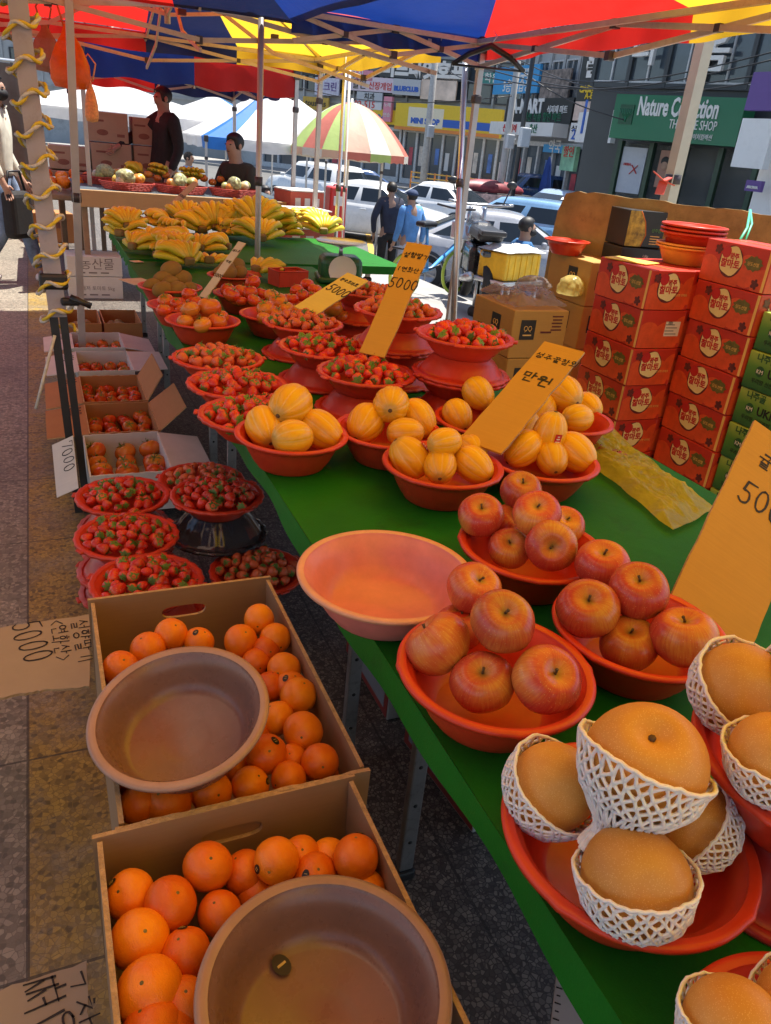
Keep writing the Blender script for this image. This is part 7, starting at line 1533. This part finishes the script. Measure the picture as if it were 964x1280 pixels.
SGRN = M('sign_green', (.015, .16, .075), .35, .06, .8); SGRD = M('sign_green_dark', (.012, .085, .04), .4); YLET = M('sign_yellow', (.80, .55, .03), .5, .05); BLET = M('sign_blue', (.03, .12, .50), .45, .05); RLET = M('sign_red', (.60, .04, .04), .45, .05); BLKS = M('sign_black', (.022, .024, .024), .4, .1); PNK = M('sign_pink', (.75, .28, .36), .5, .05); SGY = M('sign_grey', (.50, .52, .54), .5, .05); ORS = M('sign_orange', (.75, .25, .05), .5, .05); PUR = M('sign_purple', (.12, .06, .25), .5, .05); SKYS = M('sign_sky', (.05, .33, .66), .45, .05)
# shop with the green sign
fa = Facade((779, 178), 24.0, (944, 187), 21.3)
u1_ = fa.uv(1000, 180)[0]; gl = building('glass_building', 'dark glass fronted building above the green shop sign', fa, fa.uv(738, 100)[0], fa.uv(990, 100)[0] + 2.5, 12.0, 9, WALLD, 3, 7, 4.6, PANE, FRML, .93, .97)
def tree_logo(t, w_, h_, y):
    b = MB(); b.box((.115 * w_, y + .0, .55 * h_), (.115 * w_, .03, .44 * h_)); o = b.build('logo_square', SGRD, t); b = MB()
    for k in range(7): b.tube([(.115 * w_, y - .02, .42 * h_), (.115 * w_ + (k - 3) * .014 * w_, y - .02, .58 * h_), (.115 * w_ + (k - 3) * .02 * w_, y - .02, .68 * h_)], .014, 5)
    b.tube([(.115 * w_, y - .02, .38 * h_), (.115 * w_, y - .02, .5 * h_)], .03, 6); b.build('tree_logo', SGRN, o)
sign(fa, 'shop_sign', 'large green shop sign with white lettering and a dark tree square', (785, 124, 945, 181), SGRN, [('Nature Collection', .515, .56, .62, WHT, 'MID', .012, 2.0), ('THE FACE SHOP', .66, .30, .36, WHT, 'MID', 0, 1.7), ('네이처컬렉션', .74, .10, .17, WHT, 'MID', 0, 1.3)], .55, .7, extra=tree_logo)
big = fa.rect(880, 35, 905, 75)
for k, ch in enumerate('옴디'):
    x = (big[0] - .1, fa.uv(795, 68)[0])[k]; z_ = (big[1] - .2, fa.uv(795, 78)[1])[k]; q, _ = textmesh(ch, 1.4, 1.0 if k == 0 else .7, 'LEFT', .16, bold=.02); tag(q.build('channel_letter', WHT, None, fa.M @ Matrix.Translation((x, -.12, z_))), ['large white channel letter on the dark glass beside the cream post', 'smaller white channel letter on the dark glass near the red canopy edge'][k], 'sign letter')
# shopfront below
t = thing('shopfront', 'glazed cosmetics shopfront below the green sign', 'shopfront', mtx=fa.M.copy()); ua, ub = fa.uv(775, 200)[0], fa.uv(955, 200)[0] + 1; vt = fa.uv(860, 182)[1]; b = MB(); n = 5
MB().box(((ua + ub) / 2, 2.4, vt / 2), (ub - ua, .1, vt)).build('rear_wall', SHOPIN, t); MB().box(((ua + ub) / 2, 1.2, .12), (ub - ua, 2.2, .02)).build('shop_floor', WALLW, t)
for k in range(n + 1): b.box((ua + (ub - ua) * k / n, -.08, vt / 2), (.14, .2, vt))
b.build('mullions', FRMD if False else M('green_mullion', (.03, .07, .04), .4), t); tr_ = plastic('shop_glazing', (.25, .28, .28), .2, .05)
for k in range(n): MB().box((ua + (ub - ua) * (k + .5) / n, -.05, vt / 2), ((ub - ua) / n - .16, .02, vt - .1)).build('pane', tr_, t)
b = MB()
for k in range(5): b.box((ua + 1.0 + k * (ub - ua) / 5.5, 1.4, .8), (.7, .5, 1.4)); b.box((ua + 1.0 + k * (ub - ua) / 5.5, 1.36, 1.7), (.74, .4, .06))
b.build('display_shelf', M('warm_display', (.75, .50, .24), .5, .7, 3), t)
po = sign(fa, 'poster', 'grey shop poster with a red cross mark beside the glazed door', (776, 184, 806, 242), M('poster_grey', (.50, .52, .58), .5, .05), [('HERA', .30, .60, .3, RLET)], .06, .05, extra=lambda t, w_, h_, y: [MB().bar((w_ * .45, y, h_ * .42), (w_ * .75, y, h_ * .62), .05, .02).build('cross_stroke', RLET, t), MB().bar((w_ * .75, y - .012, h_ * .44), (w_ * .5, y - .012, h_ * .62), .05, .02).build('cross_stroke', RLET, t)])
sign(fa, 'poster', 'warm poster with a pale round face shape beside the cream post', (824, 188, 840, 235), M('poster_warm', (.40, .20, .14), .5, .2, 2), [], .08, .05, extra=lambda t, w_, h_, y: [MB().ell((w_ * .5, y, h_ * .62), (w_ * .28, .03, h_ * .16), 16, 10).build('face_shape', SKN, t), MB().ell((w_ * .5, y + .004, h_ * .70), (w_ * .34, .03, h_ * .14), 16, 10).build('hair_shape', HAIR, t)])
# white cornice wing
fw_ = Facade((735, 160), 27.5, (786, 160), 24.2); building('white_wing', 'white panelled wing of the cosmetics shop', fw_, -.2, (fw_.uv(786, 160)[0]) - .05, fw_.uv(760, 136)[1], 5, WALLW, 1, 2, 3.2, PANE, FRML, .3, .4)
sign(fw_, 'fascia_sign', 'plain white fascia box with a blue mark on the shop wing', (737, 141, 784, 180), WALLW, [('I', .18, .3, .05, BLET)], .3, .35)
# white building at the picture edge
fe = Facade((926, 262), 17.5, (985, 270), 16.5); building('white_building', 'white rendered building with purple signs at the picture edge', fe, 0, 5, 9, 6, WALLW, 2, 2, 4.0, PANE, FRML, .5, .5)
sign(fe, 'hanging_sign', 'purple and white sign high on the white building', (948, 92, 985, 140), PUR, [], .2, .2); sign(fe, 'wall_sign', 'small purple sign low on the white building', (938, 226, 958, 240), PUR, [('AROMA', .5, .25, .7, WHT)], .12, .1); sign(fe, 'wall_panel', 'white ribbed panel over the white building entrance', (934, 150, 975, 212), WALLW, [], .25, .2)
# black mart building
fm = Facade((640, 215), 40, (736, 215), 34); um = fm.uv(738, 100)[0]
building('mart_building', 'grey mixed use building covered in shop signs behind the lamp post', fm, -.5, um, 13, 10, WALLG, 3, 5, 4.2, PANE, FRML, .55, .75)
sign(fm, 'mart_sign', 'black mart sign with white and green lettering', (640, 124, 724, 155), BLKS, [('A-MART', .35, .42, .5, WHT, 'MID', .02), ('식자재 마트', .80, .42, .28, WHT), ('신선 식품 할인 마트', .60, .10, .55, SGRN)], .3)
sign(fm, 'banner', 'blue sign with white lettering above the black mart sign', (626, 84, 682, 118), SKYS, [('당구장', .68, .45, .38, WHT, 'MID', .02), ('3층 연습장', .55, .10, .6, WHT)], .32)
sign(fm, 'photo_banner', 'dark photo banner of a crowd beside the blue sign', (684, 88, 720, 124), M('crowd_photo', (.20, .16, .14), .5, .9, 3), [], .3, .1)
sign(fm, 'awning_sign', 'cream awning fascia with red lettering over the ground floor shops', (640, 156, 722, 172), WALLW, [('신토불이', .35, .25, .22, RLET), ('축산', .72, .25, .12, SGRN)], .9, .8)
sign(fm, 'shop_sign', 'sky blue shop sign beneath the cream awning', (688, 182, 718, 192), SKYS, [('약국', .5, .15, .5, WHT)], .3, .2); sign(fm, 'shop_sign', 'green and yellow poster sign beside the shop wing', (715, 184, 733, 215), M('poster_mint', (.25, .5, .32), .5, .5, 1.5), [('할인', .5, .6, .7, RLET)], .5, .2)
fcz = Facade((732, 175), 33, (768, 175), 31.5); t = building('sign_tower', 'narrow dark tower of stacked signs with a yellow casino sign', fcz, 0, fcz.uv(766, 120)[0], 11.5, 4, WALLD, 2, 1, 5.5, PANE, FRML, .3, .6)
sign(fcz, 'casino_sign', 'black sign with yellow casino lettering under a white brush mark', (733, 58, 764, 128), BLKS, [('올', .5, .50, .55, WHT, 'MID', .05), ('CASINO', .5, .17, .8, YLET, 'MID', .02), ('A-BA', .62, .05, .5, YLET)], .25); sign(fcz, 'photo_banner', 'pale banner with two faces below the casino sign', (726, 128, 756, 152), M('face_banner', (.66, .50, .42), .5, .4, 2), [], .3); sign(fcz, 'wall_sign', 'white and blue sign standing below the pale face banner', (723, 155, 740, 178), WALLW, [('스포츠', .5, .55, .8, BLKS), ('24', .5, .1, .6, BLET)], .4)
# long building with the yellow store
fl = Facade((380, 205), 52, (640, 222), 46); ul = fl.uv(650, 150)[0]; building('store_building', 'long grey building with a yellow convenience store and many signs', fl, -6, ul, 14, 12, WALLG, 3, 11, 4.4, PANE, FRMD, .66, .82)
sign(fl, 'store_fascia', 'yellow and blue convenience store fascia', (500, 133, 632, 168), YLET, [('MINI STOP', .30, .28, .28, BLET, 'MID', .03)], .5, .4, extra=lambda t, w_, h_, y: [MB().box((w_ * .72, y, h_ * .35), (w_ * .5, .03, h_ * .28)).build('blue_band', BLET, t), MB().box((w_ * .5, y, h_ * .06), (w_ * .998, .03, h_ * .12)).build('orange_band', ORS, t), MB().box((w_ * .30, y + .008, h_ * .5), (w_ * .34, .03, h_ * .7)).build('pale_panel', M('fascia_cream', (.82, .74, .55), .5, .05), t)])
sign(fl, 'wide_sign', 'white channel lettering sign across the top of the long building', (478, 78, 590, 100), WALLD, [('미드나잇호프', .5, .15, .92, WHT, 'MID', .03)], .35); sign(fl, 'banner', 'pale pink banner with red and black writing', (437, 98, 520, 116), M('banner_pink', (.72, .60, .66), .5, .05), [('할인', .2, .2, .2, BLKS), ('신장개업', .52, .2, .34, RLET), ('문의', .85, .2, .15, BLKS)], .35); sign(fl, 'banner', 'blue and white banner beside the pale pink one', (496, 100, 530, 120), SGY, [('BLUECLUB', .5, .25, .9, BLET, 'MID', .03)], .45)
sign(fl, 'photo_banner', 'banner with a pale portrait above the store', (530, 95, 574, 126), M('portrait_banner', (.70, .56, .46), .5, .35, .8), [], .35); sign(fl, 'shop_sign', 'white sign row above the yellow store', (517, 132, 600, 146), WALLW, [('인테리어', .25, .2, .3, BLET), ('부동산', .72, .2, .3, BLKS)], .38); sign(fl, 'vertical_sign', 'tall pink vertical sign before the store', (486, 122, 496, 153), PNK, [('노래', .5, .6, .8, WHT), ('연습', .5, .2, .8, WHT)], .6, .3)
sign(fl, 'shop_sign', 'pale lilac sign beside the dark brown one', (398, 98, 428, 120), M('sign_lilac', (.60, .58, .68), .5), [('스크린', .5, .3, .8, PUR)], .35); sign(fl, 'shop_sign', 'brown and yellow sign behind the roadside canopies', (383, 122, 415, 138), M('sign_ochre', (.55, .34, .05), .5), [('tous les', .5, .3, .8, BLKS)], .35); sign(fl, 'shop_sign', 'grey white sign above the parasol', (450, 116, 482, 128), SGY, [('치과', .5, .25, .4, BLKS)], .35); sign(fl, 'shop_sign', 'white and yellow strip sign behind the parasol', (440, 128, 482, 137), WALLW, [('02-515', .5, .2, .6, RLET)], .45); sign(fl, 'store_fascia', 'yellow fascia strip continuing behind the parasol', (470, 138, 506, 156), YLET, [('24시', .4, .25, .4, BLET)], .42)
for k, (x0, x1, m_) in enumerate(((384, 420, BLKS), (424, 470, PNK), (600, 636, M('sign_teal', (.05, .25, .22), .5)))): sign(fl, 'shop_sign', ['black sign over the brown and yellow one', 'salmon sign high behind the steel pole', 'teal sign at the canopy corner'][k], (x0, 84 + 4 * k, x1, 96 + 5 * k), m_, [(['카페', '미용실', '학원'][k], .5, .2, .5, WHT)], .35)
fb = Facade((560, 130), 75, (760, 140), 62); building('tall_building', 'taller pale building behind the sign covered ones', fb, -25, 22, 22, 12, WALLW, 6, 14, 4, PANE, FRMD, .5, .6)
f2 = Facade((20, 150), 60, (380, 190), 62); building('pale_block', 'pale block of flats far down the market aisle', f2, -12, f2.uv(378, 150)[0], 16, 10, WALLG, 4, 12, 4, PANE, FRMD, .5, .6)
# pavement, barrier and lines across the road
q = Facade((380, 205), 47, (640, 222), 41.5); PV = tag(MB().box((q.uv(500, 210)[0], 3.5, .07), (60, 7, .14)).build('pavement', PAVE, None, q.M), kind='structure'); t = thing('guard_rail', 'low orange and yellow street railing before the convenience store', 'railing', mtx=q.M @ Matrix.Translation((0, .3, .14))); b = MB()
for z_ in (.3, .6, .85): b.bar((q.uv(512, 210)[0], 0, z_), (q.uv(640, 215)[0], 0, z_), .06)
b.build('rail', M('rail_yellow', (.75, .42, .06), .5), t)
for k in range(9): MB().box((q.uv(512 + 15 * k, 210)[0], 0, .45), (.07, .07, .9)).build('post', ORS, t)
t = tag(MB().box((0, 0, .004), (.14, 60, .008)).build('lane_line', M('lane_yellow', (.62, .36, .05), .7, .3, 3), None, Matrix.Translation((8.8, 22, SZ)) @ Matrix.Rotation(-.35, 4, 'Z')), kind='structure')
t = tag(MB().box((0, 0, .004), (.14, 60, .008)).build('lane_line', M('lane_white', (.62, .62, .60), .7, .3, 3), None, Matrix.Translation((11.5, 24, SZ)) @ Matrix.Rotation(-.35, 4, 'Z')), kind='structure')
# street posts, wires
def street_post(label, pt, pb, d_, r, mat, arms=()):
    a = atd(*pb, d_); a.z = SZ; c = atd(*pt, d_); t = thing('utility_pole', label, 'pole', tuple(a)); h = c.z - SZ; MB().tube([(0, 0, 0), (0, 0, h * .5), (0, 0, h + 4)], [r, r * .9, r * .75], 12).build('shaft', mat, t); MB().lathe([(r * 1.8, 0), (r * 1.8, .12), (r, .2)], 14).build('base', mat, t)
    for z_ in arms: MB().bar((-.7, 0, h + z_), (.7, 0, h + z_), .07).build('cross_arm', mat, t); MB().lathe([(.0003, -.1), (.05, -.1), (.06, .1), (.0003, .12)], 10).build('insulator', WHT, t, Matrix.Translation((.5, 0, h + z_ + .13)))
    MB().rbox((0, -r - .1, h * .55), (.3, .2, .5), .03).build('junction_box', SGY, t); return t
street_post('dark slim lamp post in front of the black mart sign', (666, 60), (643, 228), 22, .075, CHR, (1.0,)); street_post('grey concrete utility pole before the convenience store', (543, 92), (530, 215), 36, .17, M('concrete', (.45, .44, .42), .8), (1.5, 2.2)); street_post('grey utility pole with equipment near the canopy corner', (640, 95), (628, 215), 30, .14, WALLG, (1,))
q = thing('utility_wires', 'black overhead wires crossing in front of the buildings', 'wires')
for k, (a, c, da, db_, sg) in enumerate((((600, 95), (985, 70), 24, 17, .5), ((600, 84), (985, 88), 24, 17, .5), ((620, 80), (985, 60), 26, 17, .6), ((300, 88), (640, 120), 30, 28, .6), ((560, 88), (640, 104), 30, 22, .2), ((640, 80), (780, 150), 24, 22, .2), ((640, 70), (985, 96), 27, 17, .7))):
    A_, C_ = atd(*a, da), atd(*c, db_); MB().tube([A_.lerp(C_, i / 14) - V((0, 0, sg * math.sin(PI * i / 14))) for i in range(15)], .018, 5).build('wire', BLKP, q)
p = atd(686, 205, 30); t = thing('parasol', 'closed blue parasol standing before the mart', 'parasol', (p.x, p.y, SZ)); MB().tube([(0, 0, 0), (0, 0, 2.5)], .03, 8).build('pole', CHR, t); MB().lathe([(.05, .9), (.24, .95), (.2, 1.5), (.10, 2.2), (.02, 2.5)], 16, mod=lambda a, r, z: 1 + .25 * math.cos(6 * a)).build('canopy', cloth_mat('parasol_blue', (.02, .07, .32), .3), t)
p = atd(612, 215, 30); t = thing('market_stall', 'distant stall with dark red goods under the utility pole', 'stall', (p.x, p.y, SZ)); MB().rbox((0, 0, .5), (3.4, 1.4, 1.0), .05).build('counter', CHR, t); MB().ell((0, 0, 1.1), (1.6, .6, .35), 20, 10, mod=lambda a, ph: .8 + .3 * abs(math.sin(7 * a))).build('goods', M('dark_red_goods', (.22, .03, .04), .5, .6, 3), t); MB().rbox((-.3, -.72, .75), (2.6, .02, .4), .004).build('white_front', M('striped_front', (.65, .45, .42), .5, .5, 5), t)
# sunlit aisle side stuff: crates and bags further down on the left
for k, (px, py, w_, h_, c, lab) in enumerate(((42, 300, .5, .35, CARDO, 'brown carton standing in the sun down the aisle'), (28, 255, .45, .5, WHITEB, 'white carton down the aisle beside the shopper'))):
    p = atz(px, py, 0); t = thing('stacked_carton', lab, 'carton', (p.x + .2, p.y, 0), .2); MB().rbox((0, 0, h_ / 2), (w_, .4, h_), .006).build('box', c, t); MB().box((0, -.201, h_ * .6), (w_ * .5, .001, h_ * .2)).build('print', M('brown_print', (.22, .08, .05)), t)
# unseen canopies added to hold back sky light and warm the fill
tent('unseen navy and pinkish canopy added over the aisle beside the photographer to hold back sky light', -2.9, .15, -1.3, 4.55, 2.35, 3.0, ['n', 'p', 'n', 'np'], legs='0000', vals='0000', trusses='')
tent('unseen yellow and white canopy added behind the photographer to warm the light', -.3, 2.6, -4.2, -1.35, 2.25, 3.0, ['w', 'y', 'w', 'y'], legs='1100', vals='0000', trusses='')  # added out of view so light reaches the stall through warm cloth
# ground floor shopfronts and window posters of the far buildings
LIT = bpy.data.materials.new('lit_tube'); LIT.use_nodes = True; LIT.node_tree.nodes['Principled BSDF'].inputs['Emission Color'].default_value = (1, .8, .5, 1); LIT.node_tree.nodes['Principled BSDF'].inputs['Emission Strength'].default_value = 6
t = thing('ceiling_lamp', 'warm lit ceiling lamp inside the cosmetics shop', 'lamp', mtx=fa.M @ Matrix.Translation((ub - 1.2, 1.0, vt - .35))); MB().lathe([(.0003, 0), (.12, .02), (.12, .08), (.0003, .1)], 14).build('shade', LIT, t)
def ground_floor(fc, label, x0, x1, yb, n, h_=2.7, mats=()):
    u0, u1 = fc.uv(x0, yb)[0], fc.uv(x1, yb)[0]; t = thing('shopfront', label, 'shopfront', mtx=fc.M @ Matrix.Translation((0, -.02, 0))); b = MB(); w_ = (u1 - u0) / n
    for k in range(n + 1): b.box((u0 + w_ * k, 0, h_ / 2 + .15), (.14, .3, h_))
    b.box(((u0 + u1) / 2, -.01, h_ + .2), (u1 - u0 + .2, .32, .2)); b.box(((u0 + u1) / 2, -.02, .3), (u1 - u0, .30, .3)); b.build('frame', FRML, t)
    for k in range(n):
        p_ = MB().box((u0 + w_ * (k + .5), .05, h_ / 2 + .3), (w_ - .16, .06, h_ - .3)).build('pane', PANE, t); q = MB(); rr = random.Random(k)
        q.box((u0 + w_ * (k + .3 + .3 * rr.random()), .005, 1.3 + rr.random() * .6), (w_ * .3, .02, .9 + .3 * rr.random())); q.build('poster', mats[k % len(mats)], p_)
PM = [M('poster_red', (.55, .08, .10), .5, .5, 2), M('poster_pale', (.68, .60, .52), .5, .4, 2), M('poster_blue', (.10, .2, .5), .5, .5, 2), WALLW]
ground_floor(fl, 'glazed convenience store front with coloured posters under the yellow fascia', 505, 640, 190, 8, 3.0, PM); ground_floor(fl, 'row of dark shop windows behind the parasol', 330, 500, 190, 8, 3.0, PM); ground_floor(fm, 'shop windows under the cream awning of the mart', 640, 735, 200, 5, 2.8, PM)

# the stalls on the other side of the aisle
TARP = M('brown_tarpaulin', (.15, .105, .075), .7, .3, 3, bmp=.5, bscale=6)
t = thing('tarpaulin', 'dark brown tarpaulin hung as a back wall across the aisle', 'tarpaulin', (-3.4, 12.2, 0)); MB().sheet(60, 8, lambda u, v: V((3.45 * u, .05 * math.sin(u * 40) + .03 * math.sin(u * 97), .02 + 1.95 * v))).build('sheet', TARP, t); MB().tube([(0, 0, 2.0), (3.45, 0, 2.0)], .02, 8).build('rail', STEEL, t)
tent('dark red canopy over the stall across the aisle', -3.6, -.45, 8.6, 11.6, 1.78, 2.35, ['r', 'r', 'rn', 'r'], legs='1110', vals='1111', val=.2, trusses='', ph=2)
t = thing('stall_table', 'stall table with a faded cloth across the aisle behind the shopper', 'table', (-1.6, 9.9, 0)); MB().rbox((0, 0, .78), (2.0, .9, .05), .01).build('tabletop', WOODT, t); MB().rbox((0, -.46, .52), (2.02, .02, .50), .004).build('skirt', M('faded_red_cloth', (.45, .12, .08)), t)
for sx in (-1, 1): MB().rbox((sx * .9, .3, .38), (.05, .05, .75), .006).build('leg', WOODT, t)
for k in range(9):
    c_ = [CARDO, WHITEB, TAN, CARD][k % 4]; x_, z_ = (-2.4 + .42 * (k % 5), .806 if k < 5 else 1.07); t = thing('stacked_carton', ['orange brown', 'white', 'tan', 'brown'][k % 4] + ' carton, %s along the %s row on the stall across the aisle' % (['first', 'second', 'third', 'fourth', 'fifth'][k % 5], 'lower' if k < 5 else 'upper'), 'carton', (x_, 9.95, z_), .05 * (k % 3)); MB().rbox((0, 0, .13), (.38, .32, .255), .006).build('box', c_, t); MB().box((0, -.161, .14), (.2, .001, .07)).build('print', M('brown_print', (.22, .08, .05)), t)
# ------------------------------------------------------------------ light, sky, exposure
w = bpy.data.worlds.new('World'); sc.world = w; w.use_nodes = True; nt = w.node_tree
bg = nt.nodes['Background']; sk = nt.nodes.new('ShaderNodeTexSky'); sk.sky_type = 'NISHITA'; sk.sun_disc = False
TO_SUN = V((.30, .12, .945)).normalized()
sk.sun_elevation = math.asin(TO_SUN.z); sk.sun_rotation = math.atan2(TO_SUN.x, TO_SUN.y)
nt.links.new(sk.outputs[0], bg.inputs[0]); bg.inputs[1].default_value = .10
l = bpy.data.lights.new('sun', 'SUN'); l.energy = 4.6; l.angle = math.radians(.5); l.color = (1, .95, .87)
lo = bpy.data.objects.new('sun', l); COL.objects.link(lo); lo.rotation_euler = TO_SUN.to_track_quat('Z', 'Y').to_euler(); lo.location = (0, 0, 20)
sc.view_settings.view_transform = 'Standard'; sc.view_settings.look = 'None'; sc.view_settings.gamma = 1; sc.view_settings.use_curve_mapping = False
sc.view_settings.exposure = 1.12
sc.cycles.use_denoising = True
sc.cycles.max_bounces = 8; sc.cycles.diffuse_bounces = 4; sc.cycles.glossy_bounces = 3; sc.cycles.transmission_bounces = 6; sc.cycles.transparent_max_bounces = 8
sc.cycles.sample_clamp_indirect = 6; sc.cycles.caustics_reflective = False; sc.cycles.caustics_refractive = False
bpy.data.scenes.remove(SCR)
